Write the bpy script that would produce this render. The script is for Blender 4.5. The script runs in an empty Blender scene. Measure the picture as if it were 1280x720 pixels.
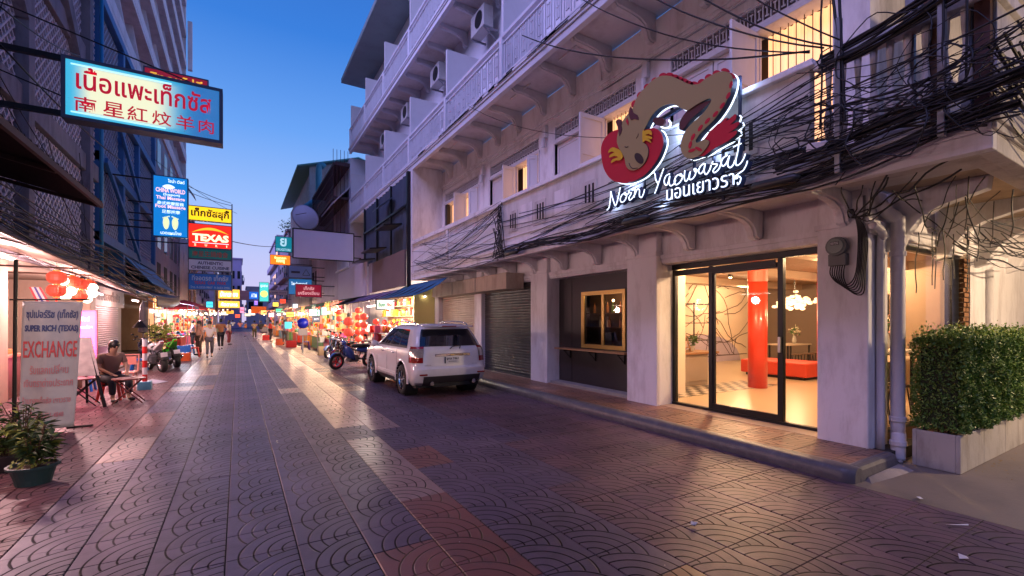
import bpy, math, random
from mathutils import Vector, Matrix
R = math.radians
sc = bpy.context.scene
COL = sc.collection
rnd = random.Random(11)

# ------------------------------------------------------------ camera, sky, exposure
cam_d = bpy.data.cameras.new('camera'); cam = bpy.data.objects.new('camera', cam_d); COL.objects.link(cam)
cam.location = (0, 0, 1.7); cam.rotation_euler = (R(90), 0, R(-30.96))
cam_d.sensor_width = 36; cam_d.lens = 16.03; cam_d.shift_y = 0.03125
cam_d.clip_start = 0.05; cam_d.clip_end = 2000
sc.camera = cam
sc.view_settings.view_transform = 'Standard'; sc.view_settings.look = 'None'
sc.view_settings.exposure = 1.05; sc.view_settings.gamma = 1.0
sc.render.engine = 'CYCLES'
sc.cycles.use_denoising = True
sc.cycles.max_bounces = 6; sc.cycles.diffuse_bounces = 3; sc.cycles.glossy_bounces = 3
sc.cycles.transmission_bounces = 4; sc.cycles.transparent_max_bounces = 10
sc.cycles.caustics_reflective = False; sc.cycles.caustics_refractive = False
sc.cycles.sample_clamp_indirect = 4.0

world = bpy.data.worlds.new('World'); sc.world = world; world.use_nodes = True
nt = world.node_tree; nt.nodes.clear()
wo = nt.nodes.new('ShaderNodeOutputWorld'); bg = nt.nodes.new('ShaderNodeBackground')
tc = nt.nodes.new('ShaderNodeTexCoord'); sx = nt.nodes.new('ShaderNodeSeparateXYZ'); rp = nt.nodes.new('ShaderNodeValToRGB')
nt.links.new(tc.outputs['Generated'], sx.inputs[0]); nt.links.new(sx.outputs['Z'], rp.inputs[0])
nt.links.new(rp.outputs[0], bg.inputs[0]); nt.links.new(bg.outputs[0], wo.inputs[0])
bg.inputs[1].default_value = 0.56
cr = rp.color_ramp
stops = [(0.0, (.60, .50, .74)), (.05, (.56, .52, .80)), (.12, (.47, .51, .83)), (.22, (.29, .46, .86)),
         (.35, (.13, .33, .80)), (.5, (.040, .19, .64)), (.65, (.030, .13, .50)), (1.0, (.034, .10, .42))]
cr.elements[0].position = 0; cr.elements[0].color = stops[0][1] + (1,)
cr.elements[1].position = 1; cr.elements[1].color = stops[-1][1] + (1,)
for p_, c_ in stops[1:-1]:
    e_ = cr.elements.new(p_); e_.color = c_ + (1,)
# faint last light of the set sun, very soft
sd = bpy.data.lights.new('sun', 'SUN'); so = bpy.data.objects.new('sun', sd); COL.objects.link(so)
sd.energy = 1.9; sd.angle = R(50); sd.color = (.56, .46, 1.0)
so.rotation_euler = (R(50), 0, R(-78)); so.location = (-10, -10, 30)

# ------------------------------------------------------------ measuring
TH = R(30.96); SN, CS = math.sin(TH), math.cos(TH); FPX = 570.0; EYE = 1.7
def ray(u, v):
    a = (u - 640) / FPX
    return Vector((SN + a * CS, CS - a * SN, (400 - v) / FPX))
def onX(u, v, X):                     # the point of the plane x = X seen at photo pixel u, v
    d = ray(u, v); t = X / d.x
    return Vector((X, d.y * t, EYE + d.z * t))
def onY(u, v, Y):
    d = ray(u, v); t = Y / d.y
    return Vector((d.x * t, Y, EYE + d.z * t))
def onZ(u, v, Z=0.0):
    d = ray(u, v); t = (Z - EYE) / d.z
    return Vector((d.x * t, d.y * t, Z))

# ------------------------------------------------------------ mesh builder
WM = {}                                # world matrix of things at the time their parts are built
class MB:
    def __init__(s): s.v = []; s.f = []; s.m = []; s.cur = 0
    def mat(s, i): s.cur = i; return s
    def add(s, vs, fs):
        b = len(s.v); s.v.extend([tuple(p) for p in vs])
        for f in fs: s.f.append(tuple(b + i for i in f)); s.m.append(s.cur)
        return s
    def hexa(s, p):                    # 8 points, bottom ring then top ring (ccw seen from above)
        return s.add(p, [(3, 2, 1, 0), (4, 5, 6, 7), (0, 1, 5, 4), (1, 2, 6, 5), (2, 3, 7, 6), (3, 0, 4, 7)])
    def box(s, x0, x1, y0, y1, z0, z1):
        return s.hexa([(x0, y0, z0), (x1, y0, z0), (x1, y1, z0), (x0, y1, z0), (x0, y0, z1), (x1, y0, z1), (x1, y1, z1), (x0, y1, z1)])
    def cbox(s, x0, x1, y0, y1, z0, z1, c=.01):      # box with chamfered top edges
        s.add([(x0, y0, z0), (x1, y0, z0), (x1, y1, z0), (x0, y1, z0),
               (x0, y0, z1 - c), (x1, y0, z1 - c), (x1, y1, z1 - c), (x0, y1, z1 - c),
               (x0 + c, y0 + c, z1), (x1 - c, y0 + c, z1), (x1 - c, y1 - c, z1), (x0 + c, y1 - c, z1)],
              [(0, 1, 5, 4), (1, 2, 6, 5), (2, 3, 7, 6), (3, 0, 4, 7), (4, 5, 9, 8), (5, 6, 10, 9), (6, 7, 11, 10), (7, 4, 8, 11), (8, 9, 10, 11)])
        return s
    def obox(s, c, size, rz=0, rx=0, ry=0):
        m = Matrix.Translation(c) @ Matrix.Rotation(rz, 4, 'Z') @ Matrix.Rotation(rx, 4, 'X') @ Matrix.Rotation(ry, 4, 'Y')
        a, b, d = [q / 2 for q in size]
        return s.hexa([m @ Vector(q) for q in [(-a, -b, -d), (a, -b, -d), (a, b, -d), (-a, b, -d), (-a, -b, d), (a, -b, d), (a, b, d), (-a, b, d)]])
    def beam(s, p, q, w, h=None, up=(0, 0, 1)):
        p, q = Vector(p), Vector(q); d = (q - p); L = d.length
        if L < 1e-6: return s
        d /= L; u_ = Vector(up)
        if abs(d.dot(u_)) > .99: u_ = Vector((1, 0, 0))
        a = d.cross(u_).normalized() * (w / 2); b = a.cross(d).normalized() * ((h or w) / 2)
        return s.hexa([p - a - b, p + a - b, q + a - b, q - a - b, p - a + b, p + a + b, q + a + b, q - a + b])
    def tube(s, pts, r, n=6, cap=True, rs=None):
        pts = [Vector(p) for p in pts]; m = len(pts)
        if m < 2: return s
        t0 = (pts[1] - pts[0]).normalized(); ref = Vector((0, 0, 1)) if abs(t0.z) < .9 else Vector((1, 0, 0))
        a = t0.cross(ref).normalized(); vs = []
        for i, p in enumerate(pts):
            t = (pts[min(i + 1, m - 1)] - pts[max(i - 1, 0)])
            t = t.normalized() if t.length > 1e-9 else t0
            a = (a - t * a.dot(t)); a = a.normalized() if a.length > 1e-6 else t.orthogonal().normalized(); b = t.cross(a)
            rr = rs[i] if rs else r
            for k in range(n):
                an = 2 * math.pi * k / n; vs.append(p + a * (math.cos(an) * rr) + b * (math.sin(an) * rr))
        fs = []
        for i in range(m - 1):
            for k in range(n):
                k2 = (k + 1) % n; fs.append((i * n + k, i * n + k2, (i + 1) * n + k2, (i + 1) * n + k))
        if cap: fs.append(tuple(range(n - 1, -1, -1))); fs.append(tuple((m - 1) * n + k for k in range(n)))
        return s.add(vs, fs)
    def lathe(s, prof, c=(0, 0, 0), n=16, axis='Z', M=None, cap=True):       # prof [(r,h)...]
        vs = []; c = Vector(c)
        for r, h in prof:
            for k in range(n):
                an = 2 * math.pi * k / n; x, y = r * math.cos(an), r * math.sin(an)
                p = Vector((x, y, h)) if axis == 'Z' else (Vector((h, x, y)) if axis == 'X' else Vector((y, h, x)))
                vs.append((M @ p if M else p) + c)
        fs = []
        for i in range(len(prof) - 1):
            for k in range(n):
                k2 = (k + 1) % n; fs.append((i * n + k, i * n + k2, (i + 1) * n + k2, (i + 1) * n + k))
        if max(h for r, h in prof) - min(h for r, h in prof) < 1e-6: cap = False
        if cap and prof[0][0] > 1e-4: fs.append(tuple(range(n - 1, -1, -1)))
        if cap and prof[-1][0] > 1e-4: fs.append(tuple((len(prof) - 1) * n + k for k in range(n)))
        return s.add(vs, fs)
    def ball(s, c, r, n=10, m=6, M=None):
        rx, ry, rz = r if isinstance(r, (tuple, list)) else (r, r, r); c = Vector(c)
        vs = []; fs = []
        for i in range(1, m):
            ph = math.pi * i / m
            for k in range(n):
                an = 2 * math.pi * k / n
                p = Vector((rx * math.sin(ph) * math.cos(an), ry * math.sin(ph) * math.sin(an), rz * math.cos(ph)))
                vs.append((M @ p if M else p) + c)
        top = len(vs); p = Vector((0, 0, rz)); vs.append((M @ p if M else p) + c); p = Vector((0, 0, -rz)); vs.append((M @ p if M else p) + c)
        for i in range(m - 2):
            for k in range(n):
                k2 = (k + 1) % n; fs.append((i * n + k, (i + 1) * n + k, (i + 1) * n + k2, i * n + k2))
        for k in range(n):
            k2 = (k + 1) % n; fs.append((top, k, k2)); fs.append((top + 1, (m - 2) * n + k2, (m - 2) * n + k))
        return s.add(vs, fs)
    def prism(s, pts, off):             # planar outline (3D points) extruded by vector off
        n = len(pts); off = Vector(off); vs = [Vector(p) for p in pts] + [Vector(p) + off for p in pts]
        fs = [tuple(range(n)), tuple(range(2 * n - 1, n - 1, -1))]
        for i in range(n): j = (i + 1) % n; fs.append((j, i, n + i, n + j))
        return s.add(vs, fs)
    def quad(s, *p): return s.add(p, [tuple(range(len(p)))])
    def sheet(s, grid):                 # grid of points
        n = len(grid[0]); vs = [p for r in grid for p in r]; fs = []
        for i in range(len(grid) - 1):
            for j in range(n - 1): fs.append((i * n + j, i * n + j + 1, (i + 1) * n + j + 1, (i + 1) * n + j))
        return s.add(vs, fs)
    def mesh(s, name, mats):
        me = bpy.data.meshes.new(name); me.from_pydata(s.v, [], s.f)
        if not isinstance(mats, (list, tuple)): mats = [mats]
        for m in mats: me.materials.append(m)
        if len(mats) > 1: me.polygons.foreach_set('material_index', s.m)
        return me
    def build(s, name, mats, parent=None, smooth=False, bevel=0, solid=0, local=False, label=None, stuff=False):
        if not s.v: return None
        loc = Vector((0, 0, 0))
        if parent is None and not local:
            xs = [p[0] for p in s.v]; ys = [p[1] for p in s.v]; zs = [p[2] for p in s.v]
            loc = Vector(((min(xs) + max(xs)) / 2, (min(ys) + max(ys)) / 2, min(zs)))
            s.v = [(p[0] - loc.x, p[1] - loc.y, p[2] - loc.z) for p in s.v]
        elif parent is not None and not local:
            W = WM.get(parent.name)
            if W is not None:
                Wi = W.inverted(); s.v = [tuple(Wi @ Vector(p)) for p in s.v]
        me = s.mesh(name, mats)
        if smooth: me.polygons.foreach_set('use_smooth', [True] * len(me.polygons))
        o = bpy.data.objects.new(name, me); COL.objects.link(o); o.location = loc
        WM[o.name] = Matrix.Translation(loc) if parent is None else WM.get(parent.name, Matrix())
        if parent is not None: o.parent = parent
        if bevel:
            b = o.modifiers.new('bevel', 'BEVEL'); b.width = bevel; b.segments = 2; b.limit_method = 'ANGLE'; b.angle_limit = R(40)
            b.harden_normals = False
        if solid:
            b = o.modifiers.new('solid', 'SOLIDIFY'); b.thickness = solid
        if label: o['label'] = label
        if stuff: o['kind'] = 'stuff'
        return o

def thing(name, label, cat, loc=(0, 0, 0), rz=0, group=None):
    o = bpy.data.objects.new(name, None); COL.objects.link(o); o.empty_display_size = .2
    o.location = loc; o.rotation_euler = (0, 0, rz); o['label'] = label; o['category'] = cat
    if group: o['group'] = group
    WM[o.name] = Matrix.Translation(loc) @ Matrix.Rotation(rz, 4, 'Z')
    return o
def tag(o, label, cat, group=None):
    o['label'] = label; o['category'] = cat
    if group: o['group'] = group
    return o
def struct(o): o['kind'] = 'structure'; return o
KIDS = {}
def kids(o): return [c for c in COL.objects if c.parent == o]
def dup(root, loc, rz=0, label=None, group=None, scale=None):
    def rec(o, parent):
        c = o.copy(); COL.objects.link(c)
        if parent is not None: c.parent = parent
        for k in list(o.children): rec(k, c)
        return c
    r = rec(root, None); r.location = loc; r.rotation_euler = (0, 0, rz)
    if label: r['label'] = label
    if group: r['group'] = group
    if scale: r.scale = (scale,) * 3 if not isinstance(scale, tuple) else scale
    WM[r.name] = Matrix.Translation(loc) @ Matrix.Rotation(rz, 4, 'Z')
    return r

# ------------------------------------------------------------ materials
def nodes(name):
    m = bpy.data.materials.new(name); m.use_nodes = True; t = m.node_tree
    return m, t, t.nodes['Principled BSDF']
def N(t, typ, **kw):
    n = t.nodes.new(typ)
    for k, v in kw.items():
        if k == 'op': n.operation = v
        elif isinstance(k, str) and k.startswith('i'): n.inputs[int(k[1:])].default_value = v
        else: setattr(n, k, v)
    return n
def L(t, a, b): t.links.new(a, b)
def mth(t, op, a, b=None, c=None):
    n = t.nodes.new('ShaderNodeMath'); n.operation = op
    for i, x in enumerate((a, b, c)):
        if x is None: continue
        if isinstance(x, (int, float)): n.inputs[i].default_value = x
        else: t.links.new(x, n.inputs[i])
    return n.outputs[0]
def mixc(t, f, a, b, mode='MIX'):
    n = t.nodes.new('ShaderNodeMix'); n.data_type = 'RGBA'; n.blend_type = mode
    for s_, x in ((n.inputs[0], f), (n.inputs[6], a), (n.inputs[7], b)):
        if isinstance(x, (int, float)): s_.default_value = x
        elif isinstance(x, tuple): s_.default_value = x + ((1,) if len(x) == 3 else ())
        else: t.links.new(x, s_)
    return n.outputs[2]
def M(name, col, rough=.6, metal=0, var=0, vscale=3, dirt=0, dcol=(.08, .06, .05), dscale=1.5, bump=0, bscale=40, streak=False, spec=.5, coat=0, alpha=None):
    m, t, b = nodes(name); b.inputs['Roughness'].default_value = rough; b.inputs['Metallic'].default_value = metal
    b.inputs['Specular IOR Level'].default_value = spec
    if coat: b.inputs['Coat Weight'].default_value = coat; b.inputs['Coat Roughness'].default_value = .04
    c = tuple(col); g = N(t, 'ShaderNodeNewGeometry'); out = None
    if var or dirt or bump:
        pos = g.outputs['Position']
    if var:
        n = N(t, 'ShaderNodeTexNoise'); n.inputs['Scale'].default_value = vscale; n.inputs['Detail'].default_value = 6; L(t, pos, n.inputs['Vector'])
        f = mth(t, 'MULTIPLY_ADD', n.outputs[0], 2 * var, 1 - var)
        hv = N(t, 'ShaderNodeHueSaturation'); hv.inputs['Color'].default_value = c + (1,); L(t, f, hv.inputs['Value']); out = hv.outputs[0]
    if dirt:
        n = N(t, 'ShaderNodeTexNoise'); n.inputs['Scale'].default_value = dscale; n.inputs['Detail'].default_value = 9; n.inputs['Roughness'].default_value = .68
        if streak:
            mp = N(t, 'ShaderNodeMapping'); mp.inputs['Scale'].default_value = (1.6, 1.6, .45); L(t, pos, mp.inputs[0]); L(t, mp.outputs[0], n.inputs['Vector'])
        else: L(t, pos, n.inputs['Vector'])
        mr = N(t, 'ShaderNodeMapRange'); mr.inputs[1].default_value = .47; mr.inputs[2].default_value = .72; mr.inputs[4].default_value = dirt; L(t, n.outputs[0], mr.inputs[0])
        out = mixc(t, mr.outputs[0], out if out is not None else c, tuple(dcol))
        if streak:
            mp2 = N(t, 'ShaderNodeMapping'); mp2.inputs['Scale'].default_value = (3.2, 3.2, .5); L(t, pos, mp2.inputs[0])
            n2 = N(t, 'ShaderNodeTexNoise'); n2.inputs['Scale'].default_value = 1.3; n2.inputs['Detail'].default_value = 10; n2.inputs['Roughness'].default_value = .75; L(t, mp2.outputs[0], n2.inputs['Vector'])
            m2_ = N(t, 'ShaderNodeMapRange'); m2_.inputs[1].default_value = .58; m2_.inputs[2].default_value = .74; m2_.inputs[4].default_value = min(1, dirt * .6); L(t, n2.outputs[0], m2_.inputs[0])
            out = mixc(t, m2_.outputs[0], out, tuple(v * .35 for v in dcol))
            n3 = N(t, 'ShaderNodeTexNoise'); n3.inputs['Scale'].default_value = 6.0; n3.inputs['Detail'].default_value = 8; n3.inputs['Roughness'].default_value = .8; L(t, pos, n3.inputs['Vector'])
            m3_ = N(t, 'ShaderNodeMapRange'); m3_.inputs[1].default_value = .66; m3_.inputs[2].default_value = .70; m3_.inputs[4].default_value = dirt; L(t, n3.outputs[0], m3_.inputs[0])
            out = mixc(t, m3_.outputs[0], out, tuple(min(1, v * 1.1) for v in dcol))
    if out is not None: L(t, out, b.inputs['Base Color'])
    else: b.inputs['Base Color'].default_value = c + (1,)
    if bump:
        n = N(t, 'ShaderNodeTexNoise'); n.inputs['Scale'].default_value = bscale; n.inputs['Detail'].default_value = 5; L(t, pos, n.inputs['Vector'])
        bp = N(t, 'ShaderNodeBump'); bp.inputs['Strength'].default_value = bump; bp.inputs['Distance'].default_value = .01
        L(t, n.outputs[0], bp.inputs['Height']); L(t, bp.outputs[0], b.inputs['Normal'])
    return m
def E(name, col, s=1.0, base=None):
    m, t, b = nodes(name); b.inputs['Base Color'].default_value = tuple(base or col) + (1,)
    b.inputs['Emission Color'].default_value = tuple(col) + (1,); b.inputs['Emission Strength'].default_value = s * .68
    b.inputs['Roughness'].default_value = .5
    try: m.cycles.emission_sampling = 'NONE'
    except Exception: pass
    return m
def glassmat(name, tint=(1, 1, 1), refl=1.0, dark=1.0):
    m = bpy.data.materials.new(name); m.use_nodes = True; t = m.node_tree; t.nodes.clear()
    o = N(t, 'ShaderNodeOutputMaterial'); mx = N(t, 'ShaderNodeMixShader'); tr = N(t, 'ShaderNodeBsdfTransparent'); gl = N(t, 'ShaderNodeBsdfGlossy')
    lw = N(t, 'ShaderNodeLayerWeight'); lw.inputs[0].default_value = .5
    F_ = mth(t, 'MULTIPLY_ADD', mth(t, 'POWER', lw.outputs['Facing'], 5.0), .9, .04)
    tr.inputs[0].default_value = (tint[0] * dark, tint[1] * dark, tint[2] * dark, 1); gl.inputs['Roughness'].default_value = .01
    L(t, mth(t, 'MULTIPLY', F_, refl * .7), mx.inputs[0]); L(t, tr.outputs[0], mx.inputs[1]); L(t, gl.outputs[0], mx.inputs[2]); L(t, mx.outputs[0], o.inputs[0])
    return m

white_wall = M('white painted plaster', (.79, .77, .80), .75, var=.09, vscale=1.2, dirt=.55, dcol=(.30, .25, .24), dscale=1.6, bump=.22, bscale=22, streak=True)
old_wall = M('weathered white plaster', (.60, .57, .56), .8, var=.1, vscale=2, dirt=.6, dcol=(.16, .13, .12), dscale=2.2, bump=.4, bscale=26, streak=True)
sky_tint_wall = M('sky tinted white paint', (.70, .72, .78), .75, var=.05, dirt=.25, dcol=(.3, .3, .32), dscale=1.1, streak=True)  # white walls with the blue dusk light mixed into the colour
soffit_m = M('soffit paint', (.69, .66, .66), .8, var=.07, dirt=.42, dcol=(.26, .2, .17), dscale=1.7, bump=.2)
dark_brown = M('dark brown panel', (.035, .028, .030), .5, var=.15, vscale=5, bump=.05)
black_metal = M('black metal', (.012, .012, .014), .38, .3)
steel = M('steel', (.45, .45, .46), .35, .9, var=.1)
galv = M('galvanised steel', (.32, .33, .36), .45, .7, var=.15, dirt=.4, dcol=(.12, .07, .05), dscale=4)
conc = M('concrete', (.30, .28, .26), .85, var=.18, vscale=4, dirt=.4, dcol=(.12, .11, .10), dscale=2.5, bump=.35, bscale=60)
conc_pale = M('pale planter concrete', (.42, .40, .37), .8, var=.12, vscale=3, dirt=.35, dcol=(.2, .18, .16), dscale=3, bump=.15, bscale=50)
kerb_m = M('worn dark kerb', (.10, .095, .11), .42, var=.25, vscale=5, dirt=.35, dcol=(.28, .26, .27), dscale=6, bump=.3, bscale=30)
rubber = M('black rubber', (.012, .012, .012), .7, bump=.1)
cable_m = M('cable black', (.010, .010, .013), .55)
wood = M('wood', (.33, .17, .08), .5, var=.2, vscale=12)
wood_dark = M('dark wood', (.10, .05, .03), .5, var=.2, vscale=10)
brass = M('gold window frame', (.55, .36, .10), .35, .55, var=.1)
glass = glassmat('window glass', (1, 1, 1), .8)
dark_glass = glassmat('dark glass', (.6, .65, .7), 1.3, .25)

# ------------------------------------------------------------ lettering
def lettering(parent, s, o, xd, up, w, h, mat, depth=.006, bold=0, name='lettering', shear=0, label=None):
    """mesh text fitted into a box w x h whose lower left corner is o (world), reading along xd"""
    c = bpy.data.curves.new('t', 'FONT'); c.body = s; c.size = 1; c.resolution_u = 2; c.offset = bold; c.extrude = 0.001; c.shear = shear
    ob = bpy.data.objects.new('t', c); me = bpy.data.meshes.new_from_object(ob)
    bpy.data.objects.remove(ob); bpy.data.curves.remove(c)
    vs = [v.co.copy() for v in me.vertices]
    if not vs: return None
    x0 = min(v.x for v in vs); x1 = max(v.x for v in vs); y0 = min(v.y for v in vs); y1 = max(v.y for v in vs)
    xd = Vector(xd).normalized(); up = Vector(up).normalized(); n = xd.cross(up)
    kx = w / (x1 - x0); ky = (h / (y1 - y0)) if h else kx
    W = WM.get(parent.name) if parent is not None else None
    Wi = W.inverted() if W is not None else Matrix()
    for i, v in enumerate(vs):
        p = Vector(o) + xd * ((v.x - x0) * kx) + up * ((v.y - y0) * ky) + n * (depth if v.z > 0 else 0.0005)
        me.vertices[i].co = Wi @ p
    me.materials.clear(); me.materials.append(mat); me.name = name
    ob = bpy.data.objects.new(name, me); COL.objects.link(ob)
    if parent is not None: ob.parent = parent; WM[ob.name] = WM.get(parent.name, Matrix())
    if label: ob['label'] = label
    return ob

# ------------------------------------------------------------ paving
SW, RW, SX = .46, .42, -.08          # strip width, row length, x of one strip line
def paving_mat(name, c1, c2, rough, dirt, dcol, rv=.12, spec=.5, lowred=0):
    m, t, b = nodes(name); g = N(t, 'ShaderNodeNewGeometry'); sp = N(t, 'ShaderNodeSeparateXYZ'); L(t, g.outputs['Position'], sp.inputs[0])
    x, y = sp.outputs[0], sp.outputs[1]
    xs = mth(t, 'DIVIDE', mth(t, 'SUBTRACT', x, SX), SW); ys = mth(t, 'DIVIDE', y, RW)
    fx = mth(t, 'FRACT', mth(t, 'ADD', xs, 40)); fy = mth(t, 'FRACT', ys)
    right = mth(t, 'GREATER_THAN', x, SX + 3 * SW)
    s_ = mth(t, 'MULTIPLY', mth(t, 'ADD', mth(t, 'MULTIPLY', right, fx), mth(t, 'MULTIPLY', mth(t, 'SUBTRACT', 1, right), mth(t, 'SUBTRACT', 1, fx))), SW)
    a = mth(t, 'MULTIPLY', fy, RW); bb = mth(t, 'SUBTRACT', RW, a)
    s2 = mth(t, 'MULTIPLY', s_, s_)
    d1 = mth(t, 'SQRT', mth(t, 'ADD', s2, mth(t, 'MULTIPLY', a, a))); d2 = mth(t, 'SQRT', mth(t, 'ADD', s2, mth(t, 'MULTIPLY', bb, bb)))
    in1 = mth(t, 'LESS_THAN', d1, .392)
    d = mth(t, 'ADD', mth(t, 'MULTIPLY', in1, d1), mth(t, 'MULTIPLY', mth(t, 'SUBTRACT', 1, in1), d2))
    q = mth(t, 'DIVIDE', mth(t, 'SUBTRACT', d, .1), .0933)
    dist = mth(t, 'MULTIPLY', mth(t, 'ABSOLUTE', mth(t, 'SUBTRACT', q, mth(t, 'ROUND', q))), .0933)
    valid = mth(t, 'MULTIPLY', mth(t, 'GREATER_THAN', d, .07), mth(t, 'LESS_THAN', d, .392))
    arc = mth(t, 'MULTIPLY', valid, N_smooth(t, dist, .0042, .0095))
    seam = mth(t, 'MULTIPLY', N_smooth(t, mth(t, 'MINIMUM', a, bb), .002, .006), .7)
    gr = mth(t, 'MAXIMUM', arc, seam)
    # wear fills some of the grooves
    nz = N(t, 'ShaderNodeTexNoise'); nz.inputs['Scale'].default_value = 1.1; nz.inputs['Detail'].default_value = 7; L(t, g.outputs['Position'], nz.inputs['Vector'])
    wear = N_range(t, nz.outputs[0], .44, .66, .95, .6)
    gr = mth(t, 'MULTIPLY', gr, wear)
    wn = N(t, 'ShaderNodeTexWhiteNoise'); cb = N(t, 'ShaderNodeCombineXYZ'); L(t, mth(t, 'FLOOR', mth(t, 'ADD', xs, 40)), cb.inputs[0]); L(t, mth(t, 'FLOOR', ys), cb.inputs[1]); L(t, cb.outputs[0], wn.inputs[0])
    col = mixc(t, wn.outputs[0], c1, c2)
    n2 = N(t, 'ShaderNodeTexNoise'); n2.inputs['Scale'].default_value = 3.1; n2.inputs['Detail'].default_value = 10; n2.inputs['Roughness'].default_value = .7; L(t, g.outputs['Position'], n2.inputs['Vector'])
    col = mixc(t, N_range(t, n2.outputs[0], .45, .7, 0, dirt), col, dcol)
    n3 = N(t, 'ShaderNodeTexNoise'); n3.inputs['Scale'].default_value = .55; n3.inputs['Detail'].default_value = 3; L(t, g.outputs['Position'], n3.inputs['Vector'])
    hv = N(t, 'ShaderNodeHueSaturation'); L(t, col, hv.inputs['Color']); L(t, N_range(t, n3.outputs[0], .3, .7, .72, 1.28), hv.inputs['Value'])
    vo = N(t, 'ShaderNodeTexVoronoi'); vo.inputs['Scale'].default_value = 2.6; L(t, g.outputs['Position'], vo.inputs['Vector'])
    sr = N(t, 'ShaderNodeSeparateColor'); L(t, vo.outputs['Color'], sr.inputs[0])
    rad = mth(t, 'MULTIPLY', mth(t, 'POWER', sr.outputs[0], 3.0), .055)
    spk = mth(t, 'MULTIPLY', mth(t, 'LESS_THAN', vo.outputs['Distance'], rad), mth(t, 'GREATER_THAN', sr.outputs[1], .45))
    base = mixc(t, mth(t, 'MULTIPLY', spk, .6), hv.outputs[0], (.03, .028, .032))
    v2 = N(t, 'ShaderNodeTexVoronoi'); v2.inputs['Scale'].default_value = 5.5; L(t, g.outputs['Position'], v2.inputs['Vector'])
    s2_ = N(t, 'ShaderNodeSeparateColor'); L(t, v2.outputs['Color'], s2_.inputs[0])
    sp2 = mth(t, 'MULTIPLY', mth(t, 'LESS_THAN', v2.outputs['Distance'], .035), mth(t, 'GREATER_THAN', s2_.outputs[0], .93))
    base = mixc(t, sp2, base, (.42, .40, .42))
    n5 = N(t, 'ShaderNodeTexNoise'); n5.inputs['Scale'].default_value = 1.7; n5.inputs['Detail'].default_value = 8; n5.inputs['Roughness'].default_value = .75; L(t, g.outputs['Position'], n5.inputs['Vector'])
    base = mixc(t, N_range(t, n5.outputs[0], .56, .68, 0, .5), base, (.05, .042, .05))
    base = mixc(t, N_range(t, n5.outputs[0], .40, .30, 0, .35), base, (.20, .165, .18))
    col = mixc(t, gr, base, (.012, .010, .012))
    L(t, col, b.inputs['Base Color'])
    L(t, mth(t, 'MULTIPLY_ADD', n2.outputs[0], rv * 2, rough - rv), b.inputs['Roughness']); L(t, mth(t, 'MULTIPLY', mth(t, 'SUBTRACT', 1, gr), spec), b.inputs['Specular IOR Level'])
    n4 = N(t, 'ShaderNodeTexNoise'); n4.inputs['Scale'].default_value = 45; n4.inputs['Detail'].default_value = 4; L(t, g.outputs['Position'], n4.inputs['Vector'])
    hgt = mth(t, 'SUBTRACT', mth(t, 'MULTIPLY', n4.outputs[0], .22), gr)
    bp = N(t, 'ShaderNodeBump'); bp.inputs['Strength'].default_value = .8; bp.inputs['Distance'].default_value = .008
    L(t, hgt, bp.inputs['Height']); L(t, bp.outputs[0], b.inputs['Normal'])
    return m
def N_smooth(t, v, lo, hi):
    n = N(t, 'ShaderNodeMapRange'); n.interpolation_type = 'SMOOTHSTEP'; n.inputs[1].default_value = lo; n.inputs[2].default_value = hi
    n.inputs[3].default_value = 1; n.inputs[4].default_value = 0; L(t, v, n.inputs[0]); return n.outputs[0]
def N_range(t, v, a, b, c, d):
    n = N(t, 'ShaderNodeMapRange'); n.inputs[1].default_value = a; n.inputs[2].default_value = b; n.inputs[3].default_value = c; n.inputs[4].default_value = d
    L(t, v, n.inputs[0]); return n.outputs[0]
tile_grey = paving_mat('grey stamped paving', (.094, .073, .132), (.124, .094, .154), .47, .5, (.052, .047, .068))
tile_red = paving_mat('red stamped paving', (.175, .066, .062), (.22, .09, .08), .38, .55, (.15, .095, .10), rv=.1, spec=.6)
tile_sheen = paving_mat('red paving with painted sheen', (.26, .18, .19), (.32, .225, .235), .34, .5, (.20, .14, .15), rv=.1, spec=.6)  # red tiles paled, the reflected light put into their colour
tile_mix = paving_mat('worn purple brown paving', (.112, .066, .104), (.150, .084, .116), .5, .65, (.060, .052, .072))
tile_terra = paving_mat('worn terracotta paving', (.145, .068, .074), (.19, .088, .092), .5, .6, (.10, .074, .085))
MATS = {'g': tile_grey, 'r': tile_red, 't': tile_terra, 'p': tile_sheen, 'm': tile_mix}

ground = struct(MB().box(-60, 80, -30, 400, -.6, -.05).build('ground', M('packed ground', (.10, .09, .09), .9, var=.2, dirt=.4)))
street = struct(MB().box(-4.6, 5.43, -1.5, 150, -.05, -.014).build('street', M('joint mortar', (.018, .015, .018), .85)))

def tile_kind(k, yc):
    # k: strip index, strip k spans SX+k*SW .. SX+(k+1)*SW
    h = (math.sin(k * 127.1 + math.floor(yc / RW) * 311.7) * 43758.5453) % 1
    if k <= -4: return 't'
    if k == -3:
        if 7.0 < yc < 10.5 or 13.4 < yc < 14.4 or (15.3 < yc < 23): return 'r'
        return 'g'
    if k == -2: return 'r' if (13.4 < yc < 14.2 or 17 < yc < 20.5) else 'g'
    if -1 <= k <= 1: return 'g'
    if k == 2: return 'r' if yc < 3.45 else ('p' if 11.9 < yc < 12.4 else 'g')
    if k == 3: return ('r' if yc < 4.2 else 'p') if (2.6 < yc < 6.6 or yc > 7.7) else 'g'  # farther red tiles switch to the copy with painted sheen
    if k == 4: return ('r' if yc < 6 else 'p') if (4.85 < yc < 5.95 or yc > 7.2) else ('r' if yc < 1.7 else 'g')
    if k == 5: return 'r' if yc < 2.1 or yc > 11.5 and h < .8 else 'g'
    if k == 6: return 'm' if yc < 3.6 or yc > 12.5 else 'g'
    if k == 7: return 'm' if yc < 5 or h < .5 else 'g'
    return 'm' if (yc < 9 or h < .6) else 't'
tiles = []
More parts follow.
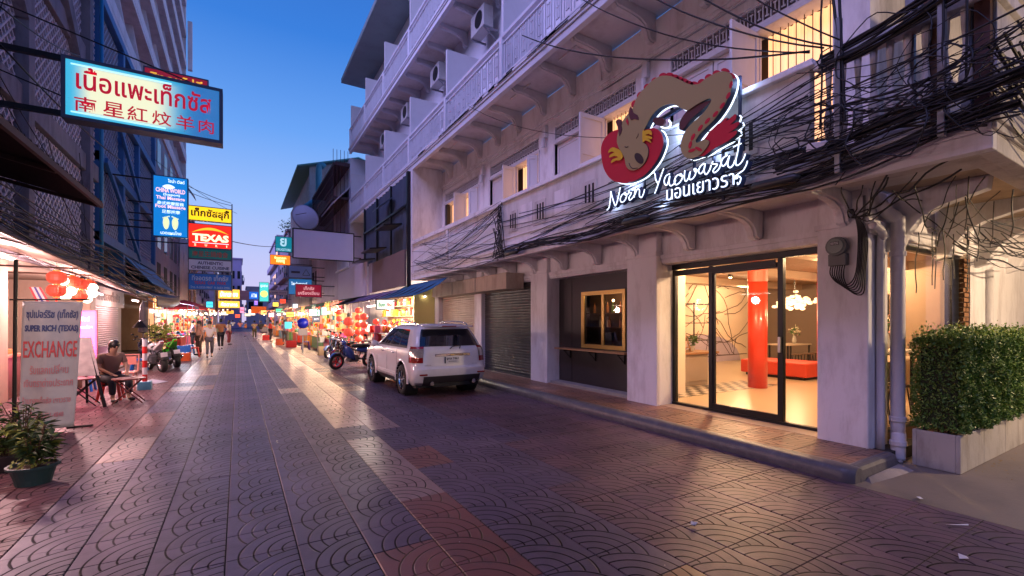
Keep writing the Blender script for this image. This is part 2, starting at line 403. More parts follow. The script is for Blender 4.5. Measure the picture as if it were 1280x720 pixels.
for k in range(-9, 12):
    x0 = SX + k * SW; x1 = min(x0 + SW, 5.43)
    r = -3
    while r * RW < 70:
        y0 = r * RW; yc = y0 + RW / 2
        D = SN * (x0 + SW / 2) + CS * yc; lat = CS * (x0 + SW / 2) - SN * yc
        vis = D > .6 and abs(lat / D) < 1.3 and (EYE / D * 570 < 350)
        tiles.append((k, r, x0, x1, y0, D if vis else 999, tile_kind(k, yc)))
        r += 1
tiles.sort(key=lambda q: q[5])
g_ = .0045
def tile_mesh(w, kind):
    return MB().cbox(g_, w - g_, .0012, RW - .0012, -.02, 0, .004).mesh('tile', MATS[kind])
tm = {}
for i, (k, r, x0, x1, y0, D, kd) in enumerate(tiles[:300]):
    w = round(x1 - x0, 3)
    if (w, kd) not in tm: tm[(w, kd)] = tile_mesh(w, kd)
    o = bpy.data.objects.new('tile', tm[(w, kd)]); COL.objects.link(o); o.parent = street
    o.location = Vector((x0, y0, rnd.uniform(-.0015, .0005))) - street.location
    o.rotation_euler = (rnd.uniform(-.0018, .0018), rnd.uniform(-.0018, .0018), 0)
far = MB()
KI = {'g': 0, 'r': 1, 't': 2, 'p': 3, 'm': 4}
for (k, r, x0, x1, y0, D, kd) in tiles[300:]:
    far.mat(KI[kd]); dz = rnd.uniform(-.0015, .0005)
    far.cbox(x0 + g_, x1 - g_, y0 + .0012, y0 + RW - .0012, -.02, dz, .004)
far.build('tile', [tile_grey, tile_red, tile_terra, tile_sheen, tile_mix], street, stuff=True)
MB().box(-4.6, 5.43, 70, 150, -.014, -.002).build('far_paving', tile_grey, street)

# raised walkway with a rounded dark kerb in front of the hotel
walk = struct(MB().box(5.62, 7.6, 2.32, 31, -.05, .135).build('pavement', M('walkway bed', (.03, .025, .022), .85)))
wt = paving_mat('walkway paving', (.24, .12, .075), (.30, .15, .095), .45, .6, (.16, .12, .10))
for (x0, x1) in ((5.62, 5.90), (5.90, 6.36), (6.36, 6.545)):
    wm = MB().cbox(.003, x1 - x0 - .003, .002, .418, 0, .015, .003).mesh('tile', wt)
    o = MB().cbox(x0 + .003, x1 - .003, 2.345, 2.518, .135, .15, .003).build('tile', wt, walk)
    for r in range(6, 46):
        o = bpy.data.objects.new('tile', wm); COL.objects.link(o); o.parent = walk
        o.location = Vector((x0, r * .42, .135 + rnd.uniform(-.001, .001))) - walk.location
far = MB()
for r in range(46, 73): far.cbox(5.623, 5.897, r * .42 + .002, r * .42 + .418, .135, .15, .003).cbox(5.903, 6.357, r * .42 + .002, r * .42 + .418, .135, .15, .003)
far.build('tile', wt, walk, stuff=True)
apron_m = M('smooth threshold screed', (.36, .25, .18), .5, var=.12, vscale=3, dirt=.4, dcol=(.2, .15, .12), dscale=3, bump=.1)
MB().cbox(6.545, 7.6, 2.6, 30.9, .135, .156, .004).build('threshold', apron_m, walk)
kb = MB(); prof = [(5.42, -.05), (5.405, .04), (5.41, .10), (5.44, .145), (5.49, .165), (5.56, .168), (5.615, .158), (5.62, -.05)]
ys_ = [2.22] + [2.22 + .02 * j for j in range(1, 8)] + [2.36 + i * .75 for i in range(1, 38)]
rows = []
for i, y in enumerate(ys_):
    f_ = max(0, 1 - (y - 2.22) / .14) ** 2
    jit = .006 * math.sin(y * 2.3) + .004 * math.sin(y * 6.1)
    rows.append([(5.62 + (px - 5.62) * (1 - .35 * f_) + (jit if px < 5.6 else 0), y, pz * (1 - .12 * f_) if pz > 0 else pz) for px, pz in prof])
kb.sheet(rows); kb.add(rows[0], [tuple(range(len(prof)))[::-1]])
kb.build('kerb', kerb_m, walk, smooth=True)
# each kerb stone joint and the rough end of the step
rb = MB()
MB().hexa([(5.56, 2.205, -.05), (6.56, 2.20, -.05), (6.56, 2.36, -.05), (5.56, 2.36, -.05), (5.56, 2.235, .155), (6.56, 2.24, .155), (6.56, 2.36, .165), (5.56, 2.36, .165)]).build('kerb_return', kerb_m, walk, bevel=.045)
rb.hexa([(5.52, 2.06, -.05), (6.62, 2.0, -.05), (6.6, 2.22, -.05), (5.6, 2.22, -.05), (5.72, 2.18, .02), (6.5, 2.14, .035), (6.5, 2.21, .05), (5.74, 2.21, .035)])
rb.build('rough_step_end', M('broken mortar', (.32, .28, .26), .85, var=.25, vscale=12, dirt=.5, dcol=(.05, .045, .045), bump=.8, bscale=30), walk, bevel=.03)

side = struct(MB().box(5.44, 60, -20, 2.5, -.05, -.003).build('side_street', M('side street concrete', (.20, .165, .135), .6, var=.2, vscale=1.5, dirt=.55, dcol=(.10, .085, .075), dscale=1.3, bump=.35, bscale=35)))

# scraps of litter and dead leaves lying about
paper = M('litter paper', (.72, .72, .76), .7)
def scrap(p, pts, label, rz=0, lift=.02):
    vs = [(Matrix.Rotation(rz, 3, 'Z') @ Vector((x, y, abs(math.sin(x * 40 + y * 25)) * lift + .003))) + Vector(p) for x, y in pts]
    b = MB(); b.prism(vs, (0, 0, .0015))
    tag(b.build('paper_scrap', paper), label, 'litter')
scrap(onZ(866, 659), [(-.035, -.02), (-.005, -.035), (.01, -.01), (.045, -.015), (.02, .012), (.03, .04), (-.002, .02), (-.03, .03), (-.018, .003)], 'crumpled white paper scrap alone on the paving left of the kerb end', lift=.035)
scrap(onZ(1151, 625), [(-.05, .01), (.02, -.02), (.07, .0), (.01, .03)], 'torn white scrap at the edge of the concrete near the planter', .4)
scrap(onZ(1204, 699), [(-.03, -.02), (.03, -.03), (.035, .015), (-.025, .03)], 'small rectangular white paper nearest the bottom right corner', .6)
scrap(onZ(1196, 657), [(-.1, -.005), (.09, -.012), (.1, .0), (-.08, .008)], 'long thin white strip of paper on the red paving', -.5, .01)
lf = MB()
for i in range(70):
    if i < 40: p = Vector((rnd.uniform(7.0, 8.6), 1.72 - abs(rnd.gauss(0, .18)), 0))
    else: p = Vector((rnd.uniform(6.3, 6.75), rnd.uniform(2.1, 2.45), 0))
    a_ = rnd.uniform(0, 6.28); s_ = rnd.uniform(.008, .022)
    lf.quad(*[p + Vector((math.cos(a_ + j) * s_ * (1 if k_ % 2 else .45), math.sin(a_ + j) * s_ * (1 if k_ % 2 else .45), .004 + rnd.uniform(0, .008))) for k_, j in enumerate((0, 1.57, 3.14, 4.71))])
o = lf.build('fallen_leaves', M('dry leaf', (.30, .20, .08), .8)); tag(o, 'dry leaf bits scattered along the foot of the concrete planter', 'leaves'); o['kind'] = 'stuff'
rub = thing('rubble_pile', 'broken mortar chips heaped at the foot of the corner downpipe', 'rubble', onZ(1108, 578), 0)
for i in range(14):
    b = MB(); p = WM[rub.name].to_translation() + Vector((rnd.uniform(-.22, .22), rnd.uniform(-.12, .12), .015))
    b.obox(p, (rnd.uniform(.03, .1), rnd.uniform(.03, .07), rnd.uniform(.015, .04)), rnd.uniform(0, 3), rnd.uniform(-.4, .4), rnd.uniform(-.4, .4)); b.build('chip', conc, rub)

# ============================================================ the hotel on the right
FX, BX = 6.55, 5.4
hotel = thing('hotel_building', 'white old four storey corner building with long balconies and a lit glass shopfront', 'building', (8, 10, 0))
def part(name, mb, mat, parent=None, **k): return mb.build(name, mat, parent or hotel, **k)

# pillars
for (y0, y1, x0, x1, z0) in [(2.5, 3.07, 6.5, 7.05, .0), (5.7, 6.43, 6.45, 7.0, .1), (9.17, 9.9, 6.5, 6.95, .1), (12.7, 13.2, 6.5, 6.95, .1), (16.0, 16.4, 6.4, 6.95, .1)]:
    b = MB(); n = 7; zt = 3.3
    b.box(x0, x1, y0, y1, z0, zt); part('pillar', b, white_wall, bevel=.018)
    b = MB(); b.box(x0 - .03, x1, y0 - .02, y1 + .02, 2.86, 2.93); part('pillar_moulding', b, white_wall, bevel=.008)
# lintels over the ground floor and the cornice line on them
for (y0, y1) in [(3.07, 5.7), (6.43, 9.17), (9.9, 12.7), (13.2, 16.0)]:
    part('lintel', MB().box(6.60, 7.1, y0, y1, 2.715, 3.3), white_wall)
    b = MB(); b.box(6.545, 6.60, y0 + .003, y1 - .003, 2.80, 2.87); b.box(6.57, 6.60, y0 + .003, y1 - .003, 2.74, 2.80); part('cornice', b, white_wall, bevel=.006)
# side wall along the cross street
part('side_lintel', MB().box(7.05, 9.85, 2.52, 2.8, 2.71, 3.3), white_wall)
part('side_wall', MB().box(10.1, 40, 2.5, 2.8, 0, 3.3), white_wall)
part('side_cornice', MB().box(6.5, 30, 2.44, 2.5, 2.83, 2.9).box(6.5, 30, 2.47, 2.5, 2.74, 2.83), white_wall, bevel=.006)
part('side_sill_wall', MB().box(7.05, 9.85, 2.56, 2.75, 0, .24), M('brown sill wall', (.22, .13, .08), .7, var=.2, dirt=.4))
# brick reveal at the end of the side window: every brick its own piece
brick_m = M('old brick', (.30, .15, .075), .85, var=.35, vscale=9, bump=.5, bscale=40)
rev = part('brick_reveal', MB().box(9.87, 10.1, 2.56, 2.8, .0, 2.75), M('brick mortar', (.30, .24, .18), .9))
bk = {}
for r_ in range(34):
    for c_ in range(2):
        wd = .10 if (r_ + c_) % 2 else .115
        if wd not in bk: bk[wd] = MB().cbox(0, wd, 0, .07, 0, .062, .006).mesh('brick', brick_m)
        o = bpy.data.objects.new('brick', bk[wd]); COL.objects.link(o); o.parent = rev
        o.location = Vector((9.86 + c_ * .12 + rnd.uniform(0, .008), 2.50 + rnd.uniform(0, .02), .04 + r_ * .078)) - Vector((8, 10, 0))
for r_ in range(34):     # the broken brick edge on the far side of the glass
    o = bpy.data.objects.new('brick', bk[.10]); COL.objects.link(o); o.parent = rev
    o.location = Vector((9.1 + rnd.uniform(-.03, .03), 3.3, .2 + r_ * .078)) - Vector((8, 10, 0))

# balcony slabs with moulded fascia, soffit and brackets
def slab(z, ya, yb, name='balcony_slab'):
    b = MB()
    b.box(BX + .03, FX + .1, ya, yb, z + .15, z + .27)
    s = part(name, b, soffit_m)
    f = MB(); f.box(BX + .002, BX + .12, ya, yb, z, z + .15); f.box(BX - .03, BX + .10, ya, yb, z + .15, z + .21); f.box(BX - .055, BX + .10, ya, yb, z + .21, z + .27)
    part('fascia', f, sky_tint_wall if z > 5 else white_wall, s, bevel=.008)
    return s
s2 = slab(3.14, 1.2, 16.0); s3 = slab(7.15, 1.2, 27.0); s4 = slab(11.15, 1.2, 27.0)
# the balcony turns the corner along the cross street
b = MB(); b.box(FX + .102, 30, 1.2 + .12, 2.45, 3.29, 3.41); part('side_balcony_slab', b, M('stained soffit', (.50, .40, .30), .85, var=.15, dirt=.6, dcol=(.16, .10, .06), dscale=1.8, bump=.3), s2)
b = MB(); b.box(BX + .122, 30, 1.202, 1.32, 3.14, 3.288); b.box(BX - .028, 30, 1.17, 1.198, 3.293, 3.35); b.box(BX - .053, 30, 1.145, 1.197, 3.353, 3.408); part('side_fascia', b, old_wall, s2, bevel=.008)
b = MB(); b.box(BX + .12, BX + .42, 1.32, 2.4, 3.17, 3.288); b.box(BX + .12, 30, 1.32, 1.5, 3.20, 3.287); part('soffit_beam', b, old_wall, s2, bevel=.01)
for z in (7.15, 11.15):
    b = MB(); b.box(FX + .102, 30, 1.2, 2.5, z + .15, z + .27); b.box(BX + .122, 30, 1.2, 1.3, z, z + .148); part('side_balcony_slab', b, soffit_m)

def bracket(y, zt, drop, w=.15):
    pr = [(FX + .02, zt - drop), (FX - .09, zt - drop), (FX - .13, zt - drop * .93), (FX - .16, zt - drop * .72), (FX - .24, zt - drop * .5), (FX - .38, zt - drop * .36),
          (FX - .6, zt - drop * .3), (FX - .9, zt - drop * .28), (FX - 1.0, zt - drop * .12), (FX - 1.02, zt - .003), (FX + .02, zt - .003)]
    b = MB(); b.prism([(x, y - w / 2, z) for x, z in pr], (0, w, 0))
    pr2 = [(x - .02 if x < FX else x, z - .02 if z < zt - .01 else z - .002) for x, z in pr]
    b.prism([(x, y - w / 4, z) for x, z in pr2], (0, w / 2, 0))
    return b
yb = [3.35 + 1.15 * i for i in range(11)]
for y in [2.75] + [3.9 + 1.15 * i for i in range(-0, 11)]:
    if y < 15.8: part('bracket', bracket(y, 3.29, .40), white_wall, s2, bevel=.006)
for y in [2.8] + [3.35 + .23 + 1.15 * i for i in range(11)]:
    if y < 15.9: part('bracket', bracket(y, 7.30, .50), soffit_m, s3, bevel=.006)
for i in range(20):
    part('bracket', bracket(3.5 + 1.15 * i, 11.30, .50), sky_tint_wall, s4)
for x in (7.0, 8.6, 10.3, 12.0, 13.7):           # curved brackets under the side balcony
    pr = [(2.5, 2.55), (2.36, 2.60), (2.30, 2.75), (2.18, 2.92), (2.0, 3.03), (1.75, 3.10), (1.6, 3.14), (1.58, 3.288), (2.5, 3.288)]
    b = MB(); b.prism([(x, y, z) for y, z in pr], (.16, 0, 0)); part('bracket', b, white_wall, s2, bevel=.008)

# ground floor bays -----------------------------------------------------------
gl_x = 6.9
fr = part('shopfront', MB().box(6.86, 6.95, 3.07, 5.70, 2.62, 2.713), black_metal, bevel=.004)
part('sill', MB().box(6.86, 6.95, 3.07, 5.70, .156, .20), black_metal, fr, bevel=.004)
for y, w in ((5.66, .045), (4.90, .055), (3.74, .06), (3.09, .04)):
    part('mullion', MB().box(6.865, 6.945, y - w / 2 - .01, y + w / 2 + .01, .201, 2.619), black_metal, fr, bevel=.004)
part('door_header', MB().box(6.85, 6.86, 3.8, 5.62, 2.50, 2.60).box(6.87, 6.94, 3.78, 4.86, 2.48, 2.56), black_metal, fr)
part('door_rail', MB().box(6.87, 6.93, 3.78, 4.865, .203, .29).box(6.88, 6.92, 4.83, 4.868, .29, 2.48), black_metal, fr)
part('door_handle', MB().box(6.83, 6.865, 3.72, 3.76, 1.22, 1.45), steel, fr, bevel=.004)
for (y0, y1) in ((4.93, 5.64), (3.77, 4.87), (3.11, 3.70)):
    part('pane', MB().box(6.898, 6.906, y0, y1, .21, 2.615), glass, fr)
# side window
sw = part('side_window', MB().box(7.05, 9.87, 2.56, 2.62, 2.66, 2.71).box(7.05, 9.87, 2.56, 2.62, .24, .28).box(7.05, 7.1, 2.56, 2.62, .28, 2.66), black_metal)
part('mullion', MB().box(9.55, 9.85, 2.57, 2.66, .28, 2.66), black_metal, sw, bevel=.004)
part('pane', MB().box(7.1, 9.55, 2.585, 2.593, .28, 2.66), glassmat('side glass', (1, 1, 1), .35), sw)

# dark serving-window bay
part('dark_panel_wall', MB().box(6.88, 7.0, 6.43, 6.9, .1, 2.73).box(6.88, 7.0, 8.27, 9.17, .1, 2.73).box(6.88, 7.0, 6.9, 8.27, .1, 1.09).box(6.88, 7.0, 6.9, 8.27, 2.33, 2.73), dark_brown)
part('bay_step', MB().box(6.6, 6.88, 6.44, 9.16, .10, .215), conc, bevel=.01)
part('panel_joint', MB().box(6.874, 6.8799, 8.66, 8.67, .22, 2.72), black_metal)
gw = part('serving_window', MB().box(6.85, 6.92, 6.88, 8.29, 2.29, 2.35).box(6.85, 6.92, 6.88, 8.29, 1.06, 1.12).box(6.85, 6.92, 6.88, 6.93, 1.12, 2.29).box(6.85, 6.92, 8.24, 8.29, 1.12, 2.29), brass, bevel=.006)
part('sash', MB().box(6.87, 6.90, 7.54, 7.62, 1.12, 2.29).box(6.86, 6.875, 6.93, 6.97, 1.12, 2.29).box(6.86, 6.875, 8.20, 8.24, 1.12, 2.29).box(6.86, 6.875, 6.97, 8.2, 2.26, 2.29).box(6.86, 6.875, 6.97, 8.2, 1.12, 1.15), brass, gw)
part('pane', MB().box(6.881, 6.886, 6.94, 7.54, 1.13, 2.28).box(6.881, 6.886, 7.62, 8.23, 1.13, 2.28), glass, gw)
sh = part('serving_shelf', MB().box(6.60, 6.88, 6.65, 9.0, 1.0, 1.035), wood, bevel=.004)
for y in (6.9, 7.8, 8.7):
    part('shelf_bracket', MB().box(6.66, 6.87, y, y + .02, .965, .999).box(6.85, 6.879, y, y + .02, .78, .965).beam((6.68, y + .01, .97), (6.86, y + .01, .80), .015), black_metal, sh)
# kitchen space seen through the serving window
kb_ = thing('bar_room', 'dim bar room with shelves and bulbs seen through the gold window', 'room', (8.2, 7.6, 0))
MB().box(7.8, 7.9, 6.5, 9.1, .2, 2.8).box(7.01, 7.9, 9.1, 9.2, .2, 2.8).box(7.01, 7.9, 6.4, 6.5, .2, 2.8).build('wall', M('bar wall', (.10, .06, .04), .8), kb_)
MB().box(7.6, 7.79, 6.6, 9.0, 1.5, 1.53).box(7.6, 7.79, 6.6, 9.0, 1.85, 1.88).box(7.01, 7.4, 6.6, 9.0, .95, 1.0).build('shelf', wood_dark, kb_)
for i in range(16):
    c_ = rnd.choice([(.3, .12, .05), (.1, .2, .08), (.5, .4, .3), (.05, .05, .06)])
    z = rnd.choice([1.53, 1.88]); y = rnd.uniform(6.7, 8.9)
    MB().lathe([(.035, 0), (.035, .16), (.013, .2), (.013, .26)], (7.7, y, z), 8).build('bottle', M('bottle glass', c_, .2), kb_)
MB().box(7.2, 7.28, 7.65, 7.95, 1.15, 1.42).box(7.2, 7.5, 7.0, 7.35, 1.0, 1.32).build('coffee_machine', black_metal, kb_, bevel=.01)
MB().ball((7.5, 7.1, 2.1), .03).ball((7.4, 7.8, 2.15), .03).ball((7.55, 8.3, 2.12), .035).build('bulb', E('bar bulb', (1, .6, .25), 9), kb_)
def lamp(name, parent, typ, loc, power, col, size=.3, rot=None, size_y=None, spot=None):
    d = bpy.data.lights.new(name, typ); d.energy = power; d.color = col
    if typ == 'AREA':
        d.size = size
        if size_y: d.shape = 'RECTANGLE'; d.size_y = size_y
    elif typ == 'POINT': d.shadow_soft_size = size
    elif typ == 'SPOT': d.shadow_soft_size = size; d.spot_size = spot or R(90); d.spot_blend = .6
    o = bpy.data.objects.new(name, d); COL.objects.link(o)
    if parent is not None:
        o.parent = parent; o.location = WM[parent.name].inverted() @ Vector(loc)
    else: o.location = loc
    if rot: o.rotation_euler = rot
    return o
lamp('bar_light', kb_, 'POINT', (7.4, 7.7, 2.4), 7, (1, .58, .28), .1)

# roller shutters
def shutter(y0, y1, z0, z1, x, mat, label):
    s = part('roller_shutter', MB().box(x + .03, x + .06, y0, y1, z0, z1), mat, label=label)
    n = int((z1 - z0) / .075); pr = [(0, 0), (-.018, .015), (-.022, .045), (-.006, .062), (0, .074)]
    me = None
    for i in range(n):
        zz = z0 + i * .075
        if me is None:
            b = MB(); b.sheet([[(dx, yy, dz) for dx, dz in pr] for yy in (0, y1 - y0)]); me = b.mesh('slat', mat)
        o = bpy.data.objects.new('slat', me); COL.objects.link(o); o.parent = s
        o.location = Vector((x + .03, y0, zz)) - Vector((8, 10, 0)); o['_'] = 0; del o['_']
    part('bottom_bar', MB().box(x - .01, x + .03, y0, y1, z0 - .06, z0), mat, s)
    return s
shutter(9.9, 12.7, .22, 2.72, 6.62, M('dark grey shutter', (.075, .075, .078), .5, .3, var=.15, dirt=.3, dcol=(.2, .17, .14), dscale=3), 'closed dark grey roller shutter')
shutter(13.2, 16.0, .22, 2.55, 6.55, M('cream shutter', (.48, .40, .33), .55, .1, var=.12, dirt=.35, dcol=(.25, .17, .1), dscale=2, streak=True), 'closed cream roller shutter')
# concrete canopy box above the shutters
part('canopy_box', MB().box(6.0, 6.55, 10.3, 15.6, 2.52, 2.95), M('stained cream canopy', (.50, .42, .34), .8, var=.15, vscale=3, dirt=.6, dcol=(.2, .11, .07), dscale=2, streak=True, bump=.3), bevel=.01)
part('canopy_joint', MB().box(5.99, 6.0, 12.1, 12.13, 2.53, 2.94).box(5.99, 6.0, 13.8, 13.83, 2.53, 2.94), conc)

# level 2 -------------------------------------------------------------------
ops = [(2.9, 5.47), (6.3, 8.9), (9.6, 12.2), (13.0, 15.7)]
ed = [2.5] + [v for o_ in ops for v in o_] + [16.0]
b = MB()
for i in range(0, len(ed), 2): b.box(FX, FX + .25, ed[i], ed[i + 1], 3.41, 7.2)
for a_, c_ in ops: b.box(FX, FX + .25, a_, c_, 6.36, 7.2); b.box(FX, FX + .25, a_, c_, 5.93, 6.04)
part('upper_wall', b, white_wall)
part('wall_moulding', MB().box(FX - .05, FX, 2.5, 16, 6.62, 6.70).box(FX - .03, FX, 2.5, 16, 6.55, 6.62), white_wall, bevel=.008)
part('side_upper_wall', MB().box(FX + .25, 40, 2.5, 2.75, 3.41, 15.3), old_wall)
lit = E('lit curtain', (1.0, .48, .21), 1.0, (.8, .6, .4))
inner = M('door surround', (.5, .35, .22), .7)
leaf_m = M('white shutter paint', (.68, .66, .68), .6, var=.05, dirt=.15, dcol=(.3, .27, .27), streak=True)
def door_leaf(w, h):
    """local: hinged at x=0, runs to x=w, z 0..h"""
    b = MB(); t = .02
    b.box(0, .07, -t, t, 0, h).box(w - .07, w, -t, t, 0, h)
    for z0, z1 in ((0, .12), (h * .36, h * .36 + .08), (h * .66, h * .66 + .08), (h - .09, h)): b.box(.07, w - .07, -t, t, z0, z1)
    b.box(.07, w - .07, -.006, .006, .12, h - .09)
    return b
def put_leaf(y, x, ang, w, parent, z=3.43, h=2.48, name='shutter_leaf'):
    b = door_leaf(w, h); mt = Matrix.Translation((x, y, z)) @ Matrix.Rotation(ang, 4, 'Z')
    b.v = [tuple(mt @ Vector(p)) for p in b.v]
    return part(name, b, leaf_m, parent, bevel=.004)
for i, (a_, c_) in enumerate(ops):
    w = c_ - a_
    f = part('window', MB().box(FX - .02, FX + .2, a_ - .06, a_, 3.41, 6.0).box(FX - .02, FX + .2, c_, c_ + .06, 3.41, 6.0).box(FX - .03, FX + .2, a_ - .06, c_ + .06, 5.932, 6.0), leaf_m, bevel=.006)
    # carved transom grille
    g = MB(); n = int(w / .115); g.box(FX + .02, FX + .06, a_, c_, 6.04, 6.07); g.box(FX + .02, FX + .06, a_, c_, 6.33, 6.36)
    for k in range(n + 1):
        yy = a_ + k * w / n; g.box(FX + .03, FX + .05, yy - .008, yy + .008, 6.07, 6.33)
        if k < n: g.box(FX + .032, FX + .048, yy + .03, yy + .085, 6.12, 6.14); g.box(FX + .032, FX + .048, yy + .03, yy + .085, 6.25, 6.27); g.box(FX + .034, FX + .046, yy + .05, yy + .066, 6.14, 6.25)
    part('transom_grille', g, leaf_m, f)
    part('transom_back', MB().box(FX + .14, FX + .2, a_, c_, 6.04, 6.36), M('dark timber', (.16, .13, .13), .9), f)  # plain dark board closing the back of the grille
    # lit half
    la, lc = {0: (a_, 3.87), 1: (a_, 7.17), 2: (9.66, 10.72), 3: (13.05, 15.64)}[i]
    cu = MB(); m_ = 40
    cu.sheet([[(FX + .26 + .025 * math.sin(k * 1.7), la + (lc - la) * k / m_, z) for k in range(m_ + 1)] for z in (3.42, 5.93)])
    part('curtain', cu, lit, f, smooth=True)
    bars = MB(); nb = int((lc - la) / .105)
    for k in range(1, nb): bars.tube([(FX + .17, la + (lc - la) * k / nb, 3.42), (FX + .17, la + (lc - la) * k / nb, 5.93)], .007, 4)
    bars.box(FX + .16, FX + .18, la, lc, 4.6, 4.62); part('window_bars', bars, M('bar brown', (.12, .06, .04), .5), f)
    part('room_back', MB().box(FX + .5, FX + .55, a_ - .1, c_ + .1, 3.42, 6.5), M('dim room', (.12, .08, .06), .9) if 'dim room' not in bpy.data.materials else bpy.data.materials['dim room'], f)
    # closed leaves on the rest
    if i in (0, 1):
        mid = (lc + c_) / 2
        put_leaf(lc + .02, FX + .08, math.pi / 2, mid - lc - .03, f); put_leaf(mid + .01, FX + .08, math.pi / 2, c_ - mid - .02, f)
        put_leaf(lc + .03, FX + .02, math.pi, .66, f)
    elif i == 2:
        put_leaf(10.75, FX + .08, math.pi / 2, .7, f); put_leaf(11.47, FX + .08, math.pi / 2, .7, f)
        put_leaf(10.75, FX + .0, math.pi, .40, f); put_leaf(9.64, FX, R(135), .28, f)
    else:
        put_leaf(13.88, FX, math.pi, .46, f); put_leaf(13.04, FX, R(130), .32, f)
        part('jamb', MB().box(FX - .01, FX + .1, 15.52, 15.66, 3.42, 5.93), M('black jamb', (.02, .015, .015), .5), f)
# conduit and lamp holders along the wall and soffit
part('conduit', MB().tube([(6.5, 2.6, 6.48), (6.5, 7.2, 6.48), (6.5, 7.2, 6.48)], .012, 5).tube([(6.5, 9.4, 6.45), (6.5, 15.9, 6.45)], .012, 5)
     .tube([(5.95, 7.3, 7.28), (6.3, 7.3, 7.27), (6.5, 7.25, 7.15), (6.52, 7.2, 6.5)], .014, 5).tube([(5.95, 10.6, 7.28), (6.3, 10.6, 7.27), (6.5, 10.6, 7.15), (6.52, 10.6, 6.5)], .014, 5), leaf_m, smooth=True)
for y in (6.0, 9.25, 12.6): part('junction_box', MB().box(6.46, 6.55, y - .06, y + .06, 6.2, 6.5).lathe([(.05, 0), (.05, .22)], (6.44, y, 5.95), 8), leaf_m, bevel=.005)
for y in (7.0, 9.0, 13.0): part('soffit_tube_lamp', MB().tube([(5.9, y, 7.27), (5.9, y + .9, 7.27)], .018, 6), leaf_m)

# level 2 parapet: solid, with small grilles in it
par = part('parapet', MB().box(BX - .0, BX + .11, 2.62, 9.43, 3.412, 4.47), M('parapet plaster', (.66, .64, .64), .75, var=.08, vscale=1.5, dirt=.5, dcol=(.26, .22, .22), dscale=2.1, bump=.35, bscale=20, streak=True), bevel=.01)
part('coping', MB().box(BX - .06, BX + .16, 2.56, 9.47, 4.472, 4.50).box(BX - .04, BX + .14, 2.58, 9.45, 4.50, 4.56), white_wall, par, bevel=.008)
part('base_moulding', MB().box(BX - .03, BX, 2.62, 9.43, 3.413, 3.50).box(BX - .02, BX, 2.62, 9.43, 3.60, 3.63), white_wall, par, bevel=.006)
slot_shade_m = M('painted slot shade', (.02, .018, .02), .9)
for y in (8.95, 7.85, 6.3, 3.4):
    g = part('parapet_grille', MB().box(BX - .014, BX + .0, y - .2, y + .2, 3.72, 4.2), old_wall, par, bevel=.004)
    for k in range(3): part('dark_strip', MB().box(BX - .018, BX - .0145, y - .14 + k * .10, y - .09 + k * .10, 3.78 + .02 * k, 4.13), slot_shade_m, g)  # flat dark strips stand for the shade inside openings
for y in (4.6, 5.2, 7.1, 8.4):
    part('plaster_panel', MB().box(BX - .008, BX - .0005, y - .25, y + .25, 3.75, 4.25), white_wall, par, bevel=.004)
# farther stretch: low wall with a perforated top band
fp = part('parapet', MB().box(BX, BX + .1, 9.5, 15.95, 3.412, 4.18), sky_tint_wall)
part('coping', MB().box(BX - .05, BX + .15, 9.48, 15.97, 4.42, 4.54), white_wall, fp, bevel=.008)
g = MB()
for k in range(54): g.box(BX + .02, BX + .08, 9.5 + k * .12, 9.56 + k * .12, 4.18, 4.42)
g.box(BX + .02, BX + .08, 9.5, 15.95, 4.28, 4.31); part('pierced_band', g, white_wall, fp)
for y in (9.43, 12.7): part('post', MB().box(BX - .03, BX + .13, y, y + .14, 3.41, 4.42), white_wall, fp, bevel=.008)
# near stretch: turned balusters at the corner
cb_ = part('corner_balustrade', MB().box(BX - .02, BX + .14, 1.2, 2.58, 4.42, 4.52), old_wall, bevel=.008)
part('bottom_rail', MB().box(BX, BX + .12, 1.2, 2.58, 3.412, 3.52), old_wall, cb_, bevel=.008)
bal = MB()
bal.lathe([(.03, 0), (.035, .06), (.022, .1), (.045, .22), (.05, .32), (.03, .45), (.02, .6), (.032, .78), (.035, .9)], (0, 0, 0), 8); bme = bal.mesh('baluster', old_wall)
for k in range(9):
    o = bpy.data.objects.new('baluster', bme); COL.objects.link(o); o.parent = cb_; o.location = Vector((BX + .06, 1.38 + k * .135, 3.52)) - Vector((8, 10, 0))
part('side_parapet', MB().box(BX + .12, 30, 1.2, 1.3, 3.412, 4.42).box(BX - .03, 30, 1.16, 1.34, 4.422, 4.54).box(BX - .01, 30, 1.175, 1.2, 3.413, 3.55), old_wall, bevel=.006)
post_b = M('rust brown steel', (.07, .022, .018), .6, var=.3); post_g = M('blue grey timber', (.12, .16, .22), .7, var=.2, vscale=6)
for (x, y, w, d, mt) in ((5.42, 1.22, .1, .1, post_b), (5.47, 1.34, .09, .06, post_g), (5.5, 1.52, .05, .16, wood_dark), (5.5, 1.75, .06, .07, galv), (5.95, 1.22, .07, .08, post_b), (6.15, 1.25, .09, .05, post_g)):
    part('balcony_post', MB().box(x, x + w, y, y + d, 3.42, 7.14), mt, bevel=.006)
part('corrugated_infill', MB().sheet([[(5.62 + .02 * math.sin(k * 1.6), 1.45 + k * .02, z) for k in range(20)] for z in (4.56, 7.1)]), galv, solid=.003)

# party wall closing the level 2 balcony
part('end_wall', MB().box(BX, FX, 16.0, 16.2, 3.15, 7.29), white_wall)
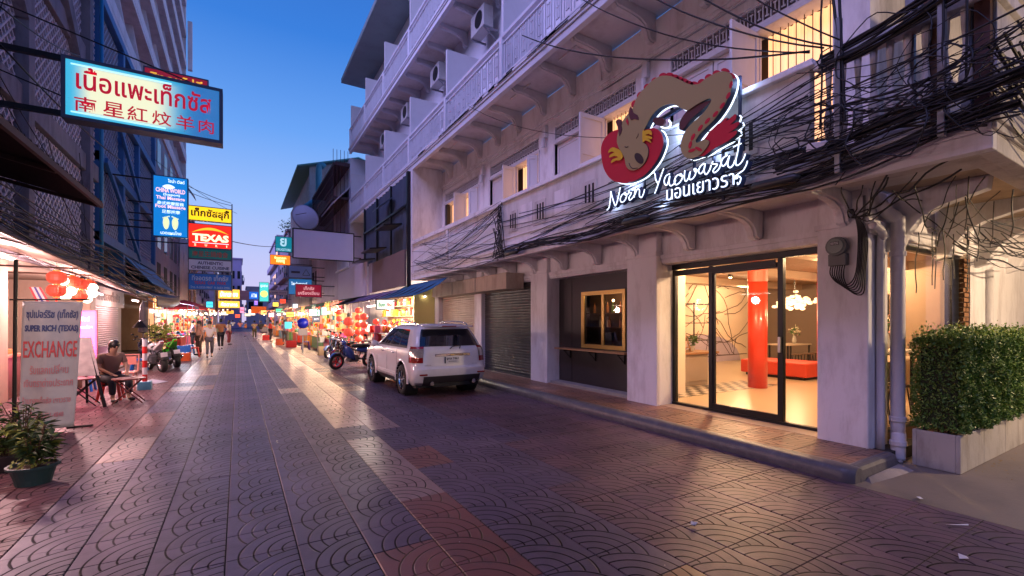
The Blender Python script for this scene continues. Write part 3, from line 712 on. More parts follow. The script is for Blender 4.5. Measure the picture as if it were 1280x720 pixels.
# levels 3 and 4 ----------------------------------------------------------------
for lv, (zf, zt) in enumerate(((7.42, 11.3), (11.42, 15.3))):
    b = MB(); b.box(FX, FX + .25, 2.5, 27.0, zf, zt); part('upper_wall', b, sky_tint_wall)
    for k in range(8):
        y = 2.7 + 3.45 * k
        if y > 26.5: break
        f = part('window', MB().box(FX - .03, FX, y + .7, y + 2.5, zf, zf + 2.3), M('grey shutters', (.30, .31, .34), .7, var=.1) if lv == 0 and k == 0 else bpy.data.materials['grey shutters'])
        part('door_leaf', MB().box(FX - .05, FX - .031, y + .78, y + 1.55, zf + .02, zf + 2.2).box(FX - .05, FX - .031, y + 1.62, y + 2.4, zf + .02, zf + 2.2), leaf_m, f)
    for y in (6.05, 9.5, 12.95, 16.4, 19.85, 23.3, 26.75):
        h = 2.55 if lv == 0 else 2.4
        part('partition_fin', MB().box(BX + .06, FX, y, y + .1, zf, zf + h), M('fin paint', (.66, .67, .70), .7, dirt=.1) if 'fin paint' not in bpy.data.materials else bpy.data.materials['fin paint'])
    # railing
    zr = zf; rl = part('railing', MB().box(BX - .02, BX + .08, 1.25, 26.97, zr + 1.0, zr + 1.08).box(BX, BX + .06, 1.25, 26.97, zr + .07, zr + .12).box(BX, BX + .06, 1.25, 26.97, zr + .86, zr + .90), sky_tint_wall, bevel=.006)
    bl = MB(); y = 1.4; k = 0
    while y < 26.9:
        if k % 3 != 2: bl.box(BX + .02, BX + .045, y, y + .022, zr + .12, zr + .86)
        else:
            bl.box(BX + .022, BX + .042, y - .035, y - .02, zr + .25, zr + .75); bl.box(BX + .022, BX + .042, y + .03, y + .045, zr + .25, zr + .75)
            for zz in (.25, .48, .73): bl.box(BX + .022, BX + .042, y - .05, y + .06, zr + zz, zr + zz + .02)
        y += .105; k += 1
    part('balusters', bl, sky_tint_wall, rl, stuff=True)
    for y in (2.6, 6.05, 9.5, 12.95, 16.4, 19.85, 23.3, 26.75): part('post', MB().box(BX - .03, BX + .09, y - .07, y + .07, zr, zr + .999), sky_tint_wall, rl, bevel=.008)
# peeled black patches along the level 3 ledge
pe = MB()
for k in range(34):
    y = rnd.uniform(5, 15); L_ = rnd.uniform(.1, .5); pe.box(BX - .062, BX - .0555, y, y + L_, 7.37, 7.37 + rnd.uniform(.015, .05))
    pe.box(BX - .03, BX - .0005, y, y + L_ * .7, 7.43, 7.43 + rnd.uniform(.01, .05))
part('peeling_edge', pe, M('black peeling edge', (.02, .02, .025), .8), stuff=True)
part('roof_canopy', MB().box(BX - .35, FX + 6, 1.0, 27.5, 15.3, 15.55), M('green grey roof edge', (.24, .33, .36), .7, var=.1, dirt=.3), bevel=.02)
part('end_gable', MB().box(FX + .25, 14, 26.8, 27, 3, 15.3).box(FX, FX + .3, 16.2, 27, 0, 7.42), sky_tint_wall)

# air conditioners hung under the level 4 balcony
def ac_unit(loc, label):
    t = thing('air_conditioner', label, 'air conditioner', loc, 0, 'air conditioners on the upper balcony wall')
    W = loc; x, y, z = loc
    MB().box(x - .3, x + .02, y - .42, y + .42, z, z + .62).build('casing', M('ac casing', (.50, .50, .50), .5, var=.05, dirt=.3) if 'ac casing' not in bpy.data.materials else bpy.data.materials['ac casing'], t, bevel=.015)
    MB().lathe([(.22, -.006), (.24, 0), (.24, .02)], (x - .31, y - .1, z + .31), 18, 'X').build('fan_grille', black_metal, t)
    MB().box(x - .3, x + .2, y - .4, y - .36, z - .05, z).box(x - .3, x + .2, y + .36, y + .4, z - .05, z).beam((x - .28, y - .38, z - .03), (x + .2, y - .38, z - .35), .03).build('bracket', galv, t)
for y, lb in ((12.0, 'boxy air conditioner nearest the camera, hung high under the top balcony'), (15.4, 'middle air conditioner under the top balcony between two white fins'), (18.9, 'third air conditioner from the camera under the top balcony'), (22.3, 'farthest small air conditioner under the top balcony')):
    ac_unit((6.3, y, 10.15), lb)

# ============================================================ the lit lobby
lob = thing('lobby_room', 'warm lit lobby behind the glass shopfront with pale floor and map mural', 'room', (12, 7, 0))
lob_wall = M('lobby plaster', (.62, .50, .40), .8, var=.05); lob_floor = M('polished lobby floor', (.55, .42, .27), .28, var=.08, vscale=2)
struct(MB().box(6.95, 18, 2.62, 10.5, .06, .165).build('lobby_floor', lob_floor))
MB().box(6.95, 18.2, 2.8, 10.6, 3.02, 3.12).build('ceiling', M('dark lobby ceiling', (.30, .20, .14), .8, var=.1), lob)
MB().box(7.0, 9.4, 9.1, 10.5, .165, 3.02).build('wall', lob_wall, lob)
MB().box(9.4, 18.2, 10.5, 10.6, .165, 3.02).build('wall', M('mural plaster', (.80, .64, .50), .8), lob)
MB().box(18, 18.2, 2.8, 10.5, .165, 3.02).build('wall', M('grey brown wall', (.20, .15, .12), .8), lob)
MB().box(7.91, 8.0, 6.38, 9.1, .166, 3.0).box(7.01, 8.0, 6.30, 6.38, .166, 3.0).build('wall', lob_wall, lob)
MB().box(10.1, 18, 2.8, 2.85, .165, 3.02).build('wall', lob_wall, lob)
for y in (4.2, 6.6, 9.0): MB().box(7, 18, y, y + .25, 2.82, 3.02).build('beam', M('beam paint', (.45, .33, .24), .8), lob)
# line drawing of a street map on the mural wall
ml = MB(); r2 = random.Random(5)
for k in range(44):
    x = r2.uniform(10, 17.4); z = r2.uniform(.5, 2.9); a = r2.uniform(0, 6.28); pts = [(x, 10.485, z)]
    for j in range(9):
        a += r2.uniform(-.35, .35); x += .32 * math.cos(a); z += .32 * math.sin(a); z = min(max(z, .4), 2.95)
        if 9.6 < x < 17.8: pts.append((x, 10.485, z))
    ml.tube(pts, .012, 4)
ml.build('mural_lines', M('mural ink', (.10, .06, .05), .8), lob)
pr = [(14.3 + 2.2 * math.cos(a), 10.49, .17 + 1.0 * math.sin(a)) for a in [i * math.pi / 14 for i in range(15)]]
MB().prism(pr, (0, .008, 0)).build('mural_hill', M('mural lilac', (.42, .36, .48), .8), lob)
redm = M('red lacquer', (.72, .045, .02), .35, coat=.3)
cl = thing('red_column', 'round red column standing in the lobby behind the glass door', 'column', (10.14, 6.03, .165))
MB().lathe([(.2, .0), (.2, 2.4)], (10.14, 6.03, .166), 28).build('shaft', redm, cl, smooth=True)
MB().lathe([(.205, 2.4), (.205, 2.84)], (10.14, 6.03, .166), 28).build('fluted_collar', M('red collar', (.62, .10, .06), .5), cl, smooth=False)
c2 = thing('red_column', 'second red column partly cut off by the corner pillar', 'column', (13.6, 6.35, .165))
MB().lathe([(.2, .0), (.2, 2.84)], (13.6, 6.2, .166), 24).build('shaft', redm, c2, smooth=True)
bn = thing('red_bench', 'long low red bench on the pale lobby floor behind the red column', 'bench', (12.8, 6.8, .165))
MB().box(12.2, 13.3, 6.0, 7.75, .24, .60).build('seat', M('red bench leatherette', (.62, .06, .03), .5), bn, bevel=.03)
MB().box(12.3, 13.2, 6.1, 7.65, .166, .24).build('plinth', black_metal, bn)
# reception counter
co = thing('reception_counter', 'grey counter with wooden top at the left side of the lobby', 'counter', (8.9, 7.25, .165))
MB().box(7.6, 9.6, 6.92, 7.6, .167, .90).build('body', M('counter grey', (.30, .24, .19), .6), co, bevel=.01)
MB().box(7.5, 9.95, 6.86, 7.66, .90, .95).build('top', wood, co, bevel=.008)
for x in (7.8, 8.75): MB().box(x, x + .8, 6.905, 6.92, .27, .82).build('front_panel', M('counter grey 2', (.34, .27, .21), .6), co, bevel=.01)
rk = thing('display_rack', 'small wooden display rack of leaflets on the counter', 'rack', (8.8, 7.1, .95))
MB().beam((8.55, 7.0, .951), (8.62, 7.2, 1.55), .025).beam((9.1, 7.0, .951), (9.05, 7.2, 1.55), .025).box(8.6, 9.08, 7.0, 7.12, 1.05, 1.07).box(8.62, 9.06, 7.08, 7.18, 1.28, 1.30).box(8.62, 9.06, 7.14, 7.2, 1.5, 1.53).build('frame', wood, rk)
for x in (8.68, 8.84, 8.98):
    for z in (1.07, 1.30): MB().box(x - .05, x + .05, 7.04 + (z - 1) * .2, 7.05 + (z - 1) * .2, z, z + .14).build('leaflet', M('leaflet', (.5, .35, .3), .6) if 'leaflet' not in bpy.data.materials else bpy.data.materials['leaflet'], rk)
for x, lb in ((8.35, 'picture stand at the left end of the wooden counter top'), (9.0, 'dark framed picture above the leaflet rack')):
    z0 = .951 if x < 8.5 else 1.531
    t = thing('picture_frame', lb, 'picture frame', (x, 7.25, z0))
    MB().box(x - .13, x + .13, 7.24, 7.27, z0, z0 + .38).build('frame', wood_dark, t, bevel=.006); MB().box(x - .1, x + .1, 7.232, 7.2395, z0 + .04, z0 + .34).build('picture', M('picture print', (.3, .12, .08), .6, var=.6, vscale=14) if 'picture print' not in bpy.data.materials else bpy.data.materials['picture print'], t)
def leafy(name, label, cat, c, r, n, mat, size=.06, group=None, up=.3):
    b = MB(); q = random.Random(len(label))
    for i in range(n):
        d = Vector((q.gauss(0, 1), q.gauss(0, 1), q.gauss(0, 1))).normalized() * r * q.uniform(.4, 1) ; p = Vector(c) + Vector((d.x, d.y, d.z * .8 + r * up))
        a = Vector((q.gauss(0, 1), q.gauss(0, 1), q.gauss(0, .6))).normalized() * size; s_ = a.cross(Vector((q.gauss(0, 1), q.gauss(0, 1), q.gauss(0, 1)))).normalized() * size * .35
        b.quad(p - a, p + s_, p + a, p - s_)
    return b
green = M('leaf green', (.06, .14, .03), .5, var=.4, vscale=9)
pl = thing('counter_plant', 'small green leafy plant on the lobby counter', 'plant', (9.5, 7.3, .95))
leafy('', 'x', '', (9.5, 7.3, 1.15), .17, 70, green, .06).build('foliage', green, pl)
MB().lathe([(.06, 0), (.08, .12)], (9.5, 7.3, .951), 10).build('pot', conc_pale, pl)
# checkerboard floor inset
m, t, b_ = nodes('checker floor'); g = N(t, 'ShaderNodeNewGeometry'); ck = N(t, 'ShaderNodeTexChecker'); ck.inputs['Scale'].default_value = 5.5
ck.inputs[1].default_value = (.6, .52, .42, 1); ck.inputs[2].default_value = (.03, .03, .03, 1); L(t, g.outputs['Position'], ck.inputs[0]); L(t, ck.outputs[0], b_.inputs['Base Color']); b_.inputs['Roughness'].default_value = .3
struct(MB().box(6.98, 10.9, 6.0, 6.9, .165, .171).build('checker_floor', m))
# table, stools and paper flower chandelier at the back
def table(loc, L_, W_, h, label, group=None):
    t = thing('table', label, 'table', loc, 0, group); x, y, z = loc
    MB().box(x - L_ / 2, x + L_ / 2, y - W_ / 2, y + W_ / 2, z + h - .035, z + h).build('table_top', M('pale table', (.55, .45, .35), .4) if 'pale table' not in bpy.data.materials else bpy.data.materials['pale table'], t, bevel=.005)
    for a in (-1, 1):
        for c in (-1, 1): MB().box(x + a * (L_ / 2 - .06) - .02, x + a * (L_ / 2 - .06) + .02, y + c * (W_ / 2 - .06) - .02, y + c * (W_ / 2 - .06) + .02, z, z + h - .036).build('leg', black_metal, t)
    return t
table((15.6, 8.2, .165), 1.4, .7, .75, 'white table with black stools at the back of the lobby')
table((8.75, 3.25, .165), 1.7, .5, 1.05, 'high white bar table just inside the side window')
table((11.8, 4.2, .165), 1.6, .7, .74, 'white table farther inside the side window, behind the first')
def stool(loc, label, col='black metal', h=.45):
    t = thing('stool', label, 'stool', loc, 0, 'stools in the lobby'); x, y, z = loc
    MB().lathe([(.15, 0), (.16, .02), (.15, .04)], (x, y, z + h), 14).build('seat', wood_dark, t)
    for k in range(4):
        a = math.pi / 4 + k * math.pi / 2; MB().beam((x + .17 * math.cos(a), y + .17 * math.sin(a), z + .01), (x + .11 * math.cos(a), y + .11 * math.sin(a), z + h), .018).build('leg', black_metal, t)
for x, y, lb in ((14.9, 7.6, 'leftmost dark stool at the back table'), (15.5, 7.55, 'middle dark stool at the back table'), (16.1, 7.6, 'rightmost dark stool at the back table'), (8.3, 3.0, 'dark stool under the table at the side window'), (9.3, 3.15, 'dark stool at the right end of the window table')): stool((x, y, .165), lb)
def flowers(c, r, label, mats, n=90):
    t = thing('flower_vase', label, 'vase', (c[0], c[1], c[2])); q = random.Random(int(c[0] * 100))
    MB().lathe([(.04, 0), (.07, .08), (.05, .2), (.035, .26)], c, 12).build('vase', conc_pale, t, smooth=True)
    for mi, mt in enumerate(mats):
        b = MB()
        for i in range(n // len(mats)):
            d = Vector((q.gauss(0, 1), q.gauss(0, 1), q.gauss(0, .7))).normalized() * r * q.uniform(.3, 1); p = Vector(c) + Vector((0, 0, .26 + r * .8)) + d
            a = Vector((q.gauss(0, 1), q.gauss(0, 1), q.gauss(0, 1))).normalized() * .045; s_ = a.orthogonal().normalized() * .035
            b.quad(p - a, p + s_, p + a, p - s_)
        b.build(('leaves', 'blossom', 'blossom')[mi], mt, t)
pet_w = M('cream petals', (.75, .65, .5), .7); pet_p = M('pink petals', (.75, .35, .3), .7)
flowers((8.45, 3.25, 1.22), .2, 'vase of cream flowers at the left of the window table', [green, pet_w, pet_p])
flowers((9.15, 3.28, 1.22), .24, 'vase of cream and pink flowers at the right of the window table', [green, pet_w, pet_p])
flowers((15.9, 8.2, .915), .2, 'vase of flowers on the back table', [green, pet_w])
ch = thing('chandelier', 'glowing cluster chandelier of white paper blossoms in the lobby', 'chandelier', (13.6, 7.0, 2.0))
b = MB(); q = random.Random(4)
for i in range(80):
    p = Vector((13.6 + q.gauss(0, .24), 7.0 + q.gauss(0, .24), 2.2 + q.gauss(0, .09))); b.ball(p, (.07, .07, .045), 6, 4)
b.build('blossoms', E('paper blossom glow', (1, .62, .30), 1.3, (.9, .8, .7)), ch)
MB().tube([(13.6, 7, 2.3), (13.6, 7, 3.02)], .01, 5).build('cord', black_metal, ch)
lamp('chandelier_light', ch, 'POINT', (13.6, 7.0, 1.9), 30, (1, .66, .34), .3)
sp_m = E('ceiling spot', (1, .72, .38), 30)
for i, (x, y, pw, lb) in enumerate(((8.3, 5.6, 95, 'bright ceiling spotlight behind the left glass panel'), (9.5, 4.2, 95, 'ceiling spotlight above the lobby near the glass door'), (11.5, 7.6, 110, 'ceiling spotlight over the map mural'), (12.2, 4.6, 95, 'ceiling spotlight seen through the right glass panel'), (15.5, 6.0, 90, 'ceiling spotlight at the back of the lobby'), (14.6, 9.2, 110, 'ceiling spotlight lighting the mural hill'), (8.2, 3.3, 60, 'ceiling spotlight over the window table'), (7.6, 4.4, 60, 'ceiling spotlight just inside the glass door'))):
    t = thing('ceiling_spotlight', lb, 'spotlight', (x, y, 2.86), 0, 'ceiling spotlights in the lobby')
    MB().lathe([(.045, -.02), (.06, 0), (.06, .14)], (x, y, 2.88), 12).build('housing', black_metal, t); MB().lathe([(.04, -.004), (.04, 0)], (x, y, 2.855), 12).build('lens', sp_m, t)
    lamp('spot_light', t, 'POINT', (x, y, 2.78), pw * .8, (1, .62, .32), .06)
MB().box(12.9, 13.0, 2.86, 5.45, .166, 3.018).build('wall', M('partition plaster', (.30, .22, .16), .8, var=.1), lob)
ws = thing('wall_shelf', 'black framed shelving with crockery behind the window table', 'shelf', (12.7, 4.8, .165))
b = MB()
for y in (4.55, 5.3): b.box(12.55, 12.58, y, y + .03, .166, 2.3).box(12.85, 12.88, y, y + .03, .166, 2.3)
for z in (.6, 1.0, 1.4, 1.8, 2.25): b.box(12.55, 12.88, 4.55, 5.33, z, z + .025)
b.build('frame', black_metal, ws)
for i in range(18): MB().lathe([(.04, 0), (.06, .05), (.05, .12)], (12.7, rnd.uniform(4.65, 5.25), rnd.choice((.625, 1.025, 1.425, 1.825))), 8).build('jar', M('crockery', (.6, .5, .4), .4) if 'crockery' not in bpy.data.materials else bpy.data.materials['crockery'], ws)
# wall shelf with strip behind the window table, bottle rack
sf = thing('back_shelf', 'black framed shelf with crockery seen through the side window', 'shelf', (11.2, 8.0, .165))
f_ = MB(); 
for x in (10.6, 11.3, 12.0): f_.box(x, x + .03, 8.6, 8.63, .166, 2.2)
for z in (.6, 1.1, 1.6, 2.15): f_.box(10.6, 12.03, 8.55, 8.85, z, z + .025)
f_.build('frame', black_metal, sf)

# ============================================================ hotel sign
SXP = 5.12
sign = thing('hotel_sign', 'tan and red sleeping dragon sign with white neon outline above handwritten neon name', 'sign', (5.2, 4.4, 3.4))
def spts(l, X=SXP): return [onX(u, v, X) for u, v in l]
def sub(o, k, l): return [(o[0] + x / k, o[1] + y / k) for x, y in l]
def smooth_closed(p, n=3):
    out = []
    for i in range(len(p)):
        a, b, c, d = [Vector(p[(i + j) % len(p)]).to_2d() if len(p[0]) == 2 else Vector(p[(i + j) % len(p)]) for j in (-1, 0, 1, 2)]
        for k in range(n):
            t = k / n; out.append(.5 * ((2 * b) + (c - a) * t + (2 * a - 5 * b + 4 * c - d) * t * t + (3 * b - a - 3 * c + d) * t ** 3))
    return [tuple(q_) for q_ in out]
def smooth_open(p, n=4):
    p = [p[0]] + list(p) + [p[-1]]; out = []
    for i in range(1, len(p) - 2):
        a, b, c, d = [Vector(p[i + j]) for j in (-1, 0, 1, 2)]
        for k in range(n):
            t = k / n; out.append(.5 * ((2 * b) + (c - a) * t + (2 * a - 5 * b + 4 * c - d) * t * t + (3 * b - a - 3 * c + d) * t ** 3))
    out.append(Vector(p[-1])); return [tuple(q_) for q_ in out]
body = [(791, 135), (795, 124), (801, 115), (806, 110), (812.5, 103), (820, 97.5), (828, 94.5), (837.5, 95), (845, 97.5), (855, 102.5), (863, 105.5), (869, 105.6), (875, 104), (881, 99), (891, 93), (900, 89.5), (907.5, 89.5),
        (912.5, 92), (915.6, 97.5), (914.4, 109), (911, 119), (906, 130), (899, 141), (891, 151), (882.5, 159), (876, 166), (872, 171), (869.3, 175.5), (870.5, 178.5), (875, 177), (880, 174), (885, 175.6), (886, 179), (882.5, 185), (877.5, 191),
        (872.5, 195), (862.5, 198.5), (856, 196), (852, 190), (850.6, 182.5), (853, 171), (857.5, 162.5), (865, 154), (874, 146), (881, 139), (886.5, 131), (889, 126), (888.5, 123), (884, 123.5), (877, 127), (870, 131), (864, 135),
        (858, 138), (849, 134), (842.5, 130.3), (836, 129.7), (829, 132), (822.5, 136), (816, 142.5), (811, 150), (807.5, 157), (804.5, 163), (803.3, 170), (803.5, 177.5), (807.5, 181), (810, 187.5), (809, 196), (805, 204), (799, 210), (791, 213),
        (785, 211), (782, 206), (781, 200), (779, 194), (774, 186), (771, 177.5), (772, 167.5), (775, 157.5), (779, 150), (785, 142)]
body = smooth_closed(body, 2)
cushion = smooth_closed([(750, 191), (751, 180), (756, 170.5), (764, 164), (774, 161), (790, 160), (805, 161.5), (814, 159.6), (820, 161), (825.5, 167), (827.7, 177), (825, 188), (820, 199), (813, 209), (804, 218.5), (794, 224.5), (782.5, 228), (770, 227.5), (760, 221.5), (753, 209)], 3)
fan = [(877, 178), (885, 165), (891, 159.5), (896, 154.5), (900, 153), (905, 147.5), (908, 147), (906, 152), (917.5, 142), (919.5, 144), (918, 149), (911, 156), (922, 151.5), (923, 154), (918, 160), (909, 166), (919.5, 162.5), (920, 165.5), (916, 170), (909, 175.5), (900, 180.5), (890, 186), (884, 190.5), (878, 194.5), (872, 195)]
leg_a = smooth_closed([(817, 147), (824, 146), (829, 149), (829, 154), (825, 157), (820, 156), (815, 152)], 2)
leg_b = smooth_closed([(888, 124.5), (880, 133), (872, 140), (866, 145), (861, 150), (857, 156), (852, 162), (848, 161), (848, 154), (851, 147), (856, 140), (862, 134), (872, 130)], 2)
horn_a = smooth_closed([(789, 133), (792, 141), (797, 144), (798.5, 150), (793, 148.5), (789, 150), (786, 141)], 2)
horn_b = smooth_closed([(770, 152), (774, 149), (778, 151), (777, 157), (778, 162), (774.5, 170), (773, 160)], 2)
def plate(name, l, mat, x0, x1, glow=False, parent=None, off=(0, 0)):
    P = [onX(u, v, SXP) for u, v in l]
    # keep the shape measured on the sign's plane, then give it its own depth
    b = MB(); b.prism([(x0, p.y, p.z) for p in P], (x1 - x0, 0, 0)); b.build(name, mat, parent or sign)
    return P
tan = M('sign tan face', (.34, .275, .12), .6); redf = M('sign red face', (.52, .012, .035), .55); navy = M('sign navy return', (.02, .035, .09), .5)
brownf = M('sign brown face', (.10, .03, .035), .6); yel = M('sign yellow face', (.70, .44, .02), .55); dk = M('sign dark print', (.035, .018, .02), .6)
neon = E('white neon', (.70, .82, 1.0), 1.6, (.8, .9, 1))
plate('backing', body, navy, SXP + .012, SXP + .10); P_body = plate('dragon_body', body, tan, SXP, SXP + .010)
plate('backing', cushion, navy, SXP + .034, SXP + .10); P_c = plate('red_cushion', cushion, redf, SXP + .022, SXP + .032)
plate('backing', fan, navy, SXP + .030, SXP + .10); P_f = plate('tail_fan', fan, redf, SXP + .018, SXP + .028)
plate('backing', leg_b, navy, SXP + .03, SXP + .10); plate('dragon_leg', leg_b, brownf, SXP + .018, SXP + .028)
plate('dragon_leg', leg_a, brownf, SXP + .018, SXP + .05)
for h in (horn_a, horn_b): plate('horn', h, brownf, SXP - .008, SXP - .002)
sc_l = sub((745, 80), 8, [(372, 392), (430, 305), (500, 222), (578, 158), (660, 108), (732, 104)]) + sub((825, 80), 8, [(150, 124), (195, 143), (245, 165), (290, 186), (330, 192), (405, 170), (475, 122), (555, 82), (645, 60), (712, 112)])
scal = MB()
for i, (u, v) in enumerate(sc_l):
    a_ = sc_l[max(i - 1, 0)]; c_ = sc_l[min(i + 1, len(sc_l) - 1)]; dx, dy = c_[0] - a_[0], c_[1] - a_[1]; L_ = math.hypot(dx, dy); dx /= L_; dy /= L_
    pts = []
    for k in range(9):
        t = math.pi * k / 8; pts.append((u - dx * 5.2 * math.cos(t) + dy * (4.2 * math.sin(t) - 1.5), v - dy * 5.2 * math.cos(t) - dx * (4.2 * math.sin(t) - 1.5)))
    P = [onX(q_[0], q_[1], SXP) for q_ in pts]; MB().prism([(SXP + .011, p.y, p.z) for p in P], (.02, 0, 0)).build('back_scale', redf, sign)
for (u, v, a) in [(914, 106, 75), (910.5, 119.5, 62), (903, 132, 55), (894.5, 142.5, 50), (884.5, 151, 50), (875.5, 160, 55), (866.3, 171.3, 62), (863, 181, 75), (865, 188, 20), (873.5, 186.3, -28)]:
    ra = R(a); pts = []
    for k in range(10):
        t = 2 * math.pi * k / 10; x, y = 5 * math.cos(t), 2.0 * math.sin(t); pts.append((u + x * math.cos(ra) + y * math.sin(ra), v - x * math.sin(ra) + y * math.cos(ra)))
    P = [onX(q_[0], q_[1], SXP) for q_ in pts]; MB().prism([(SXP - .005, p.y, p.z) for p in P], (.004, 0, 0)).build('back_scale', redf, sign)
for w_ in ([(779, 195.6), (775.5, 188), (771, 185.5), (766, 184.2), (761.5, 187.5), (760.6, 191.5), (764, 189.5), (768, 190.5), (763, 193.5), (762, 197), (768, 195), (773, 196.5), (766, 199), (764, 204), (770, 200.5), (775, 200.5)],
           [(803.4, 164), (806, 163.5), (811, 162.2), (814.5, 164), (814.8, 169), (811, 167.3), (807, 169), (812, 170), (815.5, 172), (814, 174), (809, 172.8), (812, 174.5), (814.5, 178.5), (811, 177), (807, 175.5), (803.6, 178)]):
    plate('whisker', smooth_closed(w_, 2), yel, SXP - .006, SXP - .001)
for (u, v, rx, ry, a) in ((799, 198, 4.6, 7.6, -32),):
    ra = R(a); pts = [(u + rx * math.cos(t) * math.cos(ra) - ry * math.sin(t) * math.sin(ra), v + rx * math.cos(t) * math.sin(ra) * -1 * -1 + ry * math.sin(t) * math.cos(ra)) for t in [2 * math.pi * k / 16 for k in range(16)]]
    plate('nose', pts, dk, SXP - .007, SXP - .002)
st = MB()
for l in ([(781, 183), (783, 184.2), (785.5, 183)], [(798, 167), (797.5, 170), (795.5, 173)], [(786.5, 204), (788, 208), (791, 210.5), (797, 210)]):
    st.tube([(SXP - .003, p.y, p.z) for p in spts(smooth_open(l, 3))], .006, 4)
st.build('face_line', dk, sign)
plate('crest', [(784, 147), (786, 152), (785.5, 157), (782.5, 152)], redf, SXP - .006, SXP - .001)
nb = MB()
def ntube(P, r=.012, x=SXP + .115, b=nb): b.tube([(x, p.y, p.z) for p in P], r, 6)
def arc_of(P, i0, i1): return P[i0:i1]
ntube(P_c[24:60] ); ntube(P_body[28:58]); ntube(P_body[62:76]); ntube(P_body[86:128]); ntube([onX(u, v, SXP) for u, v in fan[8:24]]);
ntube([onX(u, v, SXP) for u, v in smooth_open([(829, 148), (831.5, 152), (829.5, 156.5), (824, 158), (819.5, 156)], 3)])
ntube([onX(u, v, SXP) for u, v in smooth_open([(890, 125), (882, 129), (868, 137), (865, 145), (861, 150), (858, 151), (859, 156), (855, 158), (852, 162)], 3)])
nb.build('neon_outline', neon, sign, smooth=True)
A5 = lambda l: sub((755, 200), 9.6, l); A6 = lambda l: sub((840, 170), 9.6, l)
strokes = [A5([(35, 600), (62, 565), (78, 450), (82, 375), (95, 430), (135, 545), (165, 470), (195, 328)]),
           A5([(250, 395), (215, 420), (195, 470), (210, 508), (245, 490), (270, 440), (262, 400), (245, 395), (262, 425), (295, 400)]),
           A5([(303, 368), (295, 390), (330, 395), (300, 450), (310, 482), (345, 450), (360, 425)]), A5([(375, 328), (362, 450)]), A5([(368, 420), (400, 350), (425, 360), (425, 430), (450, 450), (475, 400), (487, 350)]),
           A5([(590, 148), (612, 170), (620, 230), (645, 280)]), A5([(717, 100), (680, 200), (640, 320), (608, 402)]),
           A5([(790, 165), (745, 190), (722, 250), (738, 300), (765, 285), (790, 190), (780, 270), (800, 310), (840, 285), (860, 240)]),
           A6([(112, 455), (60, 475), (28, 535), (45, 585), (90, 560), (125, 500), (110, 458), (95, 475), (140, 480)]),
           A6([(155, 412), (148, 500), (165, 545), (200, 500), (218, 428), (208, 505), (232, 522), (275, 475), (290, 400), (265, 395), (280, 430), (320, 400)]),
           A6([(385, 328), (340, 365), (318, 425), (345, 452), (385, 400), (398, 328), (385, 415), (408, 462), (450, 410), (470, 350)]),
           A6([(492, 300), (485, 335), (545, 340), (495, 410), (510, 440), (560, 400), (585, 340)]),
           A6([(665, 230), (608, 270), (590, 335), (620, 360), (660, 310), (690, 235), (668, 340), (695, 380), (735, 345), (755, 290)]),
           A6([(812, 28), (790, 180), (765, 300), (775, 352), (820, 330), (860, 270), (880, 212)]), A6([(735, 132), (790, 105), (832, 88)]),
           A6([(905, 298), (890, 350), (855, 410), (800, 450), (765, 480), (760, 510), (785, 505), (775, 480), (825, 500), (810, 565), (790, 580), (785, 555)])]
nb2 = MB(); bk2 = MB()
for l in strokes:
    P = [onX(u, v, SXP) for u, v in smooth_open(l, 4)]
    MB().tube([(SXP, p.y, p.z) for p in P], 0.0075, 6).build('neon_letter', neon, sign, smooth=True); MB().tube([(SXP + .055, p.y, p.z) for p in P], .034, 4).build('letter_return', navy, sign)
a0 = onX(833.5, 251, SXP); a1 = onX(918, 231, SXP); hh = (onX(833.5, 238, SXP) - a0).z
lettering(sign, 'นอนเยาวรา', (SXP, a0.y, a0.z), (0, a1.y - a0.y, a1.z - a0.z), (0, 0, 1), (a1 - a0).length, hh * 1.0, neon, .01, -.012)
o = lettering(sign, 'นอนเยาวรา', (SXP + .05, a0.y, a0.z - .01), (0, a1.y - a0.y, a1.z - a0.z), (0, 0, 1), (a1 - a0).length, hh * 1.05, navy, .04, .03, name='letter_return')
fb = MB()
for u0, v0, u1, v1 in ((806, 222, 806, 250), (892, 184, 892, 245), (904, 178, 904, 250), (868, 196, 868, 250), (925, 95, 925, 150)):
    p, q_ = onX(u0, v0, 5.3), onX(u1, v1, 5.3); fb.beam(p, q_, .03)
p, q_ = onX(800, 165, 5.27), onX(862, 128, 5.27); fb.beam(p, q_, .05)
for y in (3.4, 4.2, 5.2): fb.beam((5.22, y, 4.1), (5.4, y, 4.1), .03)
fb.build('mounting_frame', navy, sign)
for y, z, p_ in ((3.7, 3.85, 2.2), (4.3, 4.35, 2.4), (5.2, 3.85, 2.6), (5.6, 3.6, 1.6), (3.3, 4.6, 1.8), (4.6, 3.4, 1.2)):
    lamp('neon_light', sign, 'POINT', (5.3, y, z), p_ * .6, (.45, .62, 1.0), .06)

# ============================================================ services on the corner pillar
mt_ = thing('electricity_meter', 'round grey electricity meter with looping black cables on the white corner pillar', 'meter', (6.45, 2.78, 2.4))
MB().lathe([(.115, .0), (.12, .04), (.105, .09), (.10, .10)], (6.38, 2.8, 2.62), 20, 'X').build('housing', M('meter grey', (.12, .125, .12), .5, var=.1), mt_, smooth=False)
MB().lathe([(.09, -.02), (.095, 0)], (6.38, 2.8, 2.62), 20, 'X').build('dial_cover', M('meter dial', (.22, .25, .22), .2), mt_)
MB().box(6.352, 6.36, 2.755, 2.845, 2.63, 2.675).build('counter', M('meter black', (.05, .05, .05), .4), mt_)
lettering(mt_, '00735', (6.351, 2.84, 2.638), (0, -1, 0), (0, 0, 1), .08, .028, M('meter digits', (.7, .7, .68), .5), .002)
MB().box(6.41, 6.5, 2.7, 2.9, 2.38, 2.53).build('terminal_box', M('meter box', (.16, .16, .15), .6), mt_, bevel=.01)
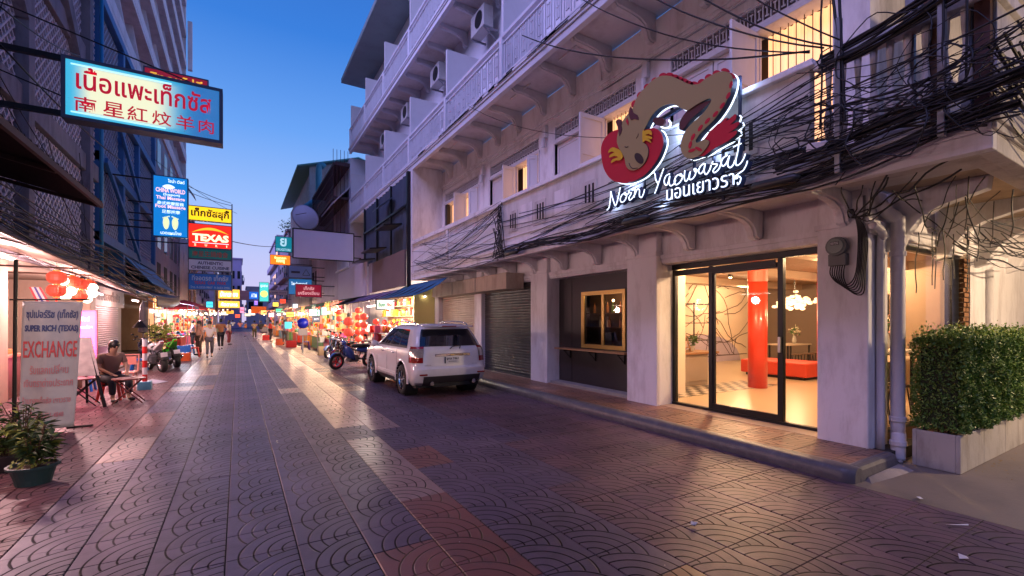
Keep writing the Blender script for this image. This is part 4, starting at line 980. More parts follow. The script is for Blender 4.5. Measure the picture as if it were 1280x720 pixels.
cb2 = MB()
for i in range(7):
    y0 = 2.87 - i * .025; d_ = .12 + .03 * i
    cb2.tube(smooth_open([(6.44, y0, 2.40), (6.43, y0 + .01, 2.28 - .01 * i), (6.42, y0 - .08, 2.16 - .02 * i), (6.42, y0 - .2, 2.14 - .02 * i), (6.43, 2.60 - .016 * i, 2.28), (6.44, 2.58 - .016 * i, 2.62), (6.44, 2.59 - .01 * i, 2.85), (6.40, 2.62 + .01 * i, 3.05)], 4), .0075, 5)
cb2.build('meter_cables', cable_m, mt_, smooth=True)
def pipe(name, pts, r, mat, label, cat='pipe', rings=()):
    t = thing(name, label, cat, (pts[-1][0], pts[-1][1], min(p[2] for p in pts)))
    MB().tube(pts, r, 14).build('pipe', mat, t, smooth=True)
    for (c, z) in rings: MB().lathe([(r + .004, z - .03), (r + .012, z - .025), (r + .012, z + .025), (r + .004, z + .03)], (c[0], c[1], 0), 14).build('collar', mat, t, smooth=False)
    return t
pvc = M('white pvc pipe', (.62, .60, .64), .5, var=.06, vscale=4, dirt=.3, dcol=(.3, .27, .25), dscale=4)
pipe('downpipe', smooth_open([(6.72, 2.46, 3.12), (6.78, 2.42, 3.02), (6.86, 2.35, 2.92), (6.87, 2.34, 2.7), (6.87, 2.34, .42), (6.86, 2.33, .34), (6.83, 2.32, .26), (6.82, 2.32, .2), (6.82, 2.32, .02)], 4), .073, pvc, 'thick white plastic downpipe in front of the side window edge', rings=(((6.87, 2.34), .50), ((6.82, 2.32), .22), ((6.87, 2.34), 2.5)))
pipe('downpipe', smooth_open([(6.4, 2.42, 2.82), (6.55, 2.40, 2.78), (6.69, 2.42, 2.7), (6.70, 2.45, 2.5), (6.70, 2.45, .02)], 4), .042, pvc, 'thinner white pipe running up the corner of the pillar')
pipe('conduit', [(6.47, 2.53, 2.3), (6.47, 2.53, 3.2)], .014, galv, 'thin grey conduit beside the meter on the pillar')
pipe('wall_post', [(10.9, 2.46, 2.55), (10.9, 2.46, 0)], .05, pvc, 'white pipe on the far right of the white side wall')

# ============================================================ planters and hedge
leafm = M('hedge leaf', (.085, .18, .03), .45, var=.45, vscale=14, spec=.4); leafm2 = M('young hedge leaf', (.17, .27, .045), .45, var=.3, vscale=20)
leafd = M('hedge core shade', (.03, .04, .015), .9)
def hedge_mesh(seed, w, d, h, n, left_bulge):
    q = random.Random(seed); b = MB(); y_ = MB()
    for i in range(n):
        f = q.random()
        # position on the shell, jittered inward
        u_, v_, s_ = q.uniform(0, w), q.uniform(0, d), q.uniform(0, h); dep = abs(q.gauss(0, .045))
        side_ = q.choices((0, 1, 2, 3), (w * h * 1.6, d * h * 1.0, w * d, w * h * .5))[0]
        bump_ = .05 * math.sin(u_ * 9 + seed) * math.sin(s_ * 7 + seed * 2) + .03 * math.sin(s_ * 15 + u_ * 11)
        if side_ == 0: p = Vector((u_, -bump_ + dep, s_)); nn = Vector((0, -1, 0))
        elif side_ == 1: p = Vector((-bump_ + dep, v_, s_)) if left_bulge else Vector((w - dep, v_, s_)); nn = Vector((-1, 0, 0))
        elif side_ == 2: p = Vector((u_, v_, h - dep + bump_ * .8 + q.random() ** 5 * .14)); nn = Vector((0, 0, 1))
        else: p = Vector((u_, d + bump_ - dep, s_)); nn = Vector((0, 1, 0))
        a = (Vector((q.gauss(0, 1), q.gauss(0, 1), q.gauss(0, 1) + .6)) + nn * .8).normalized(); L_ = q.uniform(.013, .025)
        s2 = a.cross(nn + Vector((q.gauss(0, .5), q.gauss(0, .5), q.gauss(0, .5)))).normalized() * L_ * .42
        (y_ if (f < .22 or (side_ == 2 and f < .4)) else b).quad(p - a * L_, p + s2, p + a * L_, p - s2)
    return b, y_
planter_m = M('soiled planter concrete', (.42, .40, .37), .8, var=.15, vscale=3, dirt=.6, dcol=(.17, .14, .11), dscale=3.5, bump=.25, bscale=40, streak=True)
px_ = [6.8, 7.6, 8.45, 9.3, 10.15]
for i in range(4):
    x0, x1 = px_[i], px_[i + 1] - .006
    wh = ('nearest, with a visible end face', 'second from the corner', 'third from the corner', 'farthest to the right')[i]
    t = thing('concrete_planter', 'low pale concrete planter box under the hedge, ' + wh, 'planter', ((x0 + x1) / 2, 1.95, 0), 0, 'concrete planters along the side wall')
    b = MB(); b.box(x0, x1, 1.76, 1.80, 0, .42).box(x0, x1, 2.14, 2.18, 0, .42).box(x0, x0 + .04, 1.8, 2.14, 0, .42).box(x1 - .04, x1, 1.8, 2.14, 0, .42); b.build('box', planter_m, t, bevel=.006)
    MB().box(x0 + .04, x1 - .04, 1.8, 2.14, .2, .39).build('soil', M('soil', (.07, .04, .025), .95, var=.4, vscale=40, bump=.8) if 'soil' not in bpy.data.materials else bpy.data.materials['soil'], t)
    wh = ('leftmost clump, with a bulging left side', 'second clump from the pipe', 'third clump from the pipe', 'rightmost clump at the frame edge')[i]
    hd = thing('hedge', 'dense clipped green hedge of small leaves, ' + wh, 'hedge', ((x0 + x1) / 2, 1.95, .4), 0, 'clipped hedge in the concrete planters')
    b, y_ = hedge_mesh(31 + i * 7, x1 - x0 + .02, .48, 1.05, 24000 if i == 0 else 16000, i == 0)
    for m_ in (b, y_): m_.v = [(p[0] + x0 + (.04 if i == 0 else 0), p[1] + 1.72, p[2] + .44 + (.02 * math.sin(p[0] * 5))) for p in m_.v]
    b.build('foliage', leafm, hd); y_.build('young_foliage', leafm2, hd)
    MB().box(x0 + .06, x1, 1.80, 2.12, .50, 1.38).build('dark_core', leafd, hd)  # solid dark box stands for the shade between inner leaves
    s_ = MB()
    for k in range(7): s_.tube([(x0 + .1 + k * .1, 1.95 + rnd.uniform(-.08, .08), .38), (x0 + .1 + k * .1 + rnd.uniform(-.05, .05), 1.95, .7)], .012, 5)
    s_.build('stem', wood_dark, hd)

nb_b = thing('corner_building', 'plain building across the side street, outside the right edge of the view', 'building', (16, -8, 0))
MB().box(7.5, 32, -14, -4.5, 0, 13).build('wall', M('neighbour plaster', (.30, .25, .22), .8, var=.15, dirt=.4), nb_b)
for i in range(6):
    for k in range(3): MB().box(9 + i * 3.6, 10.6 + i * 3.6, -4.52, -4.47, 4 + k * 3.1, 5.8 + k * 3.1).build('window', dark_glass, nb_b)
lpst = thing('assumed_street_lamp', 'plain assumed side street lamp on a grey post, added outside the right edge of the view', 'street lamp', (10.4, -1.6, 0))  # assumed lamp, added out of view for warm light on hedge and planter
MB().tube([(10.4, -1.6, 0), (10.4, -1.6, 3.1), (10.3, -1.3, 3.25)], .04, 8).build('post', galv, lpst); MB().lathe([(.02, .1), (.16, 0), (.15, -.02)], (10.3, -1.25, 3.22), 14).build('shade', galv, lpst); MB().ball((10.3, -1.25, 3.17), .06).build('bulb', E('assumed side lamp bulb', (1, .72, .42), 10), lpst)
lamp('assumed_street_light', lpst, 'POINT', (10.3, -1.25, 3.05), 430, (1, .70, .42), .08)

# ============================================================ cables
def wire(p, q_, sag=.2, n=10, jit=0.0, seed=0):
    p, q_ = Vector(p), Vector(q_); w_ = random.Random(seed); out = []
    a1, a2, f1, f2 = w_.uniform(-1, 1), w_.uniform(-1, 1), w_.uniform(.6, 1.6), w_.uniform(1.2, 2.6)
    for i in range(n + 1):
        t = i / n; r_ = p.lerp(q_, t); r_.z -= sag * 4 * t * (1 - t)
        e = math.sin(math.pi * t); r_.z += jit * e * (a1 * math.sin(f1 * t * 6.28) + a2 * .6 * math.sin(f2 * t * 6.28)); r_.y += jit * .5 * e * a2 * math.cos(f1 * 6.28 * t); r_.x += jit * .25 * e * a1
        out.append(r_)
    return out
def cable(pts, r, label, group=None, name='power_cable', mat=None):
    o = MB().tube(pts, r, 5).build(name, mat or cable_m, smooth=True); tag(o, label, 'cable', group); return o
def bundle(name, specs, label, cat='cables', mat=None):
    b = MB()
    for pts, r in specs: b.tube(pts, r, 5, cap=False)
    o = b.build(name, mat or cable_m, smooth=True); tag(o, label, cat); o['kind'] = 'stuff'; return o
w2 = random.Random(3)
sp = []
for i in range(15):     # heavy trunk along the balcony edge
    x = 5.26 + w2.uniform(-.07, .06); z0 = 3.27 + w2.uniform(-.07, .09); pts = []
    ph = w2.uniform(0, 6); k = w2.uniform(.6, 1.6)
    for j in range(34):
        y = 9.6 - j * .26; z = z0 + .05 * math.sin(y * k + ph) + .03 * math.sin(y * 3.1 + ph * 2) - .07 * abs(math.sin((y - 1.2) * .9)) + max(0, (2.6 - y)) * .10
        pts.append((x + .02 * math.sin(y * 2 + ph), y, z))
    sp.append((pts, w2.choice((.005, .007, .009, .012))))
bundle('cable_trunk', sp, 'thick sagging trunk of black cables running under the balcony edge and sign')
for y_, z_, lb_ in ((8.7, 3.2, 'farthest'), (5.0, 3.22, 'middle'), (2.9, 3.25, 'nearest')):
    b = MB(); b.tube([(5.2, y_ - .28, z_), (5.2, y_ - .22, z_), (5.2, y_ + .22, z_ + .01), (5.2, y_ + .28, z_ + .01)], .05, 10, rs=[.02, .055, .055, .02])
    tag(b.build('splice_closure', M('black splice plastic', (.02, .02, .022), .45) if 'black splice plastic' not in bpy.data.materials else bpy.data.materials['black splice plastic'], smooth=True), lb_ + ' black cable splice tube hanging in the trunk of cables under the sign', 'cable joint', 'splice tubes on the cable trunk')
sp = []
for i in range(24):     # wild web on the farther balcony front
    y0, y1 = 15.9, 9.4; z0, z1 = w2.uniform(3.15, 4.3), w2.uniform(3.1, 4.5)
    sp.append((wire((5.33 + w2.uniform(-.06, .02), y0 - w2.uniform(0, 2), z0), (5.3 + w2.uniform(-.06, .03), y1, z1), w2.uniform(-.1, .35), 16, .09, i), w2.choice((.005, .006, .009))))
for i in range(22): sp.append((wire((5.3, 9.4 + w2.uniform(-.1, .1), w2.uniform(3.3, 4.5)), (5.27, 9.4 + w2.uniform(-.4, .4), w2.uniform(3.1, 4.3)), .0, 8, .14, i + 90), .010))
bundle('cable_web', sp, 'messy web of thin black cables across the farther balcony front')
sp = []
for i in range(22):     # fan from the corner pole along the parapet
    z0 = w2.uniform(3.5, 4.45); y1 = w2.uniform(5.2, 9.5)
    sp.append((wire((5.27 + w2.uniform(-.08, .05), 2.3, z0), (5.3, y1, 3.35 + w2.uniform(-.05, .7) * (.3 if i % 2 else 1)), w2.uniform(.0, .15), 14, .06, i + 20), w2.choice((.004, .006, .008))))
bundle('cable_fan', sp, 'fan of black cables spreading left from the corner pole across the parapet')
sp = []
for i in range(16):     # second run at rail height
    zz = 4.42 + w2.uniform(-.08, .10); sp.append((wire((5.27 + w2.uniform(-.05, .05), 2.45, zz - .05), (5.22 + w2.uniform(-.06, .06), .6, zz + .3), w2.uniform(.0, .12), 20, .04, i + 1500), w2.choice((.008, .011, .015))))
for i in range(14):
    zz = 3.5 + w2.uniform(-.08, .10); sp.append((wire((5.22 + w2.uniform(-.05, .05), 2.9, zz - .1), (5.2 + w2.uniform(-.06, .06), .4, zz + .22), w2.uniform(-.05, .1), 20, .04, i + 1600), w2.choice((.007, .010, .013))))
for i in range(34):     # the tangle at the corner
    y0, y1 = w2.uniform(2.0, 3.6), w2.uniform(.1, 1.6); z0, z1 = w2.gauss(3.75, .24), w2.gauss(3.8, .26)
    sp.append((wire((5.25 + w2.uniform(-.12, .1), y0, z0), (5.22 + w2.uniform(-.12, .1), y1, z1), w2.uniform(-.1, .25), 26, .06, i + 200), w2.choice((.004, .005, .007, .010))))
for i in range(26):     # on round the corner along the side street
    z0 = w2.gauss(3.75, .2); sp.append((wire((5.25, w2.uniform(.9, 1.2), z0), (11 + w2.uniform(-3, 3), 1.0 + w2.uniform(-.1, .1), z0 + w2.uniform(-.3, .2)), w2.uniform(.1, .5), 22, .09, i + 400), w2.choice((.007, .009, .012))))
for i in range(16):     # loops
    c = Vector((5.2 + w2.uniform(-.1, .1), w2.uniform(.9, 2.8), w2.uniform(3.3, 4.4))); rr = w2.uniform(.08, .32); a = w2.uniform(0, 6); pts = []
    for j in range(30): t = a + j * .22; pts.append(c + Vector((.03 * math.sin(j), rr * math.cos(t) * 1.2, rr * math.sin(t) * (1 + .2 * math.sin(j)))))
    sp.append((pts, w2.choice((.004, .006, .008))))
for i in range(5):      # heavy vertical drops
    y = w2.uniform(1.25, 2.5); sp.append((wire((5.22, y, 5.6), (5.24, y + w2.uniform(-.2, .2), 3.7), 0, 10, .05, i + 700), w2.choice((.010, .014))))
bundle('cable_tangle', sp, 'dense black tangle of cables at the balcony corner, top right')
sp = []
for i in range(15):     # under the corner soffit
    p = Vector((w2.uniform(6.0, 7.2), w2.uniform(1.35, 2.3), w2.uniform(2.95, 3.26))); q_ = Vector((w2.uniform(6.9, 8.9), w2.uniform(1.4, 2.3), w2.uniform(2.5, 3.2)))
    sp.append((wire(p, q_, w2.uniform(0, .25), 22, .05, i + 800), w2.choice((.004, .005, .007))))
for i in range(14):
    q_ = Vector((7.9 + w2.uniform(-.3, .3), 1.9 + w2.uniform(-.25, .25), 2.75 + w2.uniform(-.1, .14))); sp.append((wire(q_, q_ + Vector((w2.uniform(1.2, 4.5), w2.uniform(-.2, .2), w2.uniform(-.15, .25))), w2.uniform(0, .2), 12, .07, i + 900), w2.choice((.005, .007, .010))))
for i in range(8):
    p = Vector((w2.uniform(6.7, 8.6), w2.uniform(1.7, 2.3), 2.8)); sp.append((wire(p, p + Vector((w2.uniform(-.1, .1), 0, -w2.uniform(.2, .9))), 0, 8, .05, i + 990), .006))
for i in range(8):
    sp.append((wire((5.75 + w2.uniform(-.2, .3), 2.0 + w2.uniform(-.5, .5), 3.16), (6.42, 2.62 + w2.uniform(-.05, .05), 2.95), w2.uniform(0, .2), 12, .08, i + 1100), w2.choice((.007, .010))))
bundle('drooping_cables', sp, 'loose black wires drooping under the stained corner soffit above the hedge')
def corner_cable(u, v, X, u2, v2, X2, r, lb, sag=.1): cable(wire(onX(u, v, X), onX(u2, v2, X2), sag, 12, .02, int(u)), r, lb, 'single overhead cables near the corner')
cable(wire((5.3, 8.4, 7.9), onX(1012, 64, 5.2), .28, 14, .02, 1), .012, 'long black cable from the upper balcony rail down to the corner, topmost of its run')
cable(wire((5.2, 6.4, 7.5), onX(1012, 66, 5.15), .25, 14, .02, 2), .009, 'black cable crossing the carved grille towards the corner pole')
cable(wire((4.6, 5.4, 7.4), onX(1030, 60, 5.15), .3, 14, .03, 3), .010, 'black cable dropping steeply to the corner above the lit window')
cable(wire((4.3, 4.6, 7.2), onX(1040, 58, 5.1), .35, 14, .03, 4), .010, 'black cable dropping past the big lit window to the corner')
cable(wire((4.0, 4.2, 7.4), onX(1050, 50, 5.1), .3, 14, .03, 5), .008, 'thin cable nearest the top right dropping to the corner pole')
cable(wire((5.35, 11.2, 7.5), onX(1010, 145, 5.2), .5, 16, .0, 6), .006, 'very thin cable crossing from the upper rail behind the dragon sign')
cable(wire((5.3, 9.4, 4.0), onX(1010, 120, 5.25), .12, 14, .02, 7), .011, 'single black cable stretched along the parapet behind the sign')
for i, (p0, p1, mt, lb) in enumerate((((5.26, 2.28, 3.2), (5.26, 2.28, 4.78), galv, 'thin grey steel pole holding the cables left of the corner'), ((5.26, 1.48, 3.3), (5.26, 1.48, 5.4), galv, 'grey steel channel pole at the balcony corner'))):
    b = MB(); b.beam(p0, p1, .05, .07); t = b.build('cable_pole', mt, bevel=.004); tag(t, lb, 'pole')
cv = thing('camera_box', 'small white security camera on the parapet right of the sign', 'camera', onX(1020, 186, 5.25))
p = onX(1022, 184, 5.22); MB().obox(p, (.08, .2, .1), 0, R(8)).build('body', pvc, cv, bevel=.02); MB().lathe([(.03, 0), (.035, .02)], p + Vector((0, .11, 0)), 10, 'Y').build('lens', black_metal, cv)

# ============================================================ parked SUV
def matc(name, *a, **k): return bpy.data.materials[name] if name in bpy.data.materials else M(name, *a, **k)
paint = M('white car paint', (.74, .73, .74), .28, 0, spec=.6, coat=1.0, dirt=.12, dcol=(.35, .3, .28), dscale=6)
chrome = M('chrome', (.7, .7, .72), .12, 1.0); tailred = M('tail lamp red', (.26, .008, .010), .15, coat=.6); tailclear = M('tail lamp clear', (.55, .5, .48), .1, .5, var=.5, vscale=30, coat=1); trim = M('dark car trim', (.045, .04, .042), .5, var=.1)
carglass = M('tinted car glass', (.012, .014, .02), .04, 0, spec=.9, coat=.6)
def make_car():
    car = thing('parked_car', 'white SUV with roof rails parked at the kerb with its rear to the camera', 'car')
    rings = [(.27, .24, 4.40, .83, .16), (.36, .07, 4.56, .895, .19), (.50, .0, 4.66, .92, .21), (.66, .01, 4.67, .928, .22), (.71, .05, 4.65, .925, .22), (.80, .06, 4.60, .925, .22), (.92, .07, 4.48, .92, .22), (1.04, .085, 4.25, .905, .22), (1.11, .105, 3.62, .885, .21), (1.16, .15, 3.42, .865, .21),
             (1.30, .25, 3.12, .825, .21), (1.46, .37, 2.82, .765, .21), (1.545, .43, 2.66, .725, .21), (1.61, .45, 2.48, .665, .20), (1.655, .56, 2.30, .57, .18), (1.675, .80, 2.05, .38, .14)]
    FR = [0, .26, .5, .7, .86, 1.0]; SF = [.0, .018, .05, .10, .19, .31, .33, .46, .595, .615, .76, .93, .97, 1.0]; arcs = [22.5, 45, 67.5, 90]
    def ringpts(z, yr, yf, w, rc):
        h = []
        crown = .05
        for f in FR: x = f * (w - rc); h.append((x, yr + crown * (x / w) ** 2, z))
        y0 = yr + crown
        for a in arcs: h.append((w - rc + rc * math.sin(R(a)), y0 + rc * (1 - math.cos(R(a))) * 1.0, z))
        ys0, ys1 = y0 + rc, yf - rc - .12
        for f in SF[1:]: h.append((w - (.02 * max(0, (f - .8) / .2) ** 2), ys0 + f * (ys1 - ys0), z))
        for a in arcs[::-1][1:] + [0]: h.append((w - rc - .02 + rc * math.sin(R(a)), yf - .12 - rc * (1 - math.cos(R(90 - (90 - a)))) + 0, z)) if False else h.append((w - .02 - rc + rc * math.sin(R(a)), ys1 + rc * math.cos(R(a)), z))
        for f in FR[::-1][1:]: x = f * (w - rc - .02); h.append((x, ys1 + rc + .12 * (1 - (x / w) ** 2), z))
        return h
    G = [ringpts(*r_) for r_ in rings]; n = len(G[0])
    full = [g + [(-x, y, z) for x, y, z in g[1:-1]][::-1] for g in G]; nf = len(full[0])
    b = MB(); vs = [p for g in full for p in g]; fs = []
    for i in range(len(full) - 1):
        for j in range(nf): j2 = (j + 1) % nf; fs.append((i * nf + j, i * nf + j2, (i + 1) * nf + j2, (i + 1) * nf + j))
    b.add(vs, fs)
    b.add(full[0], [tuple(range(nf))[::-1]]); b.add(full[-1], [tuple(range(nf))])
    me = b.mesh('body_raw', paint)
    import bmesh
    bm = bmesh.new(); bm.from_mesh(me); bmesh.ops.remove_doubles(bm, verts=bm.verts, dist=.0005); bmesh.ops.recalc_face_normals(bm, faces=bm.faces); bm.to_mesh(me); bm.free()
    ob = bpy.data.objects.new('body', me); COL.objects.link(ob)
    cuts = []
    WY = (.96, 3.66); WR = .36
    for y in WY:
        cb = MB(); cb.lathe([(.425, -1.2), (.425, 1.2)], (0, y, .37), 40, 'X'); c = bpy.data.objects.new('cut', cb.mesh('cut', trim)); COL.objects.link(c); cuts.append(c)
        md = ob.modifiers.new('b', 'BOOLEAN'); md.object = c; md.operation = 'DIFFERENCE'; md.solver = 'EXACT'
    bpy.context.view_layer.update(); dg = bpy.context.evaluated_depsgraph_get(); m2 = bpy.data.meshes.new_from_object(ob.evaluated_get(dg))
    ob.modifiers.clear(); ob.data = m2
    for c in cuts: bpy.data.objects.remove(c)
    m2.polygons.foreach_set('use_smooth', [True] * len(m2.polygons)); m2.set_sharp_from_angle(angle=R(32))
    m2.materials.clear(); m2.materials.append(paint); ob.parent = car; WM['body'] = Matrix()
    def half_index(j): return j
    def cells(name, i0, i1, j0, j1, mat, off=.006, side=1, parent=car, inset=0, smooth=True):
        grid = []
        for i in range(i0, i1 + 1):
            row = []
            for j in range(j0, j1 + 1):
                jj = abs(j); x, y, z = G[i][jj]; sx_ = -1 if (side < 0 or j < 0) else 1
                p = Vector((x * sx_, y, z))
                # outward offset
                c = Vector((0, min(max(y, .8), 3.0), min(z, 1.0))); nrm = Vector((x * sx_, (y - c.y) * 1.4, (z - c.z) * .6)).normalized()
                if jj <= 5: nrm = Vector((0, -1, .25 if z > 1.1 else 0)).normalized()
                elif jj >= 10 and jj < 9 + len(SF): nrm = Vector((sx_, 0, .35 if z > 1.1 else 0)).normalized()
                row.append(p + nrm * off)
            grid.append(row)
        mb = MB(); mb.sheet(grid); return mb.build(name, mat, parent, smooth=smooth)
    J0 = 9                                           # index of SF[0]
    for s in (1, -1):
        cells('side_window', 9, 12, J0 + 3, J0 + 5, carglass, .006, s); cells('side_window', 9, 12, J0 + 6, J0 + 8, carglass, .006, s); cells('side_window', 9, 12, J0 + 9, J0 + 11, carglass, .006, s)
        cells('window_trim', 9, 12, J0 + 3, J0 + 11, trim, .002, s); cells('belt_strip', 8, 9, J0 + 3, J0 + 11, trim, .004, s)
        tl = cells('tail_lamp', 5, 9, 5, J0 + 1, tailred, .010, s); cells('clear_lens', 6, 8, 5, J0 + 1, tailclear, .016, s, tl)
        cells('sill', 0, 1, J0 + 3, J0 + 11, trim, .006, s)
    cells('rear_window', 9, 12, -6, 6, carglass, .010); cells('windscreen', 9, 12, n - 5, n - 1, carglass, .01) ; cells('windscreen', 9, 12, n - 5, n - 1, carglass, .01, -1)
    cells('rear_diffuser', 0, 2, -5, 5, trim, .012)
    sp_ = MB(); sp_.prism([(-.62, .44, 1.60), (-.66, .30, 1.595), (-.60, .24, 1.60), (.60, .24, 1.60), (.66, .30, 1.595), (.62, .44, 1.60)], (0, 0, .035)); sp_.build('roof_spoiler', paint, car, bevel=.012)
    MB().box(-.18, .18, .228, .245, 1.604, 1.628).build('brake_lamp', tailred, car, bevel=.004)
    MB().box(-.42, .46, .06, .09, .935, .995).build('chrome_strip', chrome, car, bevel=.012)
    pl_ = MB().box(-.19, .19, .045, .056, .775, .925).build('number_plate', M('plate white', (.72, .72, .70), .4), car, bevel=.004)
    bl_ = M('plate black', (.02, .02, .03), .5)
    lettering(pl_, 'ฐกล 7461', (-.15, .044, .845), (1, 0, 0), (0, 0, 1), .30, .062, bl_, .002, .02); lettering(pl_, 'กรุงเทพมหานคร', (-.10, .044, .795), (1, 0, 0), (0, 0, 1), .2, .03, bl_, .002)
    MB().box(-.2, -.17, .04, .0445, .775, .925).build('plate_tab', bl_, pl_)
    lettering(car, 'CAPTIVA', (-.68, .055, .735), (1, 0, 0), (0, 0, 1), .16, .022, chrome, .003, name='badge'); lettering(car, 'ECOTEC', (.5, .05, .735), (1, 0, 0), (0, 0, 1), .14, .02, chrome, .003, name='badge')
    MB().box(-.045, .045, .048, .06, .944, .985).build('emblem', M('gold emblem', (.55, .42, .2), .3, .8), car, bevel=.006)
    MB().tube([(-.05, .085, 1.10), (.02, .10, 1.15), (.24, .14, 1.17)], .011, 6).tube([(.2, .10, 1.1), (.24, .13, 1.18)], .012, 6).build('rear_wiper', trim, car)
    for s in (-1, 1):
        MB().box(s * .72 - .09, s * .72 + .09, -.012, .03, .525, .56).build('reflector', tailred, car, bevel=.006)
        MB().lathe([(.045, -.07), (.045, .05)], (s * .52, .06, .345), 16, 'Y').lathe([(.034, -.071), (.034, -.02)], (s * .52, .06, .345), 16, 'Y').build('exhaust', chrome, car, smooth=False)
        rail = MB(); rail.tube(smooth_open([(s * .66, .62, 1.625), (s * .655, .75, 1.685), (s * .64, 1.2, 1.72), (s * .64, 1.9, 1.72), (s * .655, 2.35, 1.67), (s * .66, 2.45, 1.62)], 4), .018, 8); rail.build('roof_rail', chrome, car, smooth=True)
        for y in (1.52, 2.42): MB().tube([(s * .925, y, .965), (s * .955, y + .03, .97), (s * .955, y + .15, .97), (s * .925, y + .19, .965)], .014, 6).build('door_handle', chrome, car, smooth=True)
        mi = MB().ball((s * 1.02, 2.98, 1.13), (.10, .07, .085), 12, 8).beam((s * .88, 3.0, 1.07), (s * .98, 3.0, 1.1), .05, .03); mi.build('mirror', paint, car, smooth=True)
        seam = MB()
        for l in ([(s * .926, 1.30, .5), (s * .928, 1.32, .8), (s * .91, 1.36, 1.04)], [(s * .927, 2.14, .38), (s * .928, 2.14, .8), (s * .905, 2.15, 1.05)], [(s * .925, 3.08, .4), (s * .925, 3.08, .8), (s * .90, 3.1, 1.04)], [(s * .925, 1.45, .36), (s * .925, 2.9, .36)]): seam.tube(l, .004, 4)
        seam.build('door_seam', trim, car)
        rub_ = MB(); rub_.box(s * .92 - .015, s * .92 + .015, 1.42, 3.0, .42, .50) if s > 0 else rub_.box(-.935, -.905, 1.42, 3.0, .42, .50); rub_.build('door_strip', paint, car, bevel=.01)
        for y in WY:
            ar = MB(); prof = []
            for r0, r1, x0, x1 in ((.425, .475, .90, .945),):
                m = 22; gr = []
                for k in range(m + 1):
                    a = R(-8 + 196 * k / m); gr.append([(s * xx, y + rr * math.cos(a), .37 + rr * math.sin(a)) for xx, rr in ((.80, .424), (.937, .424), (.945, .44), (.935, .47), (.915, .49))])
                ar.sheet(gr)
            ar.build('arch_flare', paint, car, smooth=True)
            wl = MB(); wl.lathe([(.0, 0), (.42, .0), (.424, s * .3)], (s * .62, y, .37), 28, 'X', cap=False); wl.build('wheel_well', rubber, car)
            wh = MB(); ti = [(.235, -.11), (.30, -.118), (.345, -.10), (.36, -.06), (.362, 0), (.36, .06), (.345, .10), (.30, .118), (.235, .11)]
            wh.lathe(ti, (s * .815, y, WR), 36, 'X', cap=False); w_ = wh.build('wheel', rubber, car, smooth=True)
            rm = MB(); rm.lathe([(.255, -.10 * s), (.24, .085 * s), (.225, .09 * s), (.215, .05 * s)], (s * .825, y, WR), 32, 'X', cap=False); rm.lathe([(.0, .08 * s), (.045, .085 * s), (.055, .05 * s)], (s * .825, y, WR), 16, 'X')
            for k in range(5):
                for da in (-.16, .16):
                    a = k * 2 * math.pi / 5 + .3 + da; a2 = k * 2 * math.pi / 5 + .3 + da * .35
                    rm.beam((s * .895, y + .045 * math.cos(a2), WR + .045 * math.sin(a2)), (s * .905, y + .235 * math.cos(a), WR + .235 * math.sin(a)), .026, .03, (1, 0, 0))
            rm.build('rim', chrome, w_, smooth=False); MB().lathe([(0, 0), (.235, 0)], (s * .82, y, WR), 24, 'X').build('brake_disc', black_metal, w_)
    MB().box(-.8, .8, .3, 4.3, .22, .36).box(-.45, .45, .1, .5, .25, .33).build('underbody', rubber, car)
    return car
car = make_car(); car.location = (4.07, 9.3, 0); car.scale = (.955, .95, .965); car.rotation_euler = (0, 0, R(.6))

